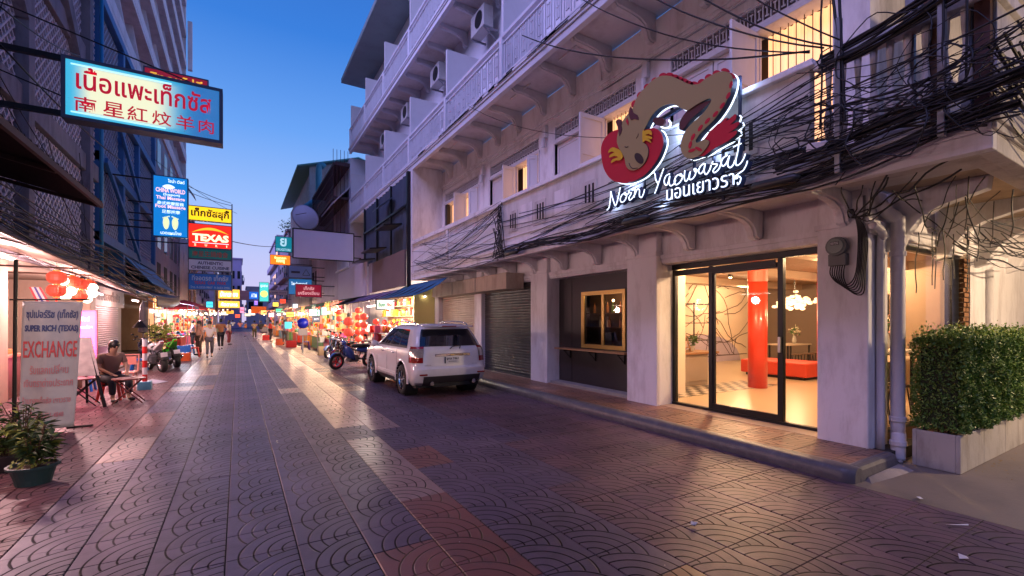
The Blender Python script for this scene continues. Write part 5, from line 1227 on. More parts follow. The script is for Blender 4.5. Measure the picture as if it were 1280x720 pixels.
# ============================================================ motorcycles
def make_bike(label, kind, col, rimcol=None, acc=(.6, .6, .62)):
    """local: front wheel at +y, length about 1.95"""
    t = thing('motorcycle', label, 'motorcycle', (0, 0, 0), 0)
    cm = M('bike paint', col, .25, coat=.8); rm_ = M('bike rim', rimcol, .35, .4) if rimcol else chrome
    sport = kind == 'sport'; r = .30 if sport else .28; tw = .085 if sport else .045
    for wi, y in enumerate((-.66, .64)):
        w_ = MB(); tw_ = tw * (1 if (wi == 0 or not sport) else .65)
        w_.lathe([(r - .09, -tw_ * .7), (r - .03, -tw_), (r - .005, -tw_ * .5), (r, 0), (r - .005, tw_ * .5), (r - .03, tw_), (r - .09, tw_ * .7)], (0, y, r), 26, 'X', cap=False); w_ = w_.build('wheel', rubber, t, smooth=True)
        rb_ = MB(); rb_.lathe([(r - .09, -tw_ * .7), (r - .115, 0), (r - .09, tw_ * .7)], (0, y, r), 26, 'X', cap=False).lathe([(.0, -.05), (.04, -.05), (.04, .05), (0, .05)], (0, y, r), 10, 'X')
        for k in range(5 if sport or rimcol else 14):
            a = k * 2 * math.pi / (5 if sport or rimcol else 14); d = .028 if sport or rimcol else .005
            rb_.beam((.0, y + .03 * math.cos(a), r + .03 * math.sin(a)), (0, y + (r - .10) * math.cos(a), r + (r - .10) * math.sin(a)), d)
        rb_.build('rim', rm_, w_); MB().lathe([(.05, .0), (.11, .0), (.11, .006)], (tw_ + .015, y, r), 16, 'X').build('brake_disc', steel, w_)
    f = MB()
    f.tube([(.045, .64, r), (.05, .52, .62), (.05, .42, .88)], .018, 8).tube([(-.045, .64, r), (-.05, .52, .62), (-.05, .42, .88)], .018, 8)
    f.tube([(0, .44, .82), (0, .1, .68), (0, -.3, .62), (0, -.72, .72)], .022, 8).tube([(0, .40, .72), (0, .18, .34), (0, -.2, .30), (0, -.3, .6)], .02, 8).tube([(.07, -.66, r), (.05, -.2, .36)], .02, 6).tube([(-.07, -.66, r), (-.05, -.2, .36)], .02, 6)
    f.tube([(.08, -.6, .34), (.09, -.5, .66)], .022, 8).tube([(-.08, -.6, .34), (-.09, -.5, .66)], .022, 8); f.build('frame', black_metal, t, smooth=True)
    e = MB(); e.box(-.13, .13, -.12, .20, .26, .50).lathe([(.09, -.16), (.09, .16)], (0, .0, .34), 14, 'X').lathe([(.07, -.11), (.07, .11)], (0, .16, .5), 12, 'X'); e.build('engine', M('engine metal', (.12, .12, .13), .4, .6), t, bevel=.01)
    MB().tube([(.1, .18, .42), (.13, .2, .28), (.14, -.1, .24), (.15, -.45, .3), (.16, -.9 if sport else -.85, .42)], .03, 8, rs=[.018, .02, .022, .045, .048]).build('exhaust', chrome, t, smooth=True)
    h = MB(); h.tube([(-.34, .26, .99), (-.2, .38, 1.0), (0, .42, .95), (.2, .38, 1.0), (.34, .26, .99)], .014, 8); h.tube([(-.34, .26, .99), (-.27, .31, .995)], .022, 8).tube([(.34, .26, .99), (.27, .31, .995)], .022, 8); h.build('handlebar', black_metal, t, smooth=True)
    for s in (-1, 1):
        m_ = MB(); m_.tube([(s * .24, .35, 1.0), (s * .3, .36, 1.16)], .006, 5).ball((s * .32, .36, 1.19), (.055, .012, .035), 10, 6); m_.build('mirror', black_metal, t, smooth=True)
        MB().tube([(s * .16, -.1, .3), (s * .26, -.12, .29)], .015, 6).build('foot_peg', rubber, t)
    if sport:
        MB().ball((0, .16, .80), (.12, .24, .11), 14, 8).build('fuel_tank', cm, t, smooth=True)
        fa = MB(); fa.sheet([[(s * .02, .66, .86), (s * .12, .58, .9), (s * .18, .40, .92)] + [] for s in (1,)] + [[(.03, .72, .72), (.17, .56, .72), (.23, .30, .74)], [(.03, .62, .5), (.15, .46, .45), (.2, .15, .42)], [(.02, .5, .34), (.10, .36, .28), (.15, .05, .28)]])
        fa.sheet([[(-x, y, z) for x, y, z in q_] for q_ in ([(.02, .66, .86), (.12, .58, .9), (.18, .40, .92)], [(.03, .72, .72), (.17, .56, .72), (.23, .30, .74)], [(.03, .62, .5), (.15, .46, .45), (.2, .15, .42)], [(.02, .5, .34), (.10, .36, .28), (.15, .05, .28)])]); fa.build('fairing', cm, t, smooth=True, solid=.008)
        MB().prism([(-.11, -.1, .78), (.11, -.1, .78), (.09, -.55, .86), (-.09, -.55, .86)], (0, 0, .06)).build('seat', rubber, t, bevel=.02)
        tl_ = MB(); tl_.prism([(-.12, -.35, .70), (.12, -.35, .70), (.06, -.92, .95), (-.06, -.92, .95)], (0, .04, .10)); tl_.build('tail', cm, t, bevel=.025)
        MB().box(-.05, .05, -.95, -.92, .96, 1.0).build('tail_lamp', tailred, t)
    else:
        sh = MB(); sh.sheet([[(.05, .46, .92), (.16, .40, .86), (.2, .30, .8)], [(.05, .44, .7), (.2, .30, .66), (.24, .16, .62)], [(.04, .36, .48), (.18, .2, .42), (.2, .06, .4)], [(.03, .2, .38), (.12, .1, .32), (.14, .0, .3)]])
        sh.sheet([[(-x, y, z) for x, y, z in q_] for q_ in ([(.05, .46, .92), (.16, .40, .86), (.2, .30, .8)], [(.05, .44, .7), (.2, .30, .66), (.24, .16, .62)], [(.04, .36, .48), (.18, .2, .42), (.2, .06, .4)], [(.03, .2, .38), (.12, .1, .32), (.14, .0, .3)])]); sh.build('leg_shield', cm, t, smooth=True, solid=.008)
        MB().ball((0, .44, .93), (.13, .1, .09), 12, 8).build('headlamp_cowl', cm, t, smooth=True); MB().ball((0, .53, .93), (.07, .03, .05), 10, 6).build('headlamp', tailclear, t, smooth=True)
        MB().ball((0, -.28, .80), (.14, .42, .075), 14, 8).build('seat', rubber, t, smooth=True)
        MB().ball((0, -.45, .66), (.15, .36, .12), 12, 8).build('side_cover', cm, t, smooth=True); MB().box(-.07, .07, -.86, -.82, .66, .72).build('tail_lamp', tailred, t)
        MB().tube([(-.1, -.5, .84), (-.11, -.8, .86), (.11, -.8, .86), (.1, -.5, .84)], .01, 5).build('grab_rail', chrome, t)
    for nm, yc, rr in (('front_mudguard', .64, r + .03), ('rear_mudguard', -.66, r + .04)):
        g = MB(); gr = []
        for k in range(9):
            a = R((20 if yc > 0 else 50) + k * (17 if yc > 0 else 14)); gr.append([(x, yc + rr * math.cos(a) * (1 if yc > 0 else 1), r + rr * math.sin(a)) for x in (-tw - .02, 0, tw + .02)])
        g.sheet(gr); g.build(nm, cm if yc > 0 else rubber, t, smooth=True, solid=.006)
    pb = MB().box(-.09, .09, -.97, -.96, .52, .66); pb.build('number_plate', matc('bike plate', (.6, .6, .6), .5), t)
    return t
def place(t, x, y, rz, lean=0):
    t.location = (x, y, 0); t.rotation_euler = (0, lean, rz)
bk1 = make_bike('motorcycle with a bright red front wheel and blue nose outside the lantern shop', 'scooter', (.03, .07, .3), (.75, .02, .04)); place(bk1, 3.45, 16.7, R(112), R(-8))
bk2_ = make_bike('dark motorcycle standing close beyond the front of the white car', 'scooter', (.03, .04, .04)); place(bk2_, 3.72, 15.1, R(160), R(-8))
bk3 = make_bike('blue and white scooter among the bikes farther up the right side', 'scooter', (.25, .35, .6)); place(bk3, 3.75, 21.8, R(140), R(-7))
bk4 = make_bike('black scooter with a maroon seat cover behind the red wheeled bike', 'scooter', (.12, .01, .02)); place(bk4, 3.55, 18.9, R(140), R(-7))
bk5 = make_bike('dark scooter half hidden between two others on the right side', 'scooter', (.02, .02, .03)); place(bk5, 3.6, 20.3, R(150), R(-7))
bk6 = make_bike('white sports motorcycle seen from behind with a fat rear tyre at the left kerb', 'sport', (.62, .60, .62)); place(bk6, -2.35, 19.2, R(22), R(-6))
bk7 = make_bike('bright green sports motorcycle seen from behind beside the white one', 'sport', (.06, .55, .02)); place(bk7, -2.05, 20.8, R(15), R(-6))
bk8 = make_bike('dark scooter parked farther back at the left stalls', 'scooter', (.03, .03, .05)); place(bk8, -2.9, 22.0, R(20), R(-6))
for o_, g in ((bk1, 'motorcycles on the right side'), (bk2_, 'motorcycles on the right side'), (bk3, 'motorcycles on the right side'), (bk4, 'motorcycles on the right side'), (bk5, 'motorcycles on the right side'), (bk6, 'motorcycles on the left side'), (bk7, 'motorcycles on the left side'), (bk8, 'motorcycles on the left side')): o_['group'] = g

# ============================================================ signs
frame_m = M('sign frame', (.09, .11, .17), .5, .3, var=.15)
def board(label, u0, v0, u1, v1, Y, face, texts=(), th=.14, side=None, cat='sign', frame=.035, extra=None, name='hanging_sign', group=None, arms=0, arm_x=None):
    a, c = onY(u0, v0, Y), onY(u1, v0, Y); d = onY(u0, v1, Y); x0, x1, z1, z0 = a.x, c.x, a.z, d.z
    t = thing(name, label, cat, ((x0 + x1) / 2, Y, z0), 0, group)
    MB().box(x0 - frame, x1 + frame, Y, Y + th, z0 - frame, z1 + frame).build('box', side or frame_m, t, bevel=.006)
    if frame:
        f = MB(); f.box(x0 - frame, x1 + frame, Y - .02, Y - .001, z1, z1 + frame).box(x0 - frame, x1 + frame, Y - .02, Y - .001, z0 - frame, z0).box(x0 - frame, x0, Y - .02, Y - .001, z0, z1).box(x1, x1 + frame, Y - .02, Y - .001, z0, z1)
        f.build('frame', side or frame_m, t)
    MB().box(x0, x1, Y - .008, Y - .0005, z0, z1).build('face', face, t)
    W_, H_ = x1 - x0, z1 - z0
    for s, fx, fy, fw, fh, mt, bo in texts: lettering(t, s, (x0 + fx * W_, Y - .0085, z0 + fy * H_), (1, 0, 0), (0, 0, 1), fw * W_, fh * H_, mt, .005, bo)
    if extra: extra(t, x0, x1, z0, z1, Y)
    if arm_x is not None:
        for z in (z0 + .12 * H_, z1 - .06 * H_): MB().beam((x0 if arm_x < x0 else x1, Y + th / 2, z), (arm_x, Y + th / 2, z), .05).build('support_arm', black_metal, t)
    return t
red_t = E('backlit red print', (.55, .004, .03), .55, (.5, .01, .03)); red_d = M('red sign paint', (.45, .02, .02), .5)
cyan_face = None
# the big shop sign: tubes inside light the milky face unevenly
m, t, b_ = nodes('milky lit face'); g = N(t, 'ShaderNodeNewGeometry'); s3_ = N(t, 'ShaderNodeSeparateXYZ'); L(t, g.outputs['Position'], s3_.inputs[0])
YB = 11.0; A0 = onY(82, 73, YB); A1 = onY(274, 73, YB); ZB = onY(82, 143, YB).z
fx = N_range(t, s3_.outputs[0], A0.x, A1.x, 0, 1); fz = N_range(t, s3_.outputs[2], ZB, A0.z, 0, 1)
ex = mth(t, 'MULTIPLY', N_smooth_up(t, fx, .0, .16), N_smooth(t, fx, .50, .86)) if 'N_smooth_up' in globals() else None
if ex is None:
    up_ = mth(t, 'SUBTRACT', 1, N_smooth(t, fx, .0, .16)); ex = mth(t, 'MULTIPLY', up_, N_smooth(t, fx, .52, .84))
ez = mth(t, 'MULTIPLY', mth(t, 'SUBTRACT', 1, N_smooth(t, fz, .0, .13)), N_smooth(t, fz, .88, 1.0))
k_ = mth(t, 'MULTIPLY', ex, ez)
col = mixc(t, mth(t, 'POWER', k_, 1.6), (.02, .34, .52), (.66, .66, .42)); col = mixc(t, N_smooth(t, fx, .58, .86), (.004, .10, .30), col)
L(t, col, b_.inputs['Emission Color']); b_.inputs['Emission Strength'].default_value = .66; b_.inputs['Base Color'].default_value = (.3, .4, .45, 1); m.cycles.emission_sampling = 'NONE'
big_face = m
def bar_tube(t, x0, x1, z0, z1, Y):
    w_ = x1 - x0
    MB().tube([(x0 + .03 * w_, Y - .006, z1 - .07), (x0 + .66 * w_, Y - .006, z1 - .055)], .014, 5).tube([(x0 + .03 * w_, Y - .006, z0 + .07), (x0 + .62 * w_, Y - .006, z0 + .055)], .014, 5).build('tube_glow', E('tube behind face', (.45, .85, .95), .9), t)
    MB().beam((x0 - 2.4, Y + .08, z1 - .0), (x0, Y + .08, z1 + .02), .09).beam((x0 - 2.4, Y + .08, z0 + .02), (x0, Y + .08, z0 + .03), .09).beam((x0 - 2.3, Y + .3, z1 + 1.2), (x0 + .9 * w_, Y + .1, z1 + .04), .02).beam((x0 - 2.3, Y + .5, z1 + .2), (x0 + .3 * w_, Y + .1, z0 + .1), .02).build('support_arm', black_metal, t)
board('large backlit sign with red Thai and Chinese lettering on a pale face', 82, 73, 274, 143, YB, big_face,
      [('เนื้อแพะเท็กซัส', .06, .50, .88, .42, red_t, .016), ('南', .05, .10, .13, .27, red_t, .007), ('星', .22, .10, .13, .27, red_t, .007), ('紅', .37, .10, .13, .27, red_t, .007), ('炆', .53, .10, .13, .27, red_t, .007), ('羊', .69, .10, .13, .27, red_t, .007), ('肉', .85, .10, .11, .27, red_t, .007)], th=.3, frame=.06, extra=bar_tube)
gold_t = E('glowing gold print', (.75, .42, .04), .8)
board('dark red sign with gold Thai lettering peeping out above the large sign', 181, 84, 259, 112, 13.5, E('glowing maroon face', (.30, .01, .03), .5), [('ริงกุนไซ่ดี', .08, .42, .84, .5, gold_t, .02)], frame=.03)  # slight glow put into face and letters so the sign reads lit
wt_ = E('white backlit print', (.75, .9, 1.0), .95); 
def feet(t, x0, x1, z0, z1, Y):
    for s in (-1, 1):
        cx = (x0 + x1) / 2 + s * .14; pts = [(cx + .10 * math.cos(a) * (1 + .15 * math.sin(a)), Y - .02, z0 + .50 + .24 * math.sin(a)) for a in [2 * math.pi * i / 20 for i in range(20)]]
        MB().prism(pts, (0, .008, 0)).build('foot_sole', E('pale yellow print', (.75, .8, .45), .8), t)
        for k in range(5): MB().ball((cx + s * -.09 + s * .045 * k, Y - .018, z0 + .77 - .018 * k), (.022, .006, .028), 8, 5).build('toe', E('pale yellow print', (.75, .8, .45), .8) if k == 9 else bpy.data.materials['pale yellow print'], t)
    cx = (x0 + x1) / 2 - .06; MB().prism([(cx + .2 * math.cos(a), Y - .02, z1 - .38 + .09 * math.sin(a) * abs(math.sin(a))) for a in [2 * math.pi * i / 20 for i in range(20)]], (0, .008, 0)).build('fish_emblem', wt_, t)
pk = E('pink outlined print', (.9, .55, .6), .9)
board('blue lightbox massage sign with white lettering and two footprints', 192, 219, 234, 294, 22, E('blue lightbox', (.004, .17, .52), .85), [('ไชน่า เวิลด์', .42, .91, .5, .06, wt_, .02), ('CHINA WORLD', .06, .735, .88, .075, pk, .035), ('(Support)', .28, .675, .5, .05, wt_, .02), ('Thai Massage', .07, .60, .86, .075, pk, .03), ('泰式按摩服務', .10, .525, .80, .06, wt_, .008), ('Foot Massage', .05, .455, .9, .075, pk, .03), ('足部按摩', .24, .385, .54, .06, wt_, .008), ('นวดแผนไทย', .2, .03, .62, .06, wt_, .02)], th=.2, extra=feet, arm_x=-4.2, side=M('blue sign casing', (.03, .08, .2), .4))
def arc_swoosh(t, x0, x1, z0, z1, Y):
    w_ = x1 - x0; h_ = z1 - z0; top = [(x0 + w_ * (.06 + .88 * k / 16), z0 + h_ * (.54 + .34 * math.sin(math.pi * (.08 + .84 * k / 16)))) for k in range(17)]
    lo = [(x, z - h_ * .11 * math.sin(math.pi * k / 16)) for k, (x, z) in enumerate(top)][::-1]
    MB().prism([(x, Y - .02, z) for x, z in top + lo[1:-1]], (0, .01, 0)).build('arc_logo', E('amber print', (1, .45, .02), 1.0), t)
    MB().box(x0 + .08 * w_, x0 + .94 * w_, Y - .012, Y - .009, z0 + .19 * h_, z0 + .215 * h_).build('underline', wt_, t)
TY = 26.0; cream_t = E('cream print', (1, .85, .5), 1.1); brn = M('brown sign print', (.28, .07, .01), .5)
board('yellow lit sign with brown Thai lettering on top of the stacked signs', 236, 257, 289, 274, TY, E('yellow lightbox', (1.0, .62, .01), .95), [('เท็กซัสสุกี้', .05, .12, .9, .8, brn, .03)], arm_x=-4.2)
board('red lit sign reading TEXAS under a yellow arc', 236, 279, 289, 308, TY, E('red lightbox', (.78, .018, .008), 1.0), [('TEXAS', .08, .27, .86, .32, cream_t, .05), ('S', .12, .05, .05, .10, cream_t, .02), ('U', .37, .05, .05, .10, cream_t, .02), ('K', .62, .05, .05, .10, cream_t, .02), ('I', .88, .05, .02, .10, cream_t, .02)], extra=arc_swoosh, arm_x=-4.2)
board('green sign with red Chinese characters under the TEXAS sign', 236, 310, 289, 322, TY, M('green sign face', (.02, .36, .27), .5), [('南星生鍋燴舍', .08, .18, .84, .62, M('faded red print', (.55, .06, .05), .5), .006)])
board('pale grey sign reading AUTHENTIC CHINESE CUISINE', 236, 324, 289, 337, TY, M('pale sign face', (.62, .68, .88), .5), [('AUTHENTIC', .2, .56, .6, .3, M('navy print', (.02, .03, .15), .5), .03), ('CHINESE CUISINE', .05, .12, .9, .3, bpy.data.materials['navy print'], .03)])
board('blue sign for the car park at the bottom of the stacked restaurant signs', 236, 342, 289, 361, TY, M('blue sign face', (.02, .18, .68), .5), [('ที่จอดรถ เท็กซัส', .07, .58, .86, .38, M('pale blue print', (.45, .6, .8), .5), .02), ('TEXAS  CAR  PARK', .12, .33, .76, .2, M('red print', (.55, .05, .06), .5), .02), ('โทร. 0-2223-9807  0-2623-2996', .04, .06, .92, .16, bpy.data.materials['pale blue print'], .01)])
MB().beam((onY(289, 330, TY).x + .03, TY + .2, onY(289, 372, TY).z), (onY(289, 330, TY).x + .03, TY + .2, onY(289, 254, TY).z), .05).build('sign_post', galv); tag(bpy.data.objects['sign_post'], 'thin vertical rail holding the stacked restaurant signs together', 'rail')
# far signs
or_f = E('orange led face', (1.0, .16, .01), 1.3); or_t = E('bright led print', (1.0, .72, .25), 2.0)
board('glowing orange sign, upper of two just right of the stacked signs', 273, 361.5, 299.5, 373, 45, E('amber lightbox', (1.0, .50, .06), 1.1), [('มังกรทอง', .08, .2, .84, .6, E('white hot print', (1, .9, .6), 1.8), .04)])
board('glowing orange sign, lower of two just right of the stacked signs', 273, 376, 299.5, 384.5, 45, bpy.data.materials['amber lightbox'], [('ภัตตาคาร', .1, .2, .8, .6, bpy.data.materials['white hot print'], .04)])
teal = E('teal lightbox', (.005, .20, .26), .7)
board('teal sign with a large white Thai letter above the word DRUGSTORE', 344.5, 295.5, 364.5, 314, 45, teal, [('ย', .28, .36, .4, .56, E('grey lit print', (.4, .62, .7), .8), .03), ('DRUGSTORE', .06, .06, .88, .16, bpy.data.materials['grey lit print'], .02)], arm_x=5.4)
board('fiery orange led sign with yellow Thai lettering', 338, 318.5, 362.5, 330, 42, or_f, [('ทองหยู', .3, .12, .42, .42, or_t, .04), ('ร้านขายยา', .2, .6, .6, .28, or_t, .03)], arm_x=5.4)
def beer(t, x0, x1, z0, z1, Y):
    w_ = x1 - x0; h_ = z1 - z0; MB().tube([(x0 + .6 * w_, Y - .02, z0 + .25 * h_), (x0 + .75 * w_, Y - .02, z0 + .75 * h_), (x0 + .92 * w_, Y - .02, z0 + .25 * h_)], .02, 4).box(x0 + .6 * w_, x0 + .92 * w_, Y - .03, Y - .01, z0 + .2 * h_, z0 + .24 * h_).box(x0 + .1 * w_, x0 + .48 * w_, Y - .03, Y - .01, z0 + .38 * h_, z0 + .55 * h_).build('emblem', M('dark emblem', (.08, .09, .14), .5), t)
board('pale blue advertising board with a dark emblem and a triangle outline', 361, 332, 389.5, 346.5, 35.6, M('pale blue board', (.42, .60, .88), .5), extra=beer, arm_x=5.4)
board('brighter blue board hanging directly under the pale blue one', 361, 348.5, 389.5, 367.5, 35.8, E('blue board', (.02, .16, .42), .5), [('ไชน่าทาวน์', .1, .6, .7, .22, wt_, .02)], arm_x=5.4)
board('dark red sign with pink Thai lettering on the right side', 370, 355.5, 401.5, 370.5, 30.4, E('crimson board', (.30, .005, .03), .45), [('เท็กซัส', .3, .56, .42, .32, E('pink print', (.7, .35, .38), .7), .02), ('เครื่องเขียน', .08, .16, .84, .32, bpy.data.materials['pink print'], .02)], arm_x=5.2)
board('large blank lavender signboard facing down the street', 367, 286, 441.5, 321.5, 24, M('lavender board', (.74, .75, .90), .6, var=.06), th=.1, frame=.05, side=black_metal, arm_x=5.4)
board('tall turquoise lit sign with a round yellow emblem', 324.5, 353, 335.5, 376.5, 60, E('turquoise lightbox', (.06, .55, .50), 1.0), [('หูฉลาม', .1, .72, .8, .16, wt_, .03)], arm_x=5.4, extra=lambda t, x0, x1, z0, z1, Y: MB().lathe([(0, -.02), (.38, -.02)], ((x0 + x1) / 2, Y, z0 + .85), 16, 'Y').build('round_emblem', E('yellow print', (.9, .7, .2), 1), t))
board('small blue lit sign just left of the turquoise one', 311.5, 364.5, 323, 374, 66, E('deep blue lightbox', (.01, .10, .5), 1.0), [('ATM', .2, .25, .6, .5, wt_, .02)])
board('pale purple strip sign with small dark lettering', 336.5, 362.5, 359, 368, 50, M('pale purple board', (.6, .55, .75), .6), [('ห้างทอง เยาวราช', .06, .25, .88, .5, bpy.data.materials['navy print'], .01)], arm_x=5.4)
board('small bright green-white lit sign over the right stalls', 386.5, 387, 399.5, 394.5, 27, E('white green lightbox', (.55, 1.0, .75), 1.5), [('เปิด 24 ชม.', .1, .3, .8, .4, M('green print', (.0, .2, .1), .5), .02)])
board('small bright turquoise lit sign beside the green-white one', 401.5, 384.5, 408, 393.5, 26.6, E('bright turquoise lightbox', (.3, 1.0, .9), 1.5))
board('small grey blue plaque under the green-white sign', 391, 396, 399.5, 402, 26.8, M('slate plaque', (.10, .14, .28), .5), [('ซอย', .2, .3, .6, .4, wt_, .01)])
board('orange banner hanging across the street far away', 314, 383, 333, 391.5, 75, E('orange banner', (.6, .09, .01), .6))
board('cyan lit drinks sign over the right stalls', 356, 402.5, 364.5, 410.5, 34, E('cyan lightbox', (.05, .6, .75), 1.2))

FS = [(('orange', (1, .35, .03)), 283, 388, 292, 392, 70), (('pink', (1, .25, .4)), 300, 384, 305, 391, 80), (('warm white', (1, .8, .5)), 306, 392, 313, 395, 82), (('violet', (.4, .2, .9)), 318, 376, 322, 381, 85), (('yellow', (1, .7, .1)), 341, 378, 348, 383, 58), (('small red', (.9, .06, .03)), 350, 374, 357, 379, 48),
      (('green', (.1, .8, .35)), 345, 386, 354, 390, 44), (('amber', (1, .5, .1)), 358, 390, 367, 396, 36), (('teal blue', (.05, .6, .8)), 258, 377, 266, 384, 48), (('cream', (1, .85, .6)), 262, 388, 271, 392, 52), (('scarlet', (1, .1, .05)), 294, 393, 300, 397, 84), (('gold', (1, .6, .15)), 326, 388, 333, 393, 66), (('rose', (1, .4, .5)), 336, 391, 342, 396, 56), (('white', (.9, .95, 1)), 366, 380, 372, 385, 38)]
for (nm, c_), u0, v0, u1, v1, Y in FS: board('tiny ' + nm + ' glowing sign among the distant lights', u0, v0, u1, v1, Y, E(nm + ' distant glow', c_, 1.3), [('ร้านอาหาร', .1, .3, .8, .4, matc('tiny dark print', (.1, .02, .02)), .02)], th=.1, frame=.05, name='distant_sign')

# ============================================================ left side buildings
LX = -4.2
dark_conc = M('dark streaked concrete', (.20, .18, .21), .85, var=.2, vscale=2, dirt=.6, dcol=(.03, .028, .03), dscale=2, streak=True, bump=.3, bscale=20)  # dark grey with random near-black streaks
lat_m = M('breeze block', (.48, .44, .50), .8, var=.2, vscale=5, dirt=.3, dcol=(.05, .045, .05))
blue_p = M('blue painted concrete', (.03, .14, .36), .6, var=.15, dirt=.3, dcol=(.03, .04, .08), dscale=2, streak=True)
blue_lat = M('blue grey breeze block', (.30, .35, .46), .8, var=.15)
hollow = M('black unlit depth', (.012, .012, .016), .95)  # flat black stands for unlit space behind screens and windows
def lattice(y0, y1, z0, z1, x, cell=.26, t=.045, dep=.1):
    """diamond breeze-block screen in the plane x, bars clipped to the opening"""
    b = MB(); w, h = y1 - y0, z1 - z0
    for sgn in (1, -1):
        k = -h if sgn > 0 else 0.0
        kk = math.ceil(k / cell) * cell; end = w if sgn > 0 else w + h
        while kk < end:
            if sgn > 0: ya, za, yb_, zb = max(kk, 0), max(-kk, 0), min(kk + h, w), min(w - kk, h)
            else: ya, za, yb_, zb = min(kk, w), max(kk - w, 0), max(kk - h, 0), min(kk, h)
            if abs(yb_ - ya) > .02: b.beam((x, y0 + ya, z0 + za), (x, y0 + yb_, z0 + zb), dep if sgn > 0 else dep * .98, t, (0, 0, 1))
            kk += cell
    return b
def pline(t, n, mb, mt, **k): return mb.build(n, mt, t, **k)
# dark latticed shophouse
hB = thing('latticed_building', 'dark shophouse with diamond breeze-block screens on the left, nearest the camera', 'building', (-6, 16, 0))
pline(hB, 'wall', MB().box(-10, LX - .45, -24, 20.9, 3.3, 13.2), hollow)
for z in (3.3, 6.7, 10.1): pline(hB, 'floor_band', MB().box(LX - .5, LX + .05, -24, 20.9, z - .25, z + .28), dark_conc, bevel=.01)
pline(hB, 'roof_slab', MB().box(LX - 6, LX + .45, -24, 20.9, 13.0, 13.25), dark_conc)
for y in (5.5, 10.0, 14.4, 19.35): pline(hB, 'column', MB().box(LX - .4, LX + .16, y, y + .34, 3.3, 13.0), dark_conc, bevel=.01)
for z0 in (3.6, 7.0, 10.4):
    for (y0, y1) in ((5.9, 9.95), (10.4, 14.35), (14.8, 19.3), (19.72, 20.88)):
        pline(hB, 'breeze_block_screen', lattice(y0, y1, z0, z0 + 2.8, LX - .1, .27), lat_m)
for (y0, z0, y1, z1) in ((10.2, 12.9, 14.5, 8.6), (14.6, 13, 19.4, 8.8)): pline(hB, 'stair_beam', MB().beam((LX + .02, y0, z0), (LX + .02, y1, z1), .3, .4), dark_conc)
pipe('blue_downpipe', [(LX + .25, 20.25, 12.6), (LX + .25, 20.25, 3.0)], .055, M('blue plastic pipe', (.02, .22, .42), .4), 'bright blue vertical downpipe on the dark latticed building')
# blue framed latticed building
hC = thing('blue_building', 'building with blue painted frames around pale diamond screens on the left', 'building', (-6, 27, 0))
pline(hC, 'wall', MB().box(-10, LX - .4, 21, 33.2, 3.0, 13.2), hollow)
for z in (4.7, 7.5, 10.3, 13.1): pline(hC, 'floor_band', MB().box(LX - .4, LX + .12, 21, 33.2, z - .22, z + .1), blue_p)
for y in (21.0, 24.6, 28.0, 32.9): pline(hC, 'column', MB().box(LX - .4, LX + .1, y, y + .34, 3.0, 13.15), blue_p, bevel=.01)
for z0 in (4.85, 7.65, 10.45):
    for (y0, y1) in ((21.4, 24.55), (25.0, 27.95), (28.4, 32.85)): pline(hC, 'breeze_block_screen', lattice(y0, y1, z0, z0 + 2.35, LX - .12, .3, .05), blue_lat)
for (y0, z0, y1, z1) in ((21.4, 10.4, 28, 7.4), (21.4, 7.4, 28, 4.6)): pline(hC, 'diagonal_beam', MB().beam((LX + .15, y0, z0), (LX + .15, y1, z1), .1, .2), blue_p)
pline(hC, 'lean_to_roof', MB().quad((LX, 25, 4.5), (LX + 1.0, 25, 3.3), (LX + 1.0, 33, 3.3), (LX, 33, 4.5)), blue_p, solid=.03)
# tall pale block
hD = thing('tall_building', 'tall pale block with stacked slanting balcony slabs rising behind the big sign on the left', 'building', (-7, 40, 0))
pale = M('pale tower paint', (.66, .62, .68), .8, var=.12, dirt=.4, dcol=(.2, .18, .2), dscale=1, streak=True)
twall = M('grey tower wall', (.30, .27, .33), .85, var=.15, dirt=.4)
pline(hD, 'wall', MB().box(-14, LX - 1.2, 21.2, 52, 13.3, 36).box(-14, LX, 33.4, 52, 0, 13.2), twall)
pline(hD, 'end_wall', MB().box(-14, LX, 51.9, 52.3, 0, 36), pale)
for k in range(8):
    z = 13.4 + k * 2.9
    s_ = pline(hD, 'balcony', MB().box(LX - 1.2, LX + .05, 21.3, 51.9, z, z + .22), pale)
    MB().box(LX - .08, LX + .06, 21.3, 51.9, z + .222, z + .75).build('parapet', pale, s_)
    for j in range(9): y = 21.6 + 3.7 * j; MB().hexa([(LX - 1.2, y, z + .76), (LX + .04, y, z + .76), (LX + .04, y + .2, z + .76), (LX - 1.2, y + .2, z + .76), (LX - 1.2, y, z + 2.89), (LX - .3, y, z + 2.89), (LX - .3, y + .2, z + 2.89), (LX - 1.2, y + .2, z + 2.89)]).build('fin', pale, s_)
    for j in range(8):
        y = 22.4 + 3.7 * j; MB().box(LX - 1.21, LX - 1.15, y, y + 1.8, z + .8, z + 2.4).build('window', hollow if (j + k) % 3 else dark_glass, s_)
        if (j * 3 + k) % 4 == 0: MB().box(LX - .9, LX - .3, y + 1.9, y + 2.7, z + .9, z + 1.5).build('air_conditioner', matc('ac casing', (.5, .5, .5)), s_, bevel=.02)
for k in range(4):
    for y in (34.5, 37.5, 40.5, 43, 46, 49): pline(hD, 'window', MB().box(LX - .02, LX + .02, y, y + 1.4, 3.6 + k * 2.5, 5.2 + k * 2.5), dark_glass if k % 2 else hollow)
pline(hD, 'canopy_sheet', MB().quad((LX + .1, 50, 14.0), (LX + .8, 50, 12.9), (LX + .8, 52, 12.9), (LX + .1, 52, 14.0)), M('pale blue sheet', (.25, .42, .6), .5), solid=.03)
MB().box(LX + .15, LX + .5, 51.8, 52.2, 25.0, 29.5).build('antenna_panel', pale); tag(bpy.data.objects['antenna_panel'], 'tall pale antenna panel on the corner of the tall block', 'antenna')
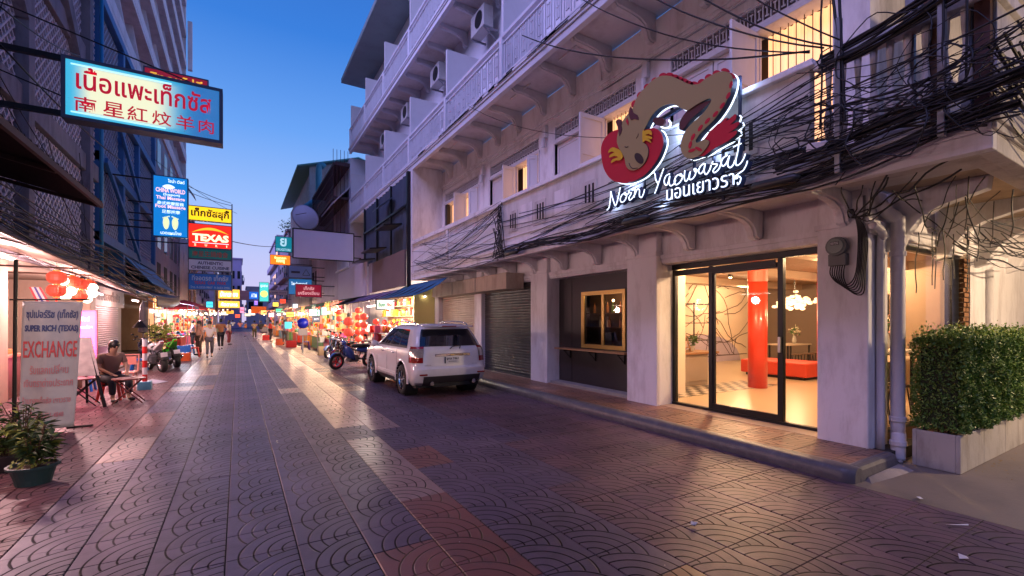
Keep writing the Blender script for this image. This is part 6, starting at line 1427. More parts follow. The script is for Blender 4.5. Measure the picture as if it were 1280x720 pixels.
# farther left row
def far_building(name, label, x0, x1, y0, y1, h, mt, wins, side, bal=True):
    t = thing(name, label, 'building', ((x0 + x1) / 2, (y0 + y1) / 2, 0)); xf = x1 if side < 0 else x0
    MB().box(x0, x1, y0, y1, 0, h).build('wall', mt, t)
    nb_ = int((h - 4) / 3.1); q = random.Random(int(y0 * 7))
    for k in range(nb_):
        z = 4.2 + k * 3.1
        if bal: MB().box(xf - .5 if side > 0 else xf, xf if side > 0 else xf + .5, y0 + .2, y1 - .2, z - .5, z - .38).box(xf - .5 if side > 0 else xf + .44, xf - .44 if side > 0 else xf + .5, y0 + .2, y1 - .2, z - .37, z + .35).build('balcony', mt, t)
        for j in range(wins):
            yy = y0 + (j + .25) * (y1 - y0) / wins; f = MB().box(xf - .05, xf + .05, yy, yy + (y1 - y0) / wins * .5, z, z + 1.6).build('window', E('far warm window', (1, .6, .3), .7) if q.random() < .12 and 'far warm window' not in bpy.data.materials else (bpy.data.materials.get('far warm window') if q.random() < .12 and 'far warm window' in bpy.data.materials else hollow), t)
        for j in range(2):
            yy = y0 + q.random() * (y1 - y0 - 1); MB().box(xf - .35 if side > 0 else xf, xf if side > 0 else xf + .35, yy, yy + .8, z + .3, z + .9).build('air_conditioner', bpy.data.materials['ac casing'], t)
    for j in range(wins):     # street-facing end
        for k in range(nb_): MB().box(x0 + (j + .2) * (x1 - x0) / wins, x0 + (j + .7) * (x1 - x0) / wins, y0 - .04, y0 + .02, 4.2 + k * 3.1, 5.8 + k * 3.1).build('window', hollow, t)
    MB().box(x0 - .2, x1 + .2, y0 - .2, y1 + .2, h, h + .25).build('roof', mt, t)
    return t
gr1 = M('far grey plaster', (.30, .27, .34), .85, var=.2, dirt=.4); gr2 = M('far lilac plaster', (.42, .38, .50), .85, var=.15, dirt=.3); gr3 = M('far cream plaster', (.34, .29, .27), .85, var=.15, dirt=.3)
far_building('shophouse', 'grey shophouse with pipes beyond the tall block on the left', -12, -4.3, 52.6, 58.5, 11.5, gr1, 4, -1)
far_building('shophouse', 'lilac shophouse farther down the left side', -12, -4.4, 59, 68, 12.5, gr2, 4, -1)
far_building('shophouse', 'low dark shophouse far down the left side', -12, -4.2, 68.5, 90, 10.5, gr1, 5, -1)
far_building('distant_building', 'small purple block with stepped balconies closing the street', -3.4, .6, 112, 124, 14.5, M('distant purple plaster', (.34, .28, .48), .85, var=.1), 4, -1)
far_building('distant_building', 'far low block at the right end of the street view', 1.6, 9, 118, 130, 9, gr2, 4, 1)
far_building('distant_building', 'far low block at the left end of the street view', -14, -3.6, 96, 110, 12, gr1, 4, -1)
# white conduit racks
for i in range(6): 
    p_ = pipe('service_pipe', [(LX + .3, 44 + i * 1.3, 12 - i * .3), (LX + .3, 44 + i * 1.3, 3.2)], .07, pale, 'pale vertical service pipe, number of six in a row beyond the tall block' if False else ('nearest', 'second', 'third', 'fourth', 'fifth', 'farthest')[i] + ' pale vertical service pipe in the row beyond the tall block')
    p_['group'] = 'service pipes beyond the tall block'
# nested chrome arches over the street
arch = thing('pipe_arch', 'nested shiny arched ducts curving over beside the orange signs', 'arch', (-1, 50, 0))
for i, r_ in enumerate((1.9, 1.55, 1.2, .85)):
    pts = [(-1.0 - 1.6 + r_, 50 + i * .2, 2.5)] + [(-1.0 - 1.6 + r_ * math.cos(a), 50 + i * .2, 5.7 + r_ * math.sin(a)) for a in [R(10 * k) for k in range(0, 19)]] + [(-2.6 - r_, 50 + i * .2, 2.5)]
    MB().tube(pts, .11, 8).build('duct', M('chrome duct', (.45, .40, .45), .25, .9) if i == 0 else bpy.data.materials['chrome duct'], arch, smooth=True)

# ============================================================ right side beyond the hotel
clad = M('grey blue cladding', (.10, .13, .18), .55, .4, var=.25, vscale=2, dirt=.4, dcol=(.02, .03, .05), dscale=2, streak=True)
en = thing('enclosed_front', 'enclosed upper front of blue grey corrugated sheet under the hotel balcony', 'building front', (5.6, 19.5, 3))
MB().sheet([[(5.40 + .035 * math.cos(k * math.pi / 2 * 1.0), 16.25 + k * .12, z) for k in range(58)] for z in (4.3, 7.13)]).build('corrugated_sheet', clad, en, solid=.01)
for y in (16.3, 18.4, 20.6, 22.9): MB().box(5.28, 5.36, y, y + .08, 4.3, 7.14).build('post', black_metal, en)
MB().box(5.28, 5.36, 16.3, 23.1, 5.9, 5.98).build('rail', black_metal, en); MB().box(5.28, 5.42, 16.22, 16.3, 2.9, 7.14).build('rail', black_metal, en)
for (y, z, w) in ((16.9, 5.3, 1.3), (19.0, 4.7, 1.5), (20.9, 4.45, 1.4)): MB().hexa([(4.6, y, z - .1), (5.3, y, z), (5.3, y + w, z), (4.6, y + w, z - .1), (4.6, y, z - .04), (5.3, y, z + .06), (5.3, y + w, z + .06), (4.6, y + w, z - .04)]).build('ledge_awning', black_metal, en)
MB().hexa([(4.75, 18.1, 6.15), (5.3, 18.1, 6.6), (5.3, 19.2, 6.6), (4.75, 19.2, 6.15), (4.75, 18.1, 6.2), (5.3, 18.1, 6.65), (5.3, 19.2, 6.65), (4.75, 19.2, 6.2)]).build('window_hood', clad, en)
bb = thing('hoarding', 'dull brown fabric hoarding above the blue awning', 'hoarding', (5.25, 19, 2.9))
MB().box(5.2, 5.27, 16.3, 21.0, 2.95, 4.28).build('panel', M('dusty brown fabric', (.17, .12, .12), .85, var=.12), bb); MB().box(5.19, 5.28, 21.0, 21.6, 2.95, 4.3).build('panel', gr2, bb)
wb = thing('blank_board', 'long blank pale board fixed along the shopfronts beyond the brown hoarding', 'board', (5.2, 25, 2.9))
MB().box(5.1, 5.18, 21.8, 28.6, 2.85, 4.45).build('panel', M('blank pale board', (.52, .47, .60), .7, var=.08), wb)
row = thing('shophouse', 'ground floor shops with shutters and lit shelves beyond the hotel', 'building', (8, 22, 0))
MB().box(6.6, 12, 16.4, 27, 0, 3.1).build('wall', gr3, row); MB().box(5.45, 12, 27.1, 40, 0, 9.2).build('wall', gr2, row)
hF = thing('cage_building', 'white house with rust brown metal balcony cages beyond the hotel', 'building', (7, 33, 0))
rust = M('rust brown cage', (.09, .05, .055), .7, .2, var=.3)
MB().box(5.5, 12, 27.2, 39.8, 9.25, 11.0).build('wall', sky_tint_wall, hF)
for z in (6.4, 8.6, 10.5): MB().box(4.6, 5.5, 27.3, 36, z, z + .12).build('cage_floor', rust, hF)
cg = MB()
for k in range(44):
    y = 27.4 + k * .2; cg.tube([(4.62, y, 6.5), (4.62, y, 10.6)], .012, 4)
for z in (7.3, 8.0, 9.3, 10.0): cg.box(4.6, 4.63, 27.3, 36, z, z + .03)
for k in range(5): cg.tube([(4.6 + .2 * k, 27.35, 6.5), (4.6 + .2 * k, 27.35, 11.4)], .014, 4)
cg.build('cage_bars', rust, hF, stuff=True)
MB().box(4.7, 5.6, 27.3, 34, 10.62, 10.7).build('cage_roof', rust, hF); MB().hexa([(4.5, 27.2, 8.2), (5.5, 27.2, 9.3), (5.5, 31, 9.3), (4.5, 31, 8.2), (4.5, 27.2, 8.28), (5.5, 27.2, 9.38), (5.5, 31, 9.38), (4.5, 31, 8.28)]).build('awning', pale, hF)
for k in range(12): MB().box(5.38, 5.46, 27.3 + k * .3, 27.38 + k * .3, 4.8, 5.7).build('baluster', sky_tint_wall, hF)
MB().box(5.34, 5.5, 27.2, 31, 5.7, 5.8).box(5.34, 5.5, 27.2, 31, 4.7, 4.8).build('railing', sky_tint_wall, hF)
hG = thing('shed_roof_building', 'weathered tin building with a green edged gable roof at the far right of the sky', 'building', (8, 50, 0))
tin = M('weathered tin', (.34, .32, .34), .6, .3, var=.15, dirt=.6, dcol=(.14, .07, .05), dscale=1.2, streak=True)
MB().box(5.4, 14, 44, 61, 0, 14.6).build('wall', tin, hG)
for k in range(22): MB().box(5.36, 5.4, 44.1 + k * .78, 44.16 + k * .78, 3, 14.6).build('seam', tin, hG)
for k in range(12): MB().box(5.4 + k * .7, 5.45 + k * .7, 43.96, 44.0, 3, 15 + min(k * .2, 1.2)).build('seam', tin, hG)
MB().hexa([(4.35, 43.3, 15.0), (9.5, 43.3, 16.6), (9.5, 61.5, 16.6), (4.35, 61.5, 15.0), (4.35, 43.3, 15.12), (9.5, 43.3, 16.72), (9.5, 61.5, 16.72), (4.35, 61.5, 15.12)]).build('roof', M('green roof edge', (.06, .26, .26), .5), hG)
MB().hexa([(9.5, 43.3, 16.6), (15, 43.3, 15), (15, 61.5, 15), (9.5, 61.5, 16.6), (9.5, 43.3, 16.72), (15, 43.3, 15.12), (15, 61.5, 15.12), (9.5, 61.5, 16.72)]).build('roof', bpy.data.materials['green roof edge'], hG)
MB().prism([(5.4, 44, 14.6), (14, 44, 14.6), (14, 44, 15.2), (9.5, 44, 16.55), (5.4, 44, 15.3)], (0, .1, 0)).build('gable', tin, hG)
dp = [onY(401, 207, 40), onY(396, 206, 40), onY(399.5, 207, 40)]
P0 = onY(398.5, 212, 40); pts = [P0 + Vector((.45, 0, .25)), P0 + Vector((.2, 0, .4)), P0, onY(398, 245, 40), onY(395, 250, 39), onY(380, 261, 34)]
pipe('exhaust_duct', smooth_open([tuple(p) for p in pts], 3), .24, M('teal duct', (.05, .26, .33), .4), 'thick teal exhaust duct bending up past the tin roof', 'duct')
ds = thing('satellite_dish', 'large pale satellite dish above the blank lavender signboard', 'satellite dish', onY(383, 284, 25))
mt4 = Matrix.Rotation(R(-62), 4, 'X') @ Matrix.Rotation(R(14), 4, 'Y'); c_ = onY(383, 270.5, 25)
MB().lathe([(r_ * .82, h_) for r_, h_ in [(.0, .10), (.3, .07), (.55, .0), (.78, -.12), (.80, -.12), (.56, -.04), (.0, .06)]][::-1], c_, 28, 'Z', Matrix.Rotation(R(78), 4, 'X') @ Matrix.Rotation(R(12), 4, 'Y')).build('reflector', M('dish grey', (.55, .56, .72), .6), ds, smooth=True)
MB().tube([c_ + Vector((0, .2, -.2)), onY(383, 286, 25) + Vector((0, .2, 0))], .04, 6).tube([c_ + Vector((-.5, -.1, 0)), c_ + Vector((-.1, -.8, 0))], .015, 5).build('mast', black_metal, ds)
far_building('shophouse', 'shophouse with balconies past the tin roofed building', 5.2, 12, 61.5, 75, 12.5, gr1, 4, 1); far_building('shophouse', 'pale block far down the right side', 5.0, 12, 75.5, 95, 14, gr2, 5, 1); far_building('shophouse', 'low grey house between the cage balconies and the tin building', 5.6, 12, 40.2, 43.9, 8, gr1, 2, 1)
tr = thing('roof_tree', 'small dark tree behind the drugstore sign', 'tree', (5.5, 62, 9))
leafy('', 'tree', '', (5.6, 62.5, 12.6), 1.6, 260, green, .16).build('crown', green, tr); MB().tube([(5.6, 62.5, 9), (5.6, 62.5, 12.5)], .1, 6, rs=[.12, .05]).build('trunk', wood_dark, tr)

# ============================================================ left side, street level
def col_m(name, c, r=.5, **k): return matc(name, c, r, **k)
cream_w = M('warm shop plaster', (.36, .27, .20), .8, var=.1, dirt=.35, dcol=(.2, .12, .08), dscale=2, streak=True)
shopL = thing('shop_unit', 'open fronted shops with a cream pillar on the left behind the exchange banner', 'shop', (-5, 14, 0))
MB().box(-4.5, -4.1, 13.0, 13.5, 0, 3.05).build('pillar', cream_w, shopL, bevel=.01); MB().box(-4.5, -4.15, 19.9, 20.5, 0, 3.05).box(-4.5, -4.15, 4.0, 4.5, 0, 3.05).build('pillar', cream_w, shopL, bevel=.01)
MB().box(-7.6, -7.5, -24, 33, 0, 3.05).box(-7.5, -4.2, -24, 33, 2.98, 3.3).build('wall', cream_w, shopL)
for y in (13.2, 20.2, 25.4, 33): MB().box(-7.5, -4.52, y, y + .12, 0, 2.97).build('dividing_wall', cream_w, shopL)
MB().box(-4.35, -4.3, 20.6, 25.3, .1, 2.2).build('shutter_back', gr3, shopL)
shm = M('pinkish roller shutter', (.36, .27, .27), .55, .2, var=.1)
sl = MB(); sl.sheet([[(x, yy, z) for x, z in ((-4.3, 0), (-4.275, .02), (-4.27, .05), (-4.295, .078))] for yy in (21.0, 24.6)]); slm = sl.mesh('slat', shm)
for i in range(26):
    o = bpy.data.objects.new('slat', slm); COL.objects.link(o); o.parent = shopL; o.location = Vector((0, 0, .12 + i * .08)) - Vector((-5, 14, 0))
MB().box(-4.32, -4.2, 20.6, 25.3, 2.2, 2.95).build('fascia_sign', M('dusty shop fascia', (.30, .24, .20), .7, var=.3, vscale=3), shopL)
lettering(shopL, 'ห้างทองเท็กซัส', (-4.195, 21.0, 2.4), (0, 1, 0), (0, 0, 1), 3.4, .38, M('dark fascia print', (.12, .08, .06), .6), .01, .03)
# counter with goods inside the first shop
ctL = thing('shop_counter', 'low brown shop counter with orange trays at the far left edge', 'counter', (-4.6, 13.9, 0))
MB().box(-4.9, -4.2, 13.6, 14.8, 0, .9).build('body', wood_dark, ctL, bevel=.01); MB().box(-4.95, -4.15, 13.55, 14.85, .9, .95).build('top', wood, ctL)
for k in range(4): MB().box(-4.8, -4.4, 13.65 + k * .28, 13.87 + k * .28, .951, 1.05).build('tray', col_m('orange tray', (.6, .2, .03)), ctL, bevel=.01)
tube_e = E('fluorescent tube', (1, .82, .68), 14)
def tube_lamp(x, y, z, label, L_=1.2, pw=38, col=(1, .62, .62)):
    t = thing('fluorescent_lamp', label, 'lamp', (x, y, z), 0, 'fluorescent tubes under the left awnings')
    MB().box(x - .03, x + .03, y - L_ / 2, y + L_ / 2, z, z + .04).build('housing', pvc, t); MB().tube([(x, y - L_ / 2 + .03, z - .02), (x, y + L_ / 2 - .03, z - .02)], .016, 8).build('tube', tube_e, t)
    lamp('tube_light', t, 'POINT', (x, y, z - .26), pw * 1.75, col, .14)
for x, y, z, lb, pw in ((-3.3, 3.0, 2.78, 'assumed fluorescent tube under the first awning, beside the camera and out of view', 42), (-3.3, 6.5, 2.78, 'assumed fluorescent tube under the near end of the cream awning, out of view', 48), (-3.2, 10.2, 2.72, 'fluorescent tube under the cream awning just before the lanterns', 75), (-3.3, 13.9, 2.62, 'fluorescent tube glowing above the red lanterns', 85),  # first two tubes lie out of view, assumed to light the opposite facade
                        (-3.6, 18.0, 2.5, 'fluorescent tube under the dark awning before the shutter', 60), (-3.4, 22.5, 2.45, 'fluorescent tube above the pinkish shutter', 60), (-5.6, 16.2, 2.9, 'fluorescent tube inside the open shop on the left', 90)):
    tube_lamp(x, y, z, lb, 1.2, pw)
# awnings
aw_m = M('cream awning cloth', (.30, .20, .15), .8, var=.12, dirt=.4, dcol=(.15, .08, .06)); aw_d = M('dark tarpaulin', (.075, .065, .085), .6, var=.25, vscale=2); iron = M('rusty iron', (.10, .06, .05), .6, .4, var=.3)
def awning(name, label, ys, zs, xo, xi, zi, mat, valance=.0, ribs=7):
    t = thing(name, label, 'awning', ((xo + xi) / 2, (ys[0] + ys[-1]) / 2, min(zs)))
    n = 24; gr = []
    def edge(y):
        for i in range(len(ys) - 1):
            if ys[i] <= y <= ys[i + 1]: f = (y - ys[i]) / (ys[i + 1] - ys[i]); return zs[i] + f * (zs[i + 1] - zs[i])
        return zs[-1]
    for k in range(n + 1):
        y = ys[0] + (ys[-1] - ys[0]) * k / n; z = edge(y); row = []
        for j in range(6): f = j / 5; row.append((xo + (xi - xo) * f, y, z + (zi - z) * f - .06 * math.sin(math.pi * f) * (1 + .5 * math.sin(y * 4))))
        if valance: row = [(xo, y, z - valance * (1 + .12 * math.sin(y * 9)))] + row
        gr.append(row)
    MB().sheet(gr).build('cloth', mat, t, smooth=True, solid=.012)
    for k in range(ribs):
        y = ys[0] + (ys[-1] - ys[0]) * (k + .5) / ribs; MB().beam((xo, y, edge(y) - .03), (xi, y, zi - .05), .025).build('rib', iron, t)
    MB().tube([(xo, ys[0] + (ys[-1] - ys[0]) * k / 12, edge(ys[0] + (ys[-1] - ys[0]) * k / 12) - .01) for k in range(13)], .025, 6).build('edge_pipe', iron, t)
    return t
awning('shop_awning', 'long cream shop awning with sagging edge on the left above the exchange banner', [1, 8.3, 13.3, 17.5], [3.0, 2.85, 2.66, 2.46], -2.6, -4.2, 3.25, aw_m)
awning('shop_awning', 'dark sagging awning over the pinkish shutter on the left', [17.6, 21.9], [2.46, 2.38], -2.7, -4.2, 3.1, aw_d)
awning('tarpaulin', 'dark tarpaulin bulging down at the end of the left awnings', [22, 24, 27, 30], [2.62, 2.66, 2.72, 2.95], -2.7, -4.2, 3.3, aw_d, .42, 5)
can = thing('corrugated_canopy', 'dark corrugated canopy jutting over the street at the upper left edge', 'canopy', (-3.2, 7, 3.9))
MB().sheet([[(-2.2 - 2.0 * j / 4, 2 + .1 * k, 3.9 + .5 * j / 4 + (.03 if k % 2 else -.03)) for j in range(5)] for k in range(95)]).build('sheet', M('brown corrugated sheet', (.075, .05, .045), .7, .2, var=.3, vscale=4), can, solid=.008)
MB().beam((-2.22, 2, 3.86), (-2.22, 11.4, 3.86), .05, .09).build('edge_beam', iron, can)
for y in (4, 6.5, 9, 11.3): MB().beam((-2.25, y, 3.84), (-4.2, y, 4.3), .06).build('rafter', iron, can)
MB().box(-4.25, -4.1, 2, 20.8, 3.3, 3.6).build('wall_band', dark_conc, hB)
# cables along the left front
sp = []; w4 = random.Random(9)
for i in range(34):
    pts = []; x = w4.uniform(-4.05, -3.2); z0 = w4.uniform(2.95, 4.0); ph = w4.uniform(0, 6); sl_ = w4.uniform(-.012, .012)
    for j in range(38): y = 6 + j * .8; pts.append((x, y, z0 + sl_ * j * .8 + .10 * math.sin(y * .7 + ph) - .06 * abs(math.sin(y * .45 + ph))))
    sp.append((pts, w4.choice((.008, .012, .016))))
for i in range(12): sp.append((wire((-4.1, 6 + w4.uniform(0, 14), w4.uniform(4, 9)), (-3.9, 10 + w4.uniform(0, 16), w4.uniform(3.2, 4.5)), .4, 12, .1, i), .010))
bundle('left_cables', sp, 'many sagging black cables strung along the dark left building above the awnings', mat=M('dusty cable', (.03, .025, .03), .6))
cable(wire(onY(0, 8, 9), onY(100, 70, 14), .1, 8), .012, 'thin black cable slanting across the dark lattice at the top left'); cable(wire(onY(0, 55, 9), onY(150, 200, 16), .1, 8), .014, 'thick black stay slanting down from the left edge behind the large sign')
cable(wire((-3.0, 24, 8.4), (-.1, 38, 9.3), .2, 12), .012, 'thin wire crossing the sky left of the lavender board') ; cable(wire(onY(291, 302, 26), onY(345, 308, 45), .1, 12), .02, 'lowest sky wire running from the stacked signs to the drugstore sign')
cable(wire(onY(236, 240, 24), onY(289, 257, 26), .05, 8), .012, 'short wire from the blue massage sign to the yellow sign'); cable(wire(onY(236, 233, 24), onY(289, 254, 26), .05, 8), .012, 'upper short wire from the blue massage sign to the yellow sign')

# lanterns
red_l = E('red lantern silk', (.95, .10, .05), .42, (.55, .05, .03)); wh_l = E('white globe lamp', (1, .80, .55), 4.5)
def lantern(c, r, label, mat, grp):
    t = thing('lantern', label, 'lantern', (c[0], c[1], c[2] - r), 0, grp)
    if mat is red_l:
        b = MB(); pr = [(r * .35, -r * .8), (r * .7, -r * .68), (r * .95, -r * .35), (r, 0), (r * .95, r * .35), (r * .7, r * .68), (r * .35, r * .8)]; b.lathe(pr, c, 16); b.build('shade', mat, t, smooth=False)
        MB().lathe([(r * .36, -r * .95), (r * .36, -r * .8)], c, 10).lathe([(r * .36, r * .8), (r * .36, r * .95)], c, 10).build('gold_rim', M('gold rim', (.6, .4, .08), .4) if 'gold rim' not in bpy.data.materials else bpy.data.materials['gold rim'], t)
        MB().tube([(c[0], c[1], c[2] - r * .95), (c[0], c[1], c[2] - r * 2)], r * .12, 6).build('tassel', red_l, t)
    else: MB().ball(c, r, 14, 8).build('globe', mat, t, smooth=True)
    MB().tube([(c[0], c[1], c[2] + r * .8), (c[0], c[1], c[2] + r + .25)], .004, 4).build('string', black_metal, t)
for i, (u, v) in enumerate([(71, 347), (70.5, 363), (90.5, 352), (101, 355), (100, 370), (111, 356)]):
    lantern(tuple(onY(u, v, 12.3 + i * .25)), .155 if i < 2 else .135, ('upper', 'lower', 'third', 'fourth', 'lowest middle', 'rightmost')[i] + ' red paper lantern in the left cluster above the banner', red_l, 'red lanterns on the left')
for i, (u, v) in enumerate([(79, 351), (89, 364), (82, 370), (116, 359.5), (116, 367), (109, 374)]):
    lantern(tuple(onY(u, v, 12.5 + i * .25)), .09, ('first', 'second', 'third', 'upper right', 'lower right', 'lowest')[i] + ' glowing white globe among the red lanterns on the left', wh_l, 'white globes among the lanterns')
t = thing('hanging_rack', 'rusty iron hanging frame above the cluster of lanterns', 'rack', (-3.2, 12.8, 2.7)); MB().tube([(-4.2, 12.2, 2.72), (-2.7, 12.2, 2.72)], .02, 6).tube([(-4.2, 13.6, 2.7), (-2.7, 13.6, 2.7)], .02, 6).tube([(-2.7, 12, 2.72), (-2.7, 14, 2.7)], .02, 6).tube([(-3.1, 12, 2.72), (-3.1, 14, 2.7)], .015, 6).build('bars', iron, t)
lamp('globe_light', t, 'POINT', (-3.1, 12.6, 2.35), 60, (1, .60, .42), .25)
fl = thing('flag', 'draped red white and blue striped flag behind the exchange banner', 'flag', onY(48, 372, 12.3))
for k, c_ in enumerate(('flag red', 'flag white', 'flag blue', 'flag white', 'flag red')):
    cm_ = col_m(c_, {'flag red': (.5, .03, .04), 'flag white': (.6, .55, .55), 'flag blue': (.05, .04, .25)}[c_]); p0, p1 = onY(36 + k * 3, 359, 12.3), onY(47 + k * 3.5, 382, 12.3); p2, p3 = onY(39 + k * 3, 359, 12.3), onY(50.5 + k * 3.5, 382, 12.3)
    MB().quad(p0, p1, p3, p2).build('stripe', cm_, fl, solid=.004)

# exchange banner
bnr = thing('exchange_banner', 'tall weathered white cloth banner reading EXCHANGE in red on the left', 'banner', (-2.5, 9.5, 0))
bm_ = M('banner cloth', (.46, .50, .48), .8, var=.14, vscale=3, dirt=.55, dcol=(.30, .32, .36), dscale=2.5)
NT = (-.55, .0); bx0, bx1, by = -2.78, -2.08, 9.55
def bpt(fx, fz):
    x = bx0 + (bx1 - bx0) * fx * (1 - .10 * (1 - fz)) ; return Vector((x + .05 * (fz - .5), by + .035 * math.sin(fx * 8 + fz * 2.4) + .02 * math.sin(fz * 6) - .10 * fx, .06 + 1.92 * fz))
MB().sheet([[bpt(i / 16, j / 24) for i in range(17)] for j in range(25)]).build('cloth', bm_, bnr, smooth=True, solid=.004)
MB().tube([(-2.86, 9.62, 0), (-2.84, 9.62, 2.6)], .025, 6).tube([(-2.9, 9.6, 2.0), (-2.0, 9.55, 2.02)], .012, 5).tube([(-2.30, 9.7, .02), (-1.98, 9.62, .03)], .02, 6).build('pole', black_metal, bnr)
navp = M('banner navy print', (.06, .09, .22), .7); redp = M('banner red print', (.62, .10, .10), .7); redq = M('banner faded red print', (.60, .28, .28), .8)
def btext(s, fx, fz, fw, fh, mt, bold=.02):
    o = lettering(bnr, s, (0, 0, 0), (1, 0, 0), (0, 0, 1), 1, 1, mt, 0, bold)
    Wi = WM[bnr.name].inverted()
    for v in o.data.vertices:
        q_ = WM[bnr.name] @ v.co; p = bpt(fx + fw * q_.x, fz + fh * q_.z); v.co = Wi @ (p + Vector((0, -.012 if v.co.y < -9.5 else -.009, 0)))
btext('ซุปเปอร์ริช (เท็กซัส)', .08, .85, .86, .09, navp); btext('SUPER RICH (TEXAS)', .06, .75, .9, .065, navp, .04); btext('EXCHANGE', .04, .56, .92, .13, redp, .01)
btext('รับแลกเปลี่ยน', .16, .43, .66, .075, redq, .01); btext('เงินตราต่างประเทศ', .06, .33, .86, .07, redq, .01); btext('ร้านทองเท็กซัส เยาวราช', .04, .20, .86, .055, redq, .01); btext('โทร. 02-221-4848', .2, .09, .6, .045, redq, .01)
# pink lit board
pinkE = E('pink lightbox', (1.0, .10, .34), .85)
pkb = board('glowing pink standing signboard with white Thai lettering on the left', 84, 389, 119, 466, 15.2, pinkE, [('สุรีรัตน์', .3, .82, .5, .09, E('pale pink print', (1, .7, .8), 1), .02), ('นวดแผนไทย', .2, .72, .7, .05, bpy.data.materials['pale pink print'], .01), ('massage', .15, .50, .7, .06, bpy.data.materials['pale pink print'], .04), ('ชั้น 2', .35, .41, .3, .06, bpy.data.materials['pale pink print'], .03), ('manicure', .15, .29, .7, .06, bpy.data.materials['pale pink print'], .04), ('ชั้น 3', .35, .2, .3, .06, bpy.data.materials['pale pink print'], .03)], th=.12, name='pink_signboard', frame=.03, side=M('pink board casing', (.4, .08, .15), .5))
lamp('pink_light', pkb, 'AREA', (-3.3, 15.05, 1.1), 22, (1, .18, .40), .7, (R(90), 0, 0), 1.5)

# potted plants at the left edge
lf_d = M('dark leaf', (.045, .09, .025), .45, var=.5, vscale=16); lf_y = M('yellow green leaf', (.20, .24, .04), .5, var=.4, vscale=12)
def pot(p, r, h, mat, label, leaves, hgt, spread, seed, yl=.25, longl=.16):
    t = thing('potted_plant', label, 'potted plant', (p.x, p.y, 0)); q = random.Random(seed); x, y = p.x, p.y
    MB().lathe([(r * .72, 0), (r * .78, h * .3), (r * .95, h * .85), (r * 1.08, h * .87), (r * 1.10, h), (r * .98, h), (r * .9, h * .86), (0, h * .84)], (x, y, 0), 22).build('pot', mat, t, smooth=False)
    MB().lathe([(0, h * .88), (r * .9, h * .86)], (x, y, 0), 14).build('soil', bpy.data.materials['soil'], t)
    st_ = MB(); a_ = MB(); b_ = MB(); ns = 12
    for i in range(ns):
        an = q.uniform(0, 6.28); rr = r * q.uniform(.1, .7); tip = Vector((x + (rr + spread * q.uniform(.2, 1)) * math.cos(an), y + (rr + spread * q.uniform(.2, 1)) * math.sin(an), h + hgt * q.uniform(.45, 1)))
        base = Vector((x + rr * .5 * math.cos(an), y + rr * .5 * math.sin(an), h * .85)); mid = (base + tip) / 2 + Vector((0, 0, .05)); st_.tube([base, mid, tip], .005, 4)
        for k in range(leaves // ns):
            f = q.uniform(.25, 1); o_ = base.lerp(tip, f); d = Vector((math.cos(an + q.gauss(0, 1.2)), math.sin(an + q.gauss(0, 1.2)), q.uniform(-.1, .9))).normalized(); L_ = longl * q.uniform(.6, 1.2); s_ = d.cross(Vector((0, 0, 1))).normalized() * L_ * .16; dr = Vector((0, 0, -L_ * .3))
            (b_ if q.random() < yl else a_).add([o_, o_ + d * L_ * .45 + s_, o_ + d * L_ * .45 - s_, o_ + d * L_ + dr], [(0, 1, 3), (0, 3, 2)])
    st_.build('stem', wood_dark, t); a_.build('foliage', lf_d, t); b_.build('yellow_leaves', lf_y, t)
    g_ = MB()
    for k in range(90): an = q.uniform(0, 6.28); rr = r * q.uniform(0, 1); c = Vector((x + rr * math.cos(an), y + rr * math.sin(an), h + q.uniform(-.01, .05))); g_.quad(c, c + Vector((.02, .0, .01)), c + Vector((.015, .02, .02)), c + Vector((0, .015, .015)))
    g_.build('ground_cover', lf_y, t)
    return t
pot(onZ(42, 604), .19, .2, M('dark green pot', (.02, .06, .06), .45, var=.2), 'leafy plant in a dark green round pot nearest the camera at the left', 250, .42, .16, 3)
pot(onZ(12, 588), .17, .2, M('black pot', (.02, .02, .022), .4), 'plant with broad yellow-green leaves in a black pot at the left frame edge', 200, .40, .16, 5, .5, .2)
pot(onZ(30, 572) , .14, .2, bpy.data.materials['black pot'], 'taller thin-stemmed plant behind the two pots, in front of the banner', 160, .5, .14, 8, .15, .14)

# folding stools, tables and street clutter on the left
def folding_stool(p, r, h, label, seatm, legm):
    t = thing('folding_stool', label, 'stool', (p.x, p.y, 0)); x, y = p.x, p.y
    MB().lathe([(r, 0), (r * 1.02, .012), (r, .025)], (x, y, h - .025), 20).build('seat', seatm, t)
    for s in (-1, 1):
        for dy in (-.7, .7): MB().tube([(x - s * r * .9, y + dy * r * .8, .01), (x + s * r * .8, y + dy * r * .6, h - .03)], .012, 6).build('leg', legm, t)
    return t
rdark = M('dark red iron', (.14, .03, .025), .5)
folding_stool(onZ(161, 504), .27, .52, 'small round folding table with crossed red iron legs on the left', rdark, rdark)
folding_stool(onZ(100, 508), .30, .56, 'round folding stool with crossed dark legs beside the banner', rdark, black_metal)
def plastic_stool(p, s, h, mat, label, grp=None):
    t = thing('plastic_stool', label, 'stool', (p.x, p.y, 0), 0, grp); x, y = p.x, p.y
    MB().box(x - s, x + s, y - s, y + s, h - .03, h).box(x - s - .01, x + s + .01, y - s - .01, y + s + .01, h - .06, h - .03).build('seat', mat, t, bevel=.01)
    for a in (-1, 1):
        for c in (-1, 1): MB().beam((x + a * (s + .03), y + c * (s + .03), 0), (x + a * (s - .02), y + c * (s - .02), h - .06), .045, .03).build('leg', mat, t)
    return t
blueP = col_m('blue plastic', (.01, .12, .50), .35); redP = col_m('red plastic', (.55, .02, .02), .35); orP = col_m('orange plastic', (.70, .12, .03), .4); pinkP = col_m('salmon plastic', (.55, .22, .18), .45)
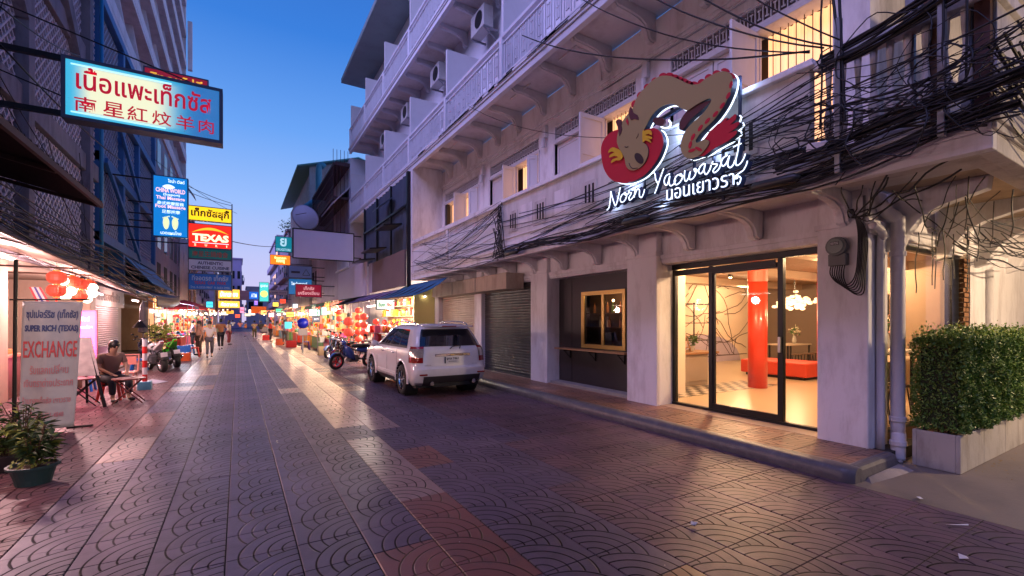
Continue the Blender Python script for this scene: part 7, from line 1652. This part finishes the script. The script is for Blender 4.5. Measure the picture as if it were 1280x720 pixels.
plastic_stool(onZ(174, 464), .17, .42, blueP, 'blue plastic stool beside the striped pole'); plastic_stool(onZ(243, 446), .16, .45, redP, 'red plastic stool beyond the motorcycles on the left'); plastic_stool(onZ(231, 444) + Vector((.1, 1.2, 0)), .16, .45, blueP, 'blue plastic stool behind the orange basket')
def crate(p, w, d, h, mat, label, z=0):
    t = thing('crate', label, 'crate', (p.x, p.y, z)); x, y = p.x, p.y
    MB().box(x - w / 2, x + w / 2, y - d / 2, y + d / 2, z, z + .02).build('base', mat, t)
    for k in range(4):
        z0 = z + .02 + k * h / 4; b = MB(); b.box(x - w / 2, x + w / 2, y - d / 2, y - d / 2 + .015, z0, z0 + h / 4 - .015).box(x - w / 2, x + w / 2, y + d / 2 - .015, y + d / 2, z0, z0 + h / 4 - .015).box(x - w / 2, x - w / 2 + .015, y - d / 2, y + d / 2, z0, z0 + h / 4 - .015).box(x + w / 2 - .015, x + w / 2, y - d / 2, y + d / 2, z0, z0 + h / 4 - .015); b.build('slat_ring', mat, t)
    return t
crate(onZ(229, 451), .5, .36, .3, orP, 'orange plastic basket on the ground past the green motorcycle'); crate(onZ(229, 449) + Vector((0, .3, 0)), .5, .36, .26, blueP, 'blue plastic crate stacked behind the orange basket', .30)
ch_ = thing('plastic_chair', 'salmon pink plastic chair beside the round folding table', 'chair', onZ(156, 488))
p = onZ(156, 488); x, y = p.x, p.y
MB().box(x - .22, x + .22, y - .22, y + .22, .42, .45).build('seat', pinkP, ch_, bevel=.01)
MB().tube([(x - .22, y + .2, .43), (x - .23, y + .28, .84), (x + .23, y + .28, .84), (x + .22, y + .2, .43)], .022, 6).box(x - .18, x + .18, y + .25, y + .27, .6, .8).build('backrest', pinkP, ch_)
for a in (-1, 1):
    for c in (-1, 1): MB().beam((x + a * .22, y + c * .22, 0), (x + a * .19, y + c * .19, .42), .035).build('leg', pinkP, ch_)
pl2 = thing('striped_post', 'short red and white striped post standing in a blue base', 'post', onZ(181, 487)); p = onZ(181, 487)
MB().box(p.x - .13, p.x + .13, p.y - .13, p.y + .13, 0, .2).build('base', col_m('faded blue base', (.08, .28, .42), .5), pl2, bevel=.01)
for k in range(6): MB().lathe([(.05, 0), (.05, .17)], (p.x, p.y, .2 + .171 * k), 12).build('band', redP if k % 2 == 0 else pvc, pl2)
es = thing('easel_board', 'leaning menu board on tall dark easel legs on the left', 'menu board', onZ(125, 510)); p = onZ(127, 510)
MB().beam((p.x + .05, p.y, .01), (p.x - .28, p.y + .35, 1.35), .04).beam((p.x - .5, p.y + .1, .01), (p.x - .42, p.y + .35, 1.35), .04).beam((p.x - .4, p.y + .9, .01), (p.x - .32, p.y + .38, 1.3), .04).build('leg', black_metal, es)
MB().hexa([(p.x - .50, p.y + .14, .62), (p.x - .06, p.y + .14, .62), (p.x - .22, p.y + .32, 1.36), (p.x - .55, p.y + .32, 1.36), (p.x - .50, p.y + .16, .62), (p.x - .06, p.y + .16, .62), (p.x - .22, p.y + .34, 1.36), (p.x - .55, p.y + .34, 1.36)]).build('board', M('menu board print', (.42, .36, .34), .6, var=.5, vscale=9), es)
tb = thing('glass_display_case', 'tilted glass topped display case on a low table behind the easel', 'display case', onZ(128, 486)); p = onZ(130, 484)
MB().hexa([(p.x - .5, p.y, .5), (p.x + .3, p.y, .5), (p.x + .1, p.y + .6, .95), (p.x - .6, p.y + .6, .95), (p.x - .5, p.y, .56), (p.x + .3, p.y, .56), (p.x + .1, p.y + .6, 1.01), (p.x - .6, p.y + .6, 1.01)]).build('glass_top', M('glass case top', (.25, .25, .28), .12, .2), tb)
MB().box(p.x - .5, p.x + .3, p.y, p.y + .6, .44, .49).box(p.x - .48, p.x - .43, p.y + .05, p.y + .1, 0, .44).box(p.x + .22, p.x + .27, p.y + .05, p.y + .1, 0, .44).build('stand', wood_dark, tb)
t = thing('white_bin', 'white plastic drum on the ground in front of the shutter', 'bin', onZ(146, 470)); p = onZ(145, 470); MB().lathe([(.2, 0), (.24, .55), (.2, .6)], (p.x, p.y, 0), 16).build('drum', pvc, t)
t = MB().prism([onZ(176, 478, .01), onZ(196, 480, .01), onZ(210, 477, .01), onZ(190, 474.5, .01)], (0, 0, .012)).build('cardboard_sheet', M('pale cardboard', (.4, .42, .5), .8)); tag(t, 'flat pale sheet lying on the paving beside the striped post', 'sheet')
um = thing('closed_umbrella', 'furled dark umbrella standing near the motorcycles on the left', 'umbrella', onZ(180, 455)); p = onZ(179, 456)
MB().lathe([(.02, 0), (.02, 1.2), (.16, 1.25), (.12, 1.7), (.10, 2.2), (.01, 2.45)], (p.x, p.y, 0), 10).build('canopy', aw_d, um); MB().lathe([(.24, 0), (.22, .08)], (p.x, p.y, 0), 16).build('base', conc, um)
lp = thing('desk_lamp', 'dark cone shaded lamp beside the furled umbrella', 'lamp', onZ(176, 458)); p = onZ(175, 458); MB().lathe([(.0, .26), (.05, .25), (.24, .0)], (p.x, p.y, 1.42), 14).tube([(p.x, p.y, 1.6), (p.x + .25, p.y + .1, 1.75), (p.x + .3, p.y + .1, .0)], .012, 5).build('shade', black_metal, lp)
fb2 = thing('flower_bush', 'bushy potted shrub with yellowing leaves behind the white motorcycle', 'shrub', onZ(205, 452)); p = onZ(205, 452)
leafy('', 'bush', '', (p.x - .3, p.y + 1.2, 1.0), .55, 380, green, .09).build('foliage', lf_y, fb2); MB().lathe([(.2, 0), (.26, .45)], (p.x - .3, p.y + 1.2, 0), 14).build('pot', bpy.data.materials['black pot'], fb2)

# ============================================================ people
import bmesh
def skin_mesh(name, verts, edges, mat, sub=1):
    bm = bmesh.new(); lay = bm.verts.layers.skin.verify(); vs = []
    for i, (p, r) in enumerate(verts):
        v = bm.verts.new(p); v[lay].radius = (r, r) if not isinstance(r, tuple) else r; v[lay].use_root = (i == 0); vs.append(v)
    for a, b in edges: bm.edges.new((vs[a], vs[b]))
    me = bpy.data.meshes.new(name); bm.to_mesh(me); bm.free(); o = bpy.data.objects.new(name, me); COL.objects.link(o)
    m = o.modifiers.new('s', 'SKIN'); m.use_smooth_shade = True; m2 = o.modifiers.new('u', 'SUBSURF'); m2.levels = sub; m2.render_levels = sub
    bpy.context.view_layer.update(); dg = bpy.context.evaluated_depsgraph_get(); n = bpy.data.meshes.new_from_object(o.evaluated_get(dg)); bpy.data.objects.remove(o); n.materials.clear(); n.materials.append(mat); n.name = name
    return n
skin_m = M('skin', (.45, .26, .17), .5); hair_m = M('dark hair', (.015, .012, .012), .45)
def person(label, pose, shirt, trousers, hairlong=False, grp=None, skirt=False):
    t = thing('person', label, 'person', (0, 0, 0), 0, grp); k = pose
    P = {'pel': (0, 0, .93), 'sp': (0, .01, 1.12), 'ch': (0, .0, 1.32), 'nk': (0, .01, 1.46), 'hd': (0, .03, 1.60)}
    if k == 'sit': off = -.45
    else: off = 0
    S = lambda p: Vector((p[0], p[1], p[2] + off))
    V = {n_: S(p) for n_, p in P.items()}
    if k == 'sit': V['ch'] += Vector((0, .06, 0)); V['nk'] += Vector((0, .10, -.01)); V['hd'] += Vector((0, .16, -.02))
    arms = {'stand': [[(.19, 0, 1.40), (.23, -.02, 1.12), (.24, .06, .88)], [(-.19, 0, 1.40), (-.23, -.02, 1.12), (-.24, .06, .88)]],
            'walk': [[(.19, 0, 1.40), (.23, -.14, 1.14), (.22, -.12, .90)], [(-.19, 0, 1.40), (-.23, .08, 1.14), (-.21, .26, .96)]],
            'reach': [[(.19, 0, 1.40), (.24, .1, 1.16), (.18, .34, 1.12)], [(-.19, 0, 1.40), (-.24, .08, 1.14), (-.16, .32, 1.08)]],
            'sit': [[(.19, .06, .95), (.25, .12, .70), (.16, .36, .60)], [(-.19, .06, .95), (-.25, .12, .70), (-.14, .36, .60)]]}[k]
    legs = {'stand': [[(.10, 0, .88), (.11, .02, .48), (.11, -.02, .08), (.12, .12, .03)], [(-.10, 0, .88), (-.11, .02, .48), (-.11, -.02, .08), (-.12, .12, .03)]],
            'walk': [[(.10, 0, .88), (.10, .20, .52), (.10, .22, .10), (.10, .37, .05)], [(-.10, 0, .88), (-.10, .0, .46), (-.10, -.30, .16), (-.10, -.2, .04)]],
            'sit': [[(.10, 0, .46), (.15, .42, .46), (.15, .44, .08), (.16, .58, .03)], [(-.10, 0, .46), (-.15, .42, .46), (-.15, .40, .08), (-.16, .54, .03)]]}
    legs = legs.get(k, legs['stand'])
    key = 'pm_' + k
    vs = [(V['pel'], .13), (V['sp'], .12), (V['ch'], .13), (V['nk'], .055), (V['hd'] + Vector((0, -.005, -.03)), .075), (V['hd'] + Vector((0, 0, .05)), .085)]; es = [(0, 1), (1, 2), (2, 3), (3, 4), (4, 5)]
    for a in arms:
        i = len(vs); vs += [(Vector(a[0]), .055), (Vector(a[1]), .042), (Vector(a[2]), .028)]; es += [(2, i), (i, i + 1), (i + 1, i + 2)]
        d = (Vector(a[2]) - Vector(a[1])).normalized(); palm = Vector(a[2]) + d * .07; vs.append((palm, .032)); es.append((i + 2, i + 3)); sd_ = Vector((0, 1, 0)) if abs(d.y) < .7 else Vector((1, 0, 0))
        for f, (o_, L_) in enumerate(((-.024, .062), (-.008, .075), (.008, .07), (.024, .055))):
            j = len(vs); q1 = palm + sd_ * o_ + d * .045; vs += [(q1, .0095), (q1 + d * L_ * .6 + Vector((0, .01, 0)), .0085)]; es += [(i + 3, j), (j, j + 1)]
        j = len(vs); q1 = palm - d * .02 + sd_ * .04; vs += [(q1, .011), (q1 + d * .035 + sd_ * .012, .0095)]; es += [(i + 3, j), (j, j + 1)]
    for l in legs:
        i = len(vs); vs += [(Vector(l[0]), .085), (Vector(l[1]), .058), (Vector(l[2]), .038), (Vector(l[3]), .032)]; es += [(0, i), (i, i + 1), (i + 1, i + 2), (i + 2, i + 3)]
    me = bpy.data.meshes.get(key) or skin_mesh(key, vs, es, skin_m)
    o = bpy.data.objects.new('body', me); COL.objects.link(o); o.parent = t
    sv = [(V['pel'] + Vector((0, 0, .0)), .15), (V['sp'], .14), (V['ch'] + Vector((0, 0, .02)), .15), (V['nk'] + Vector((0, 0, -.04)), .07)]; se = [(0, 1), (1, 2), (2, 3)]
    for a in arms: i = len(sv); m_ = Vector(a[0]).lerp(Vector(a[1]), .75); sv += [(Vector(a[0]), .07), (m_, .06)]; se += [(2, i), (i, i + 1)]
    k2 = 'ps_' + k + shirt.name; me = bpy.data.meshes.get(k2) or skin_mesh(k2, sv, se, shirt); o = bpy.data.objects.new('shirt', me); COL.objects.link(o); o.parent = t
    tv = [(V['pel'] + Vector((0, 0, -.02)), .145)]; te = []
    for l in legs: i = len(tv); e_ = Vector(l[1]).lerp(Vector(l[2]), -.05 if skirt else .85); tv += [(Vector(l[0]), .105), (Vector(l[1]), .078), (e_, .062)]; te += [(0, i), (i, i + 1), (i + 1, i + 2)]
    k3 = 'pt_' + k + trousers.name + str(skirt); me = bpy.data.meshes.get(k3) or skin_mesh(k3, tv, te, trousers); o = bpy.data.objects.new('trousers', me); COL.objects.link(o); o.parent = t
    h = V['hd']; MB().ball(h + Vector((0, -.02, .05)), (.095, .105, .105), 12, 8).build('hair', hair_m, t, smooth=True, local=True)
    if hairlong: MB().ball(h + Vector((0, -.075, -.05)), (.085, .05, .15), 10, 6).build('long_hair', hair_m, t, smooth=True, local=True)
    MB().ball(h + Vector((0, .075, .0)), (.014, .02, .02), 8, 5).build('nose', skin_m, t, smooth=True, local=True)
    MB().ball(h + Vector((.03, .072, .03)), .011, 8, 5).ball(h + Vector((-.03, .072, .03)), .011, 8, 5).build('eyes', black_metal, t, local=True)
    for l in legs: MB().ball(Vector(l[3]) + Vector((0, -.05, .01)), (.045, .12, .038), 10, 6).build('shoe', black_metal, t, smooth=True, local=True)
    return t
def cm(n, c): return matc(n, c, .8)
crowd = [  # px, py of the feet on the paving, pose, facing, colours, label
    (262, 447, 'walk', 185, cm('white shirt', (.55, .52, .5)), cm('grey trousers', (.10, .09, .10)), False, 'person in a white shirt walking towards the camera on the left of the street'),
    (249, 444, 'stand', 120, cm('peach shirt', (.55, .30, .20)), cm('brown trousers', (.12, .07, .05)), True, 'person in a peach top standing at the left stalls'),
    (276, 437, 'walk', 10, cm('orange shirt', (.50, .22, .10)), cm('dark trousers', (.03, .03, .04)), False, 'person in an orange shirt walking away on the left of the street'),
    (286, 431, 'stand', 250, cm('beige shirt', (.45, .36, .28)), cm('maroon trousers', (.16, .03, .04)), True, 'person in a beige top and maroon trousers beside the walkers'),
    (241, 436, 'reach', 95, cm('lilac shirt', (.38, .36, .50)), cm('dark trousers', (.03, .03, .04)), False, 'person in a lilac shirt reaching into a left stall'),
    (318, 424, 'stand', 200, cm('sand shirt', (.4, .32, .22)), cm('olive trousers', (.10, .10, .05)), False, 'small distant person in a sand coloured shirt at the street centre'),
    (326, 425, 'walk', 170, cm('black shirt', (.03, .03, .035)), cm('dark trousers', (.03, .03, .04)), False, 'small distant person in black walking towards the camera'),
    (300, 419, 'walk', 0, cm('pink shirt', (.55, .25, .28)), cm('grey trousers', (.10, .09, .10)), True, 'tiny distant person in pink walking away'),
    (307, 421, 'stand', 90, cm('orange shirt', (.50, .22, .10)), cm('brown trousers', (.12, .07, .05)), False, 'tiny distant person in orange near the far stalls'),
    (338, 427, 'stand', 260, cm('red shirt', (.45, .04, .04)), cm('dark trousers', (.03, .03, .04)), False, 'distant person in red at the right stalls'),
    (346, 428, 'reach', 280, cm('beige shirt', (.45, .36, .28)), cm('dark trousers', (.03, .03, .04)), True, 'distant person in beige leaning to a right stall'),
    (356, 431, 'stand', 200, cm('lilac shirt', (.38, .36, .50)), cm('grey trousers', (.10, .09, .10)), False, 'person in lilac standing by the baskets on the right'),
    (291, 417, 'stand', 30, cm('white shirt', (.55, .52, .5)), cm('dark trousers', (.03, .03, .04)), False, 'tiny person in white at the far end on the left'),
    (332, 419, 'walk', 190, cm('pink shirt', (.55, .25, .28)), cm('dark trousers', (.03, .03, .04)), False, 'tiny person in pink at the far end on the right'),
    (374, 432, 'stand', 230, cm('peach shirt', (.55, .30, .20)), cm('dark trousers', (.03, .03, .04)), False, 'person in peach behind the pink goods on the right')]
for (u, v, ps, fc, sh_, tr_, lh, lb) in crowd:
    o = person(lb, ps, sh_, tr_, lh, 'people in the street'); p = onZ(u, v); o.location = (p.x, p.y, 0); o.rotation_euler = (0, 0, R(fc)); s_ = rnd.uniform(.92, 1.02); o.scale = (s_, s_, s_)
o = person('person in a brown top sitting low among the folding tables on the left', 'sit', cm('brown shirt', (.20, .12, .09)), cm('dark trousers', (.03, .03, .04)), True); p = onZ(137, 500); o.location = (p.x, p.y, 0); o.rotation_euler = (0, 0, R(215))
plastic_stool(Vector((p.x + .02, p.y + .0, 0)), .16, .40, redP, 'low red stool under the seated person on the left')
o = person('person in a peach top sitting near the pink signboard', 'sit', cm('peach shirt', (.55, .30, .20)), cm('brown trousers', (.12, .07, .05)), False); p = onZ(104, 489); o.location = (p.x, p.y, 0); o.rotation_euler = (0, 0, R(160))
plastic_stool(Vector((p.x, p.y, 0)), .16, .40, blueP, 'low blue stool under the person near the pink signboard')

# ============================================================ market stalls
GOODS = [(.6, .03, .02), (.7, .25, .02), (.65, .5, .05), (.5, .05, .25), (.05, .3, .5), (.6, .55, .5), (.1, .35, .08), (.7, .12, .2)]
gm_ = [M('goods colour', c, .5, var=.3, vscale=15) for c in GOODS]
bulb_m = E('bare bulb', (1, .74, .42), 30); bulb_c = E('cool bulb', (.95, .95, 1.0), 30); glow_p = E('lit stall back', (1, .62, .30), .9)
box_me = [MB().cbox(-.5, .5, -.5, .5, 0, 1, .06).mesh('goods_box', g) for g in gm_]; ball_me = [MB().ball((0, 0, .5), .5, 8, 6).mesh('goods', g) for g in gm_]
def stall(x, y, side, L_, can_m, label, seed, zc=2.3, depth=1.5, pw=60, bulbs=3, cool=False, canopy='flat'):
    """side -1: on the left, opens to +x; side +1: on the right, opens to -x"""
    t = thing('market_stall', label, 'stall', (x, y, 0)); q = random.Random(seed); s = side; xo, xi = x - s * depth / 2, x + s * depth / 2
    a, b = min(xo, xi), max(xo, xi)
    MB().box(a + .05, b - .3, y, y + L_, .72, .77).build('table_top', wood, t); MB().box(a + .1, b - .35, y + .05, y + L_ - .05, .1, .715).build('skirt_cloth', gm_[q.randrange(8)], t)
    for yy in (y, y + L_):
        for xx in (a + .03, b - .03): MB().tube([(xx, yy, 0), (xx, yy, zc + .1)], .02, 6).build('pole', galv, t)
    if canopy == 'flat':
        MB().sheet([[(xo - s * .3, y - .1 + (L_ + .2) * k / 8, zc - .18 + .03 * math.sin(k * 2)), (xo - s * .25, y - .1 + (L_ + .2) * k / 8, zc), ((xo + xi) / 2, y - .1 + (L_ + .2) * k / 8, zc + .2), (xi, y - .1 + (L_ + .2) * k / 8, zc + .35)] for k in range(9)]).build('canopy', can_m, t, solid=.01)
    else:
        MB().lathe([(0, .55), (.5, .42), (1.25, .05), (1.3, -.08)], ((xo + xi) / 2, y + L_ / 2, zc), 8).build('canopy', can_m, t); MB().tube([((xo + xi) / 2, y + L_ / 2, 0), ((xo + xi) / 2, y + L_ / 2, zc + .5)], .025, 6).build('pole', galv, t)
    MB().box(xi - .03 if s > 0 else xi, xi if s > 0 else xi + .03, y, y + L_, .8, 2.1).build('back_panel', M('stall backdrop', (.5, .3, .16), .8, var=.6, vscale=5) if 'stall backdrop' not in bpy.data.materials else bpy.data.materials['stall backdrop'], t)
    for i in range(int(L_ * 9)):
        me = q.choice(box_me + ball_me); o = bpy.data.objects.new(me.name, me); COL.objects.link(o); o.parent = t
        tier = q.random(); w_ = q.uniform(.10, .24); h_ = q.uniform(.08, .28)
        o.location = Vector((q.uniform(a + .15, b - .4), q.uniform(y + .1, y + L_ - .1), .77)) - Vector((x, y, 0)) if tier < .6 else Vector((xi - s * .12, q.uniform(y + .1, y + L_ - .1), q.uniform(1.0, 1.9))) - Vector((x, y, 0))
        o.scale = (w_, w_, h_)
    for i in range(bulbs):
        yy = y + L_ * (i + .5) / bulbs; bz = zc - .25 - q.uniform(0, .15); bx = (xo + xi) / 2 - s * .3; MB().ball((bx, yy, bz), .045, 8, 6).build('bulb', bulb_c if cool else bulb_m, t); MB().tube([(bx, yy, bz), (bx, yy, zc + .1)], .004, 4).build('flex', black_metal, t)
    lamp('stall_light', t, 'POINT', ((xo + xi) / 2 - s * .3, y + L_ / 2, zc - .35), pw, (.95, .9, 1) if cool else (1, .62, .36), .12)
    return t
def sm(n, c): return matc(n, c, .7)
redC, greenC, purpC, tealC, creamC, orC = sm('red canopy', (.45, .03, .04)), sm('green canopy', (.02, .16, .06)), sm('lilac canopy', (.22, .16, .34)), sm('teal canopy', (.03, .18, .22)), sm('cream canopy', (.5, .4, .3)), sm('orange canopy', (.55, .18, .04))
SL = [(-3.1, 30.5, 3.0, purpC, 'first left stall under a pale lilac canopy beyond the dark tarpaulin', 2.5, 120, True, 'flat'), (-3.0, 34.5, 3.0, redC, 'left stall under a bright red umbrella', 2.45, 130, True, 'cone'), (-3.0, 38.5, 3.2, redC, 'second red canopied stall on the left', 2.5, 130, False, 'flat'), (-2.9, 43, 3.5, creamC, 'left stall with a cream canopy and warm bulbs', 2.5, 140, False, 'flat'),
      (-2.8, 48, 3.5, orC, 'orange canopied stall on the left, farther down', 2.6, 150, False, 'flat'), (-2.7, 54, 4, redC, 'third red canopied stall far down the left', 2.6, 160, False, 'flat'), (-2.6, 61, 4.5, tealC, 'teal canopied stall far down the left', 2.7, 170, True, 'flat'), (-2.4, 70, 5, orC, 'orange stall at the far left end', 2.8, 200, False, 'flat')]
for i, (x, y, L_, c, lb, zc, pw, cool, cn) in enumerate(SL): stall(x, y, -1, L_, c, lb, 10 + i, zc, 1.5, pw, 3, cool, cn)
SR = [(4.6, 23.4, 2.8, greenC, 'right stall with dark green canopy nearest the parked scooters', 2.55, 110, False, 'flat'), (4.5, 27.0, 3.0, greenC, 'second green canopied stall on the right', 2.5, 120, False, 'flat'), (4.4, 31.0, 3.2, creamC, 'cream canopied right stall with warm bulbs', 2.5, 140, False, 'flat'), (4.3, 35.5, 3.5, orC, 'orange canopied right stall', 2.5, 150, False, 'flat'),
      (4.2, 40.5, 3.8, creamC, 'second cream stall on the right', 2.6, 160, False, 'flat'), (4.1, 46, 4, redC, 'red canopied stall on the right', 2.6, 160, False, 'flat'), (4.0, 52.5, 4.5, creamC, 'third cream stall far down the right', 2.6, 170, False, 'flat'), (3.8, 60, 5, orC, 'orange stall far down the right', 2.7, 180, False, 'flat'), (3.4, 70, 6, redC, 'red stall at the far right end', 2.8, 200, False, 'flat')]
for i, (x, y, L_, c, lb, zc, pw, cool, cn) in enumerate(SR): stall(x, y, 1, L_, c, lb, 40 + i, zc, 1.6, pw, 3, cool, cn)
# far end: a gateway banner with lamps across the street
gt = thing('street_banner', 'long pinkish banner hung across the far end of the street above the lights', 'banner', (.6, 88, 3)); MB().box(-3.2, 4.2, 88, 88.1, 5.0, 6.6).build('cloth', M('pink banner', (.40, .22, .22), .8, var=.3), gt); MB().box(-3.4, -3.2, 88, 88.2, 0, 6.8).box(4.2, 4.4, 88, 88.2, 0, 6.8).build('post', galv, gt)
for i in (0, 3): MB().box(-2.6 + i * 1.4, -1.6 + i * 1.4, 96, 96.2, 2.6, 3.6).build('lit_sign', E('distant shop light', (1, .75, .5), 2.2) if i == 0 else bpy.data.materials['distant shop light'], gt)
# lit shopfronts behind the stalls
for (x, y0, y1, s) in ((-4.15, 31, 62, -1), (5.35, 28.7, 60, 1)):
    i = 0; y = y0
    while y < y1:
        q = random.Random(int(y * 3)); w_ = q.uniform(2.2, 3.2); t = thing('lit_shopfront', 'lit shopfront behind the ' + ('left' if s < 0 else 'right') + ' stalls, number ' + ('one', 'two', 'three', 'four', 'five', 'six', 'seven', 'eight', 'nine', 'ten', 'eleven', 'twelve')[min(i, 11)] + ' counting away from the camera', 'shopfront', (x, y + w_ / 2, 0))
        MB().box(x - .05 if s > 0 else x, x if s > 0 else x + .05, y, y + w_, .2, 2.3).build('glow_panel', E('shop glow', (1, .60, .32), .55) if 'shop glow' not in bpy.data.materials else bpy.data.materials['shop glow'], t)
        for k in range(9): o = bpy.data.objects.new('goods', q.choice(box_me)); COL.objects.link(o); o.parent = t; o.location = (-s * .12, q.uniform(-w_ / 2 + .2, w_ / 2 - .2), q.uniform(.3, 2)); o.scale = (.15, q.uniform(.15, .4), q.uniform(.15, .3))
        MB().box(x - .2 if s > 0 else x, x if s > 0 else x + .2, y, y + w_, 2.35, 2.95).build('fascia', gm_[q.randrange(8)], t)
        y += w_ + .35; i += 1

# ============================================================ lantern shop on the right, past the hotel
ls = thing('lantern_shop', 'brightly lit shop packed with red decorations under the blue awning', 'shop', (5.9, 17.5, 0))
MB().box(6.52, 6.6, 16.45, 23.2, .1, 2.95).build('back_wall', M('shop back wall', (.65, .50, .34), .7), ls); MB().box(5.6, 6.5, 16.42, 16.5, .1, 2.9).build('side_wall', M('yellow shop wall', (.70, .62, .22), .6), ls)
for z in (.5, .95, 1.4, 1.85, 2.3): MB().box(6.15, 6.51, 16.55, 23.1, z, z + .03).build('shelf', wood, ls)
q = random.Random(77); hot = [box_me[0], box_me[1], box_me[2], box_me[5], ball_me[0], ball_me[2], box_me[7], box_me[0]]
for i in range(150):
    o = bpy.data.objects.new('goods', q.choice(hot)); COL.objects.link(o); o.parent = ls; z = q.choice((.53, .98, 1.43, 1.88, 2.33)); o.location = Vector((q.uniform(6.2, 6.4), q.uniform(16.6, 23), z)) - Vector((5.9, 17.5, 0)); w_ = q.uniform(.1, .26); o.scale = (w_, w_, q.uniform(.15, .38))
lamp('shop_light', ls, 'AREA', (5.7, 18.5, 2.6), 190, (1, .76, .55), .8, (0, 0, 0), 4.0); lamp('shop_light', ls, 'AREA', (5.0, 21.5, 2.4), 110, (1, .80, .62), .5, (0, 0, 0), 3.0)
for (x, y, z, lb) in ((4.9, 17.3, 2.35, 'bright tube hanging under the blue awning'), (4.8, 19.6, 2.3, 'second bright tube under the lilac awning'), (6.0, 16.9, 2.6, 'tube across the top of the yellow wall')):
    tube_lamp(x, y, z, lb, 1.3, 60, (1, .85, .7))
awning('shop_awning', 'sloping blue cloth awning beyond the cream shutter on the right', [12.9, 16.9], [2.42, 2.46], 4.35, 5.45, 3.0, M('blue awning cloth', (.03, .16, .32), .6, var=.1), ribs=5)
awning('shop_awning', 'sloping lilac awning farther along than the blue one', [17.0, 27.5], [2.46, 2.44], 4.3, 5.3, 2.88, purpC, ribs=8)
def rope(n, u, v, Y, r, lb):
    p = onY(u, v, Y)
    for k in range(n): lantern((p.x, p.y, p.z - k * r * 2.1), r, lb + (', top one', ', second', ', third', ', fourth', ', lowest')[k], red_l, 'red lanterns on the right')
rope(3, 455, 396, 17.0, .14, 'red lantern in the hanging column right of the bright tube'); rope(2, 436, 402, 17.6, .19, 'large red lantern over the display'); rope(5, 448, 388, 17.8, .13, 'small red lantern in the long string'); rope(2, 424, 390, 19.5, .13, 'red lantern at the far end of the shop'); rope(3, 470, 402, 16.9, .12, 'red lantern beside the yellow wall')
# signboard under the blue awning
board('small green white and black shop sign hanging under the blue awning', 471, 375, 492, 386, 17.1, E('pale lit sign', (.75, .85, .7), .8), [('ต้นกก', .1, .25, .4, .5, M('green print 2', (.0, .3, .12), .5), .03), ('888', .6, .25, .3, .5, red_d, .03)], arm_x=5.6, th=.06)
# red racks and tables of goods in front
for j, (x, y, lb) in enumerate(((4.55, 16.9, 'rack of coral pink packets on metal legs beyond the white car'), (4.3, 18.6, 'second rack of mixed red goods farther along'), (4.5, 20.2, 'third goods rack with pale bags'), (3.9, 25.2, 'low basket stand of pink goods up the right side'))):
    t = thing('goods_rack', lb, 'rack', (x, y, 0)); 
    for a in (-.35, .35):
        for c in (-.3, .3): MB().tube([(x + a, y + c, 0), (x + a, y + c, 1.25)], .015, 5).build('leg', galv, t)
    for z in (.55, .9, 1.22): MB().box(x - .37, x + .37, y - .32, y + .32, z, z + .02).build('shelf', galv, t)
    for i in range(26): o = bpy.data.objects.new('goods', q.choice([box_me[7], box_me[0], box_me[5], ball_me[7], ball_me[1]])); COL.objects.link(o); o.parent = t; z = q.choice((.57, .92, 1.24)); w_ = q.uniform(.12, .22); o.location = (q.uniform(-.3, .3), q.uniform(-.26, .26), z); o.scale = (w_, w_, q.uniform(.15, .3))
crate(onZ(403, 444), .4, .4, .42, col_m('straw basket', (.38, .26, .14)), 'straw coloured bin beside the red wheeled motorcycle'); crate(onZ(364, 434), .6, .5, .4, redP, 'big red crate on the right beyond the scooters'); plastic_stool(onZ(382, 437), .17, .48, col_m('purple plastic', (.12, .06, .35)), 'purple plastic stool on the right side')
for (u, v, w_, m_, lb) in ((333, 425, .6, redP, 'red crate at the right stalls far down'), (350, 431, .5, orP, 'orange crate at the right stalls'),): crate(onZ(u, v), w_, w_, .4, m_, lb)
bn2 = thing('blue_ball_balloon', 'round dark blue inflatable over a white stand on the right', 'inflatable', onY(379, 405, 26)); c_ = onY(378.5, 404, 26); MB().ball(c_, .28, 16, 10).build('ball', col_m('royal blue', (.01, .02, .5), .3), bn2, smooth=True); MB().box(c_.x - .22, c_.x + .22, c_.y - .1, c_.y + .1, .9, c_.z - .3).box(c_.x - .03, c_.x + .03, c_.y - .03, c_.y + .03, 0, .9).build('stand', M('dull stand', (.3, .28, .3), .6), bn2)
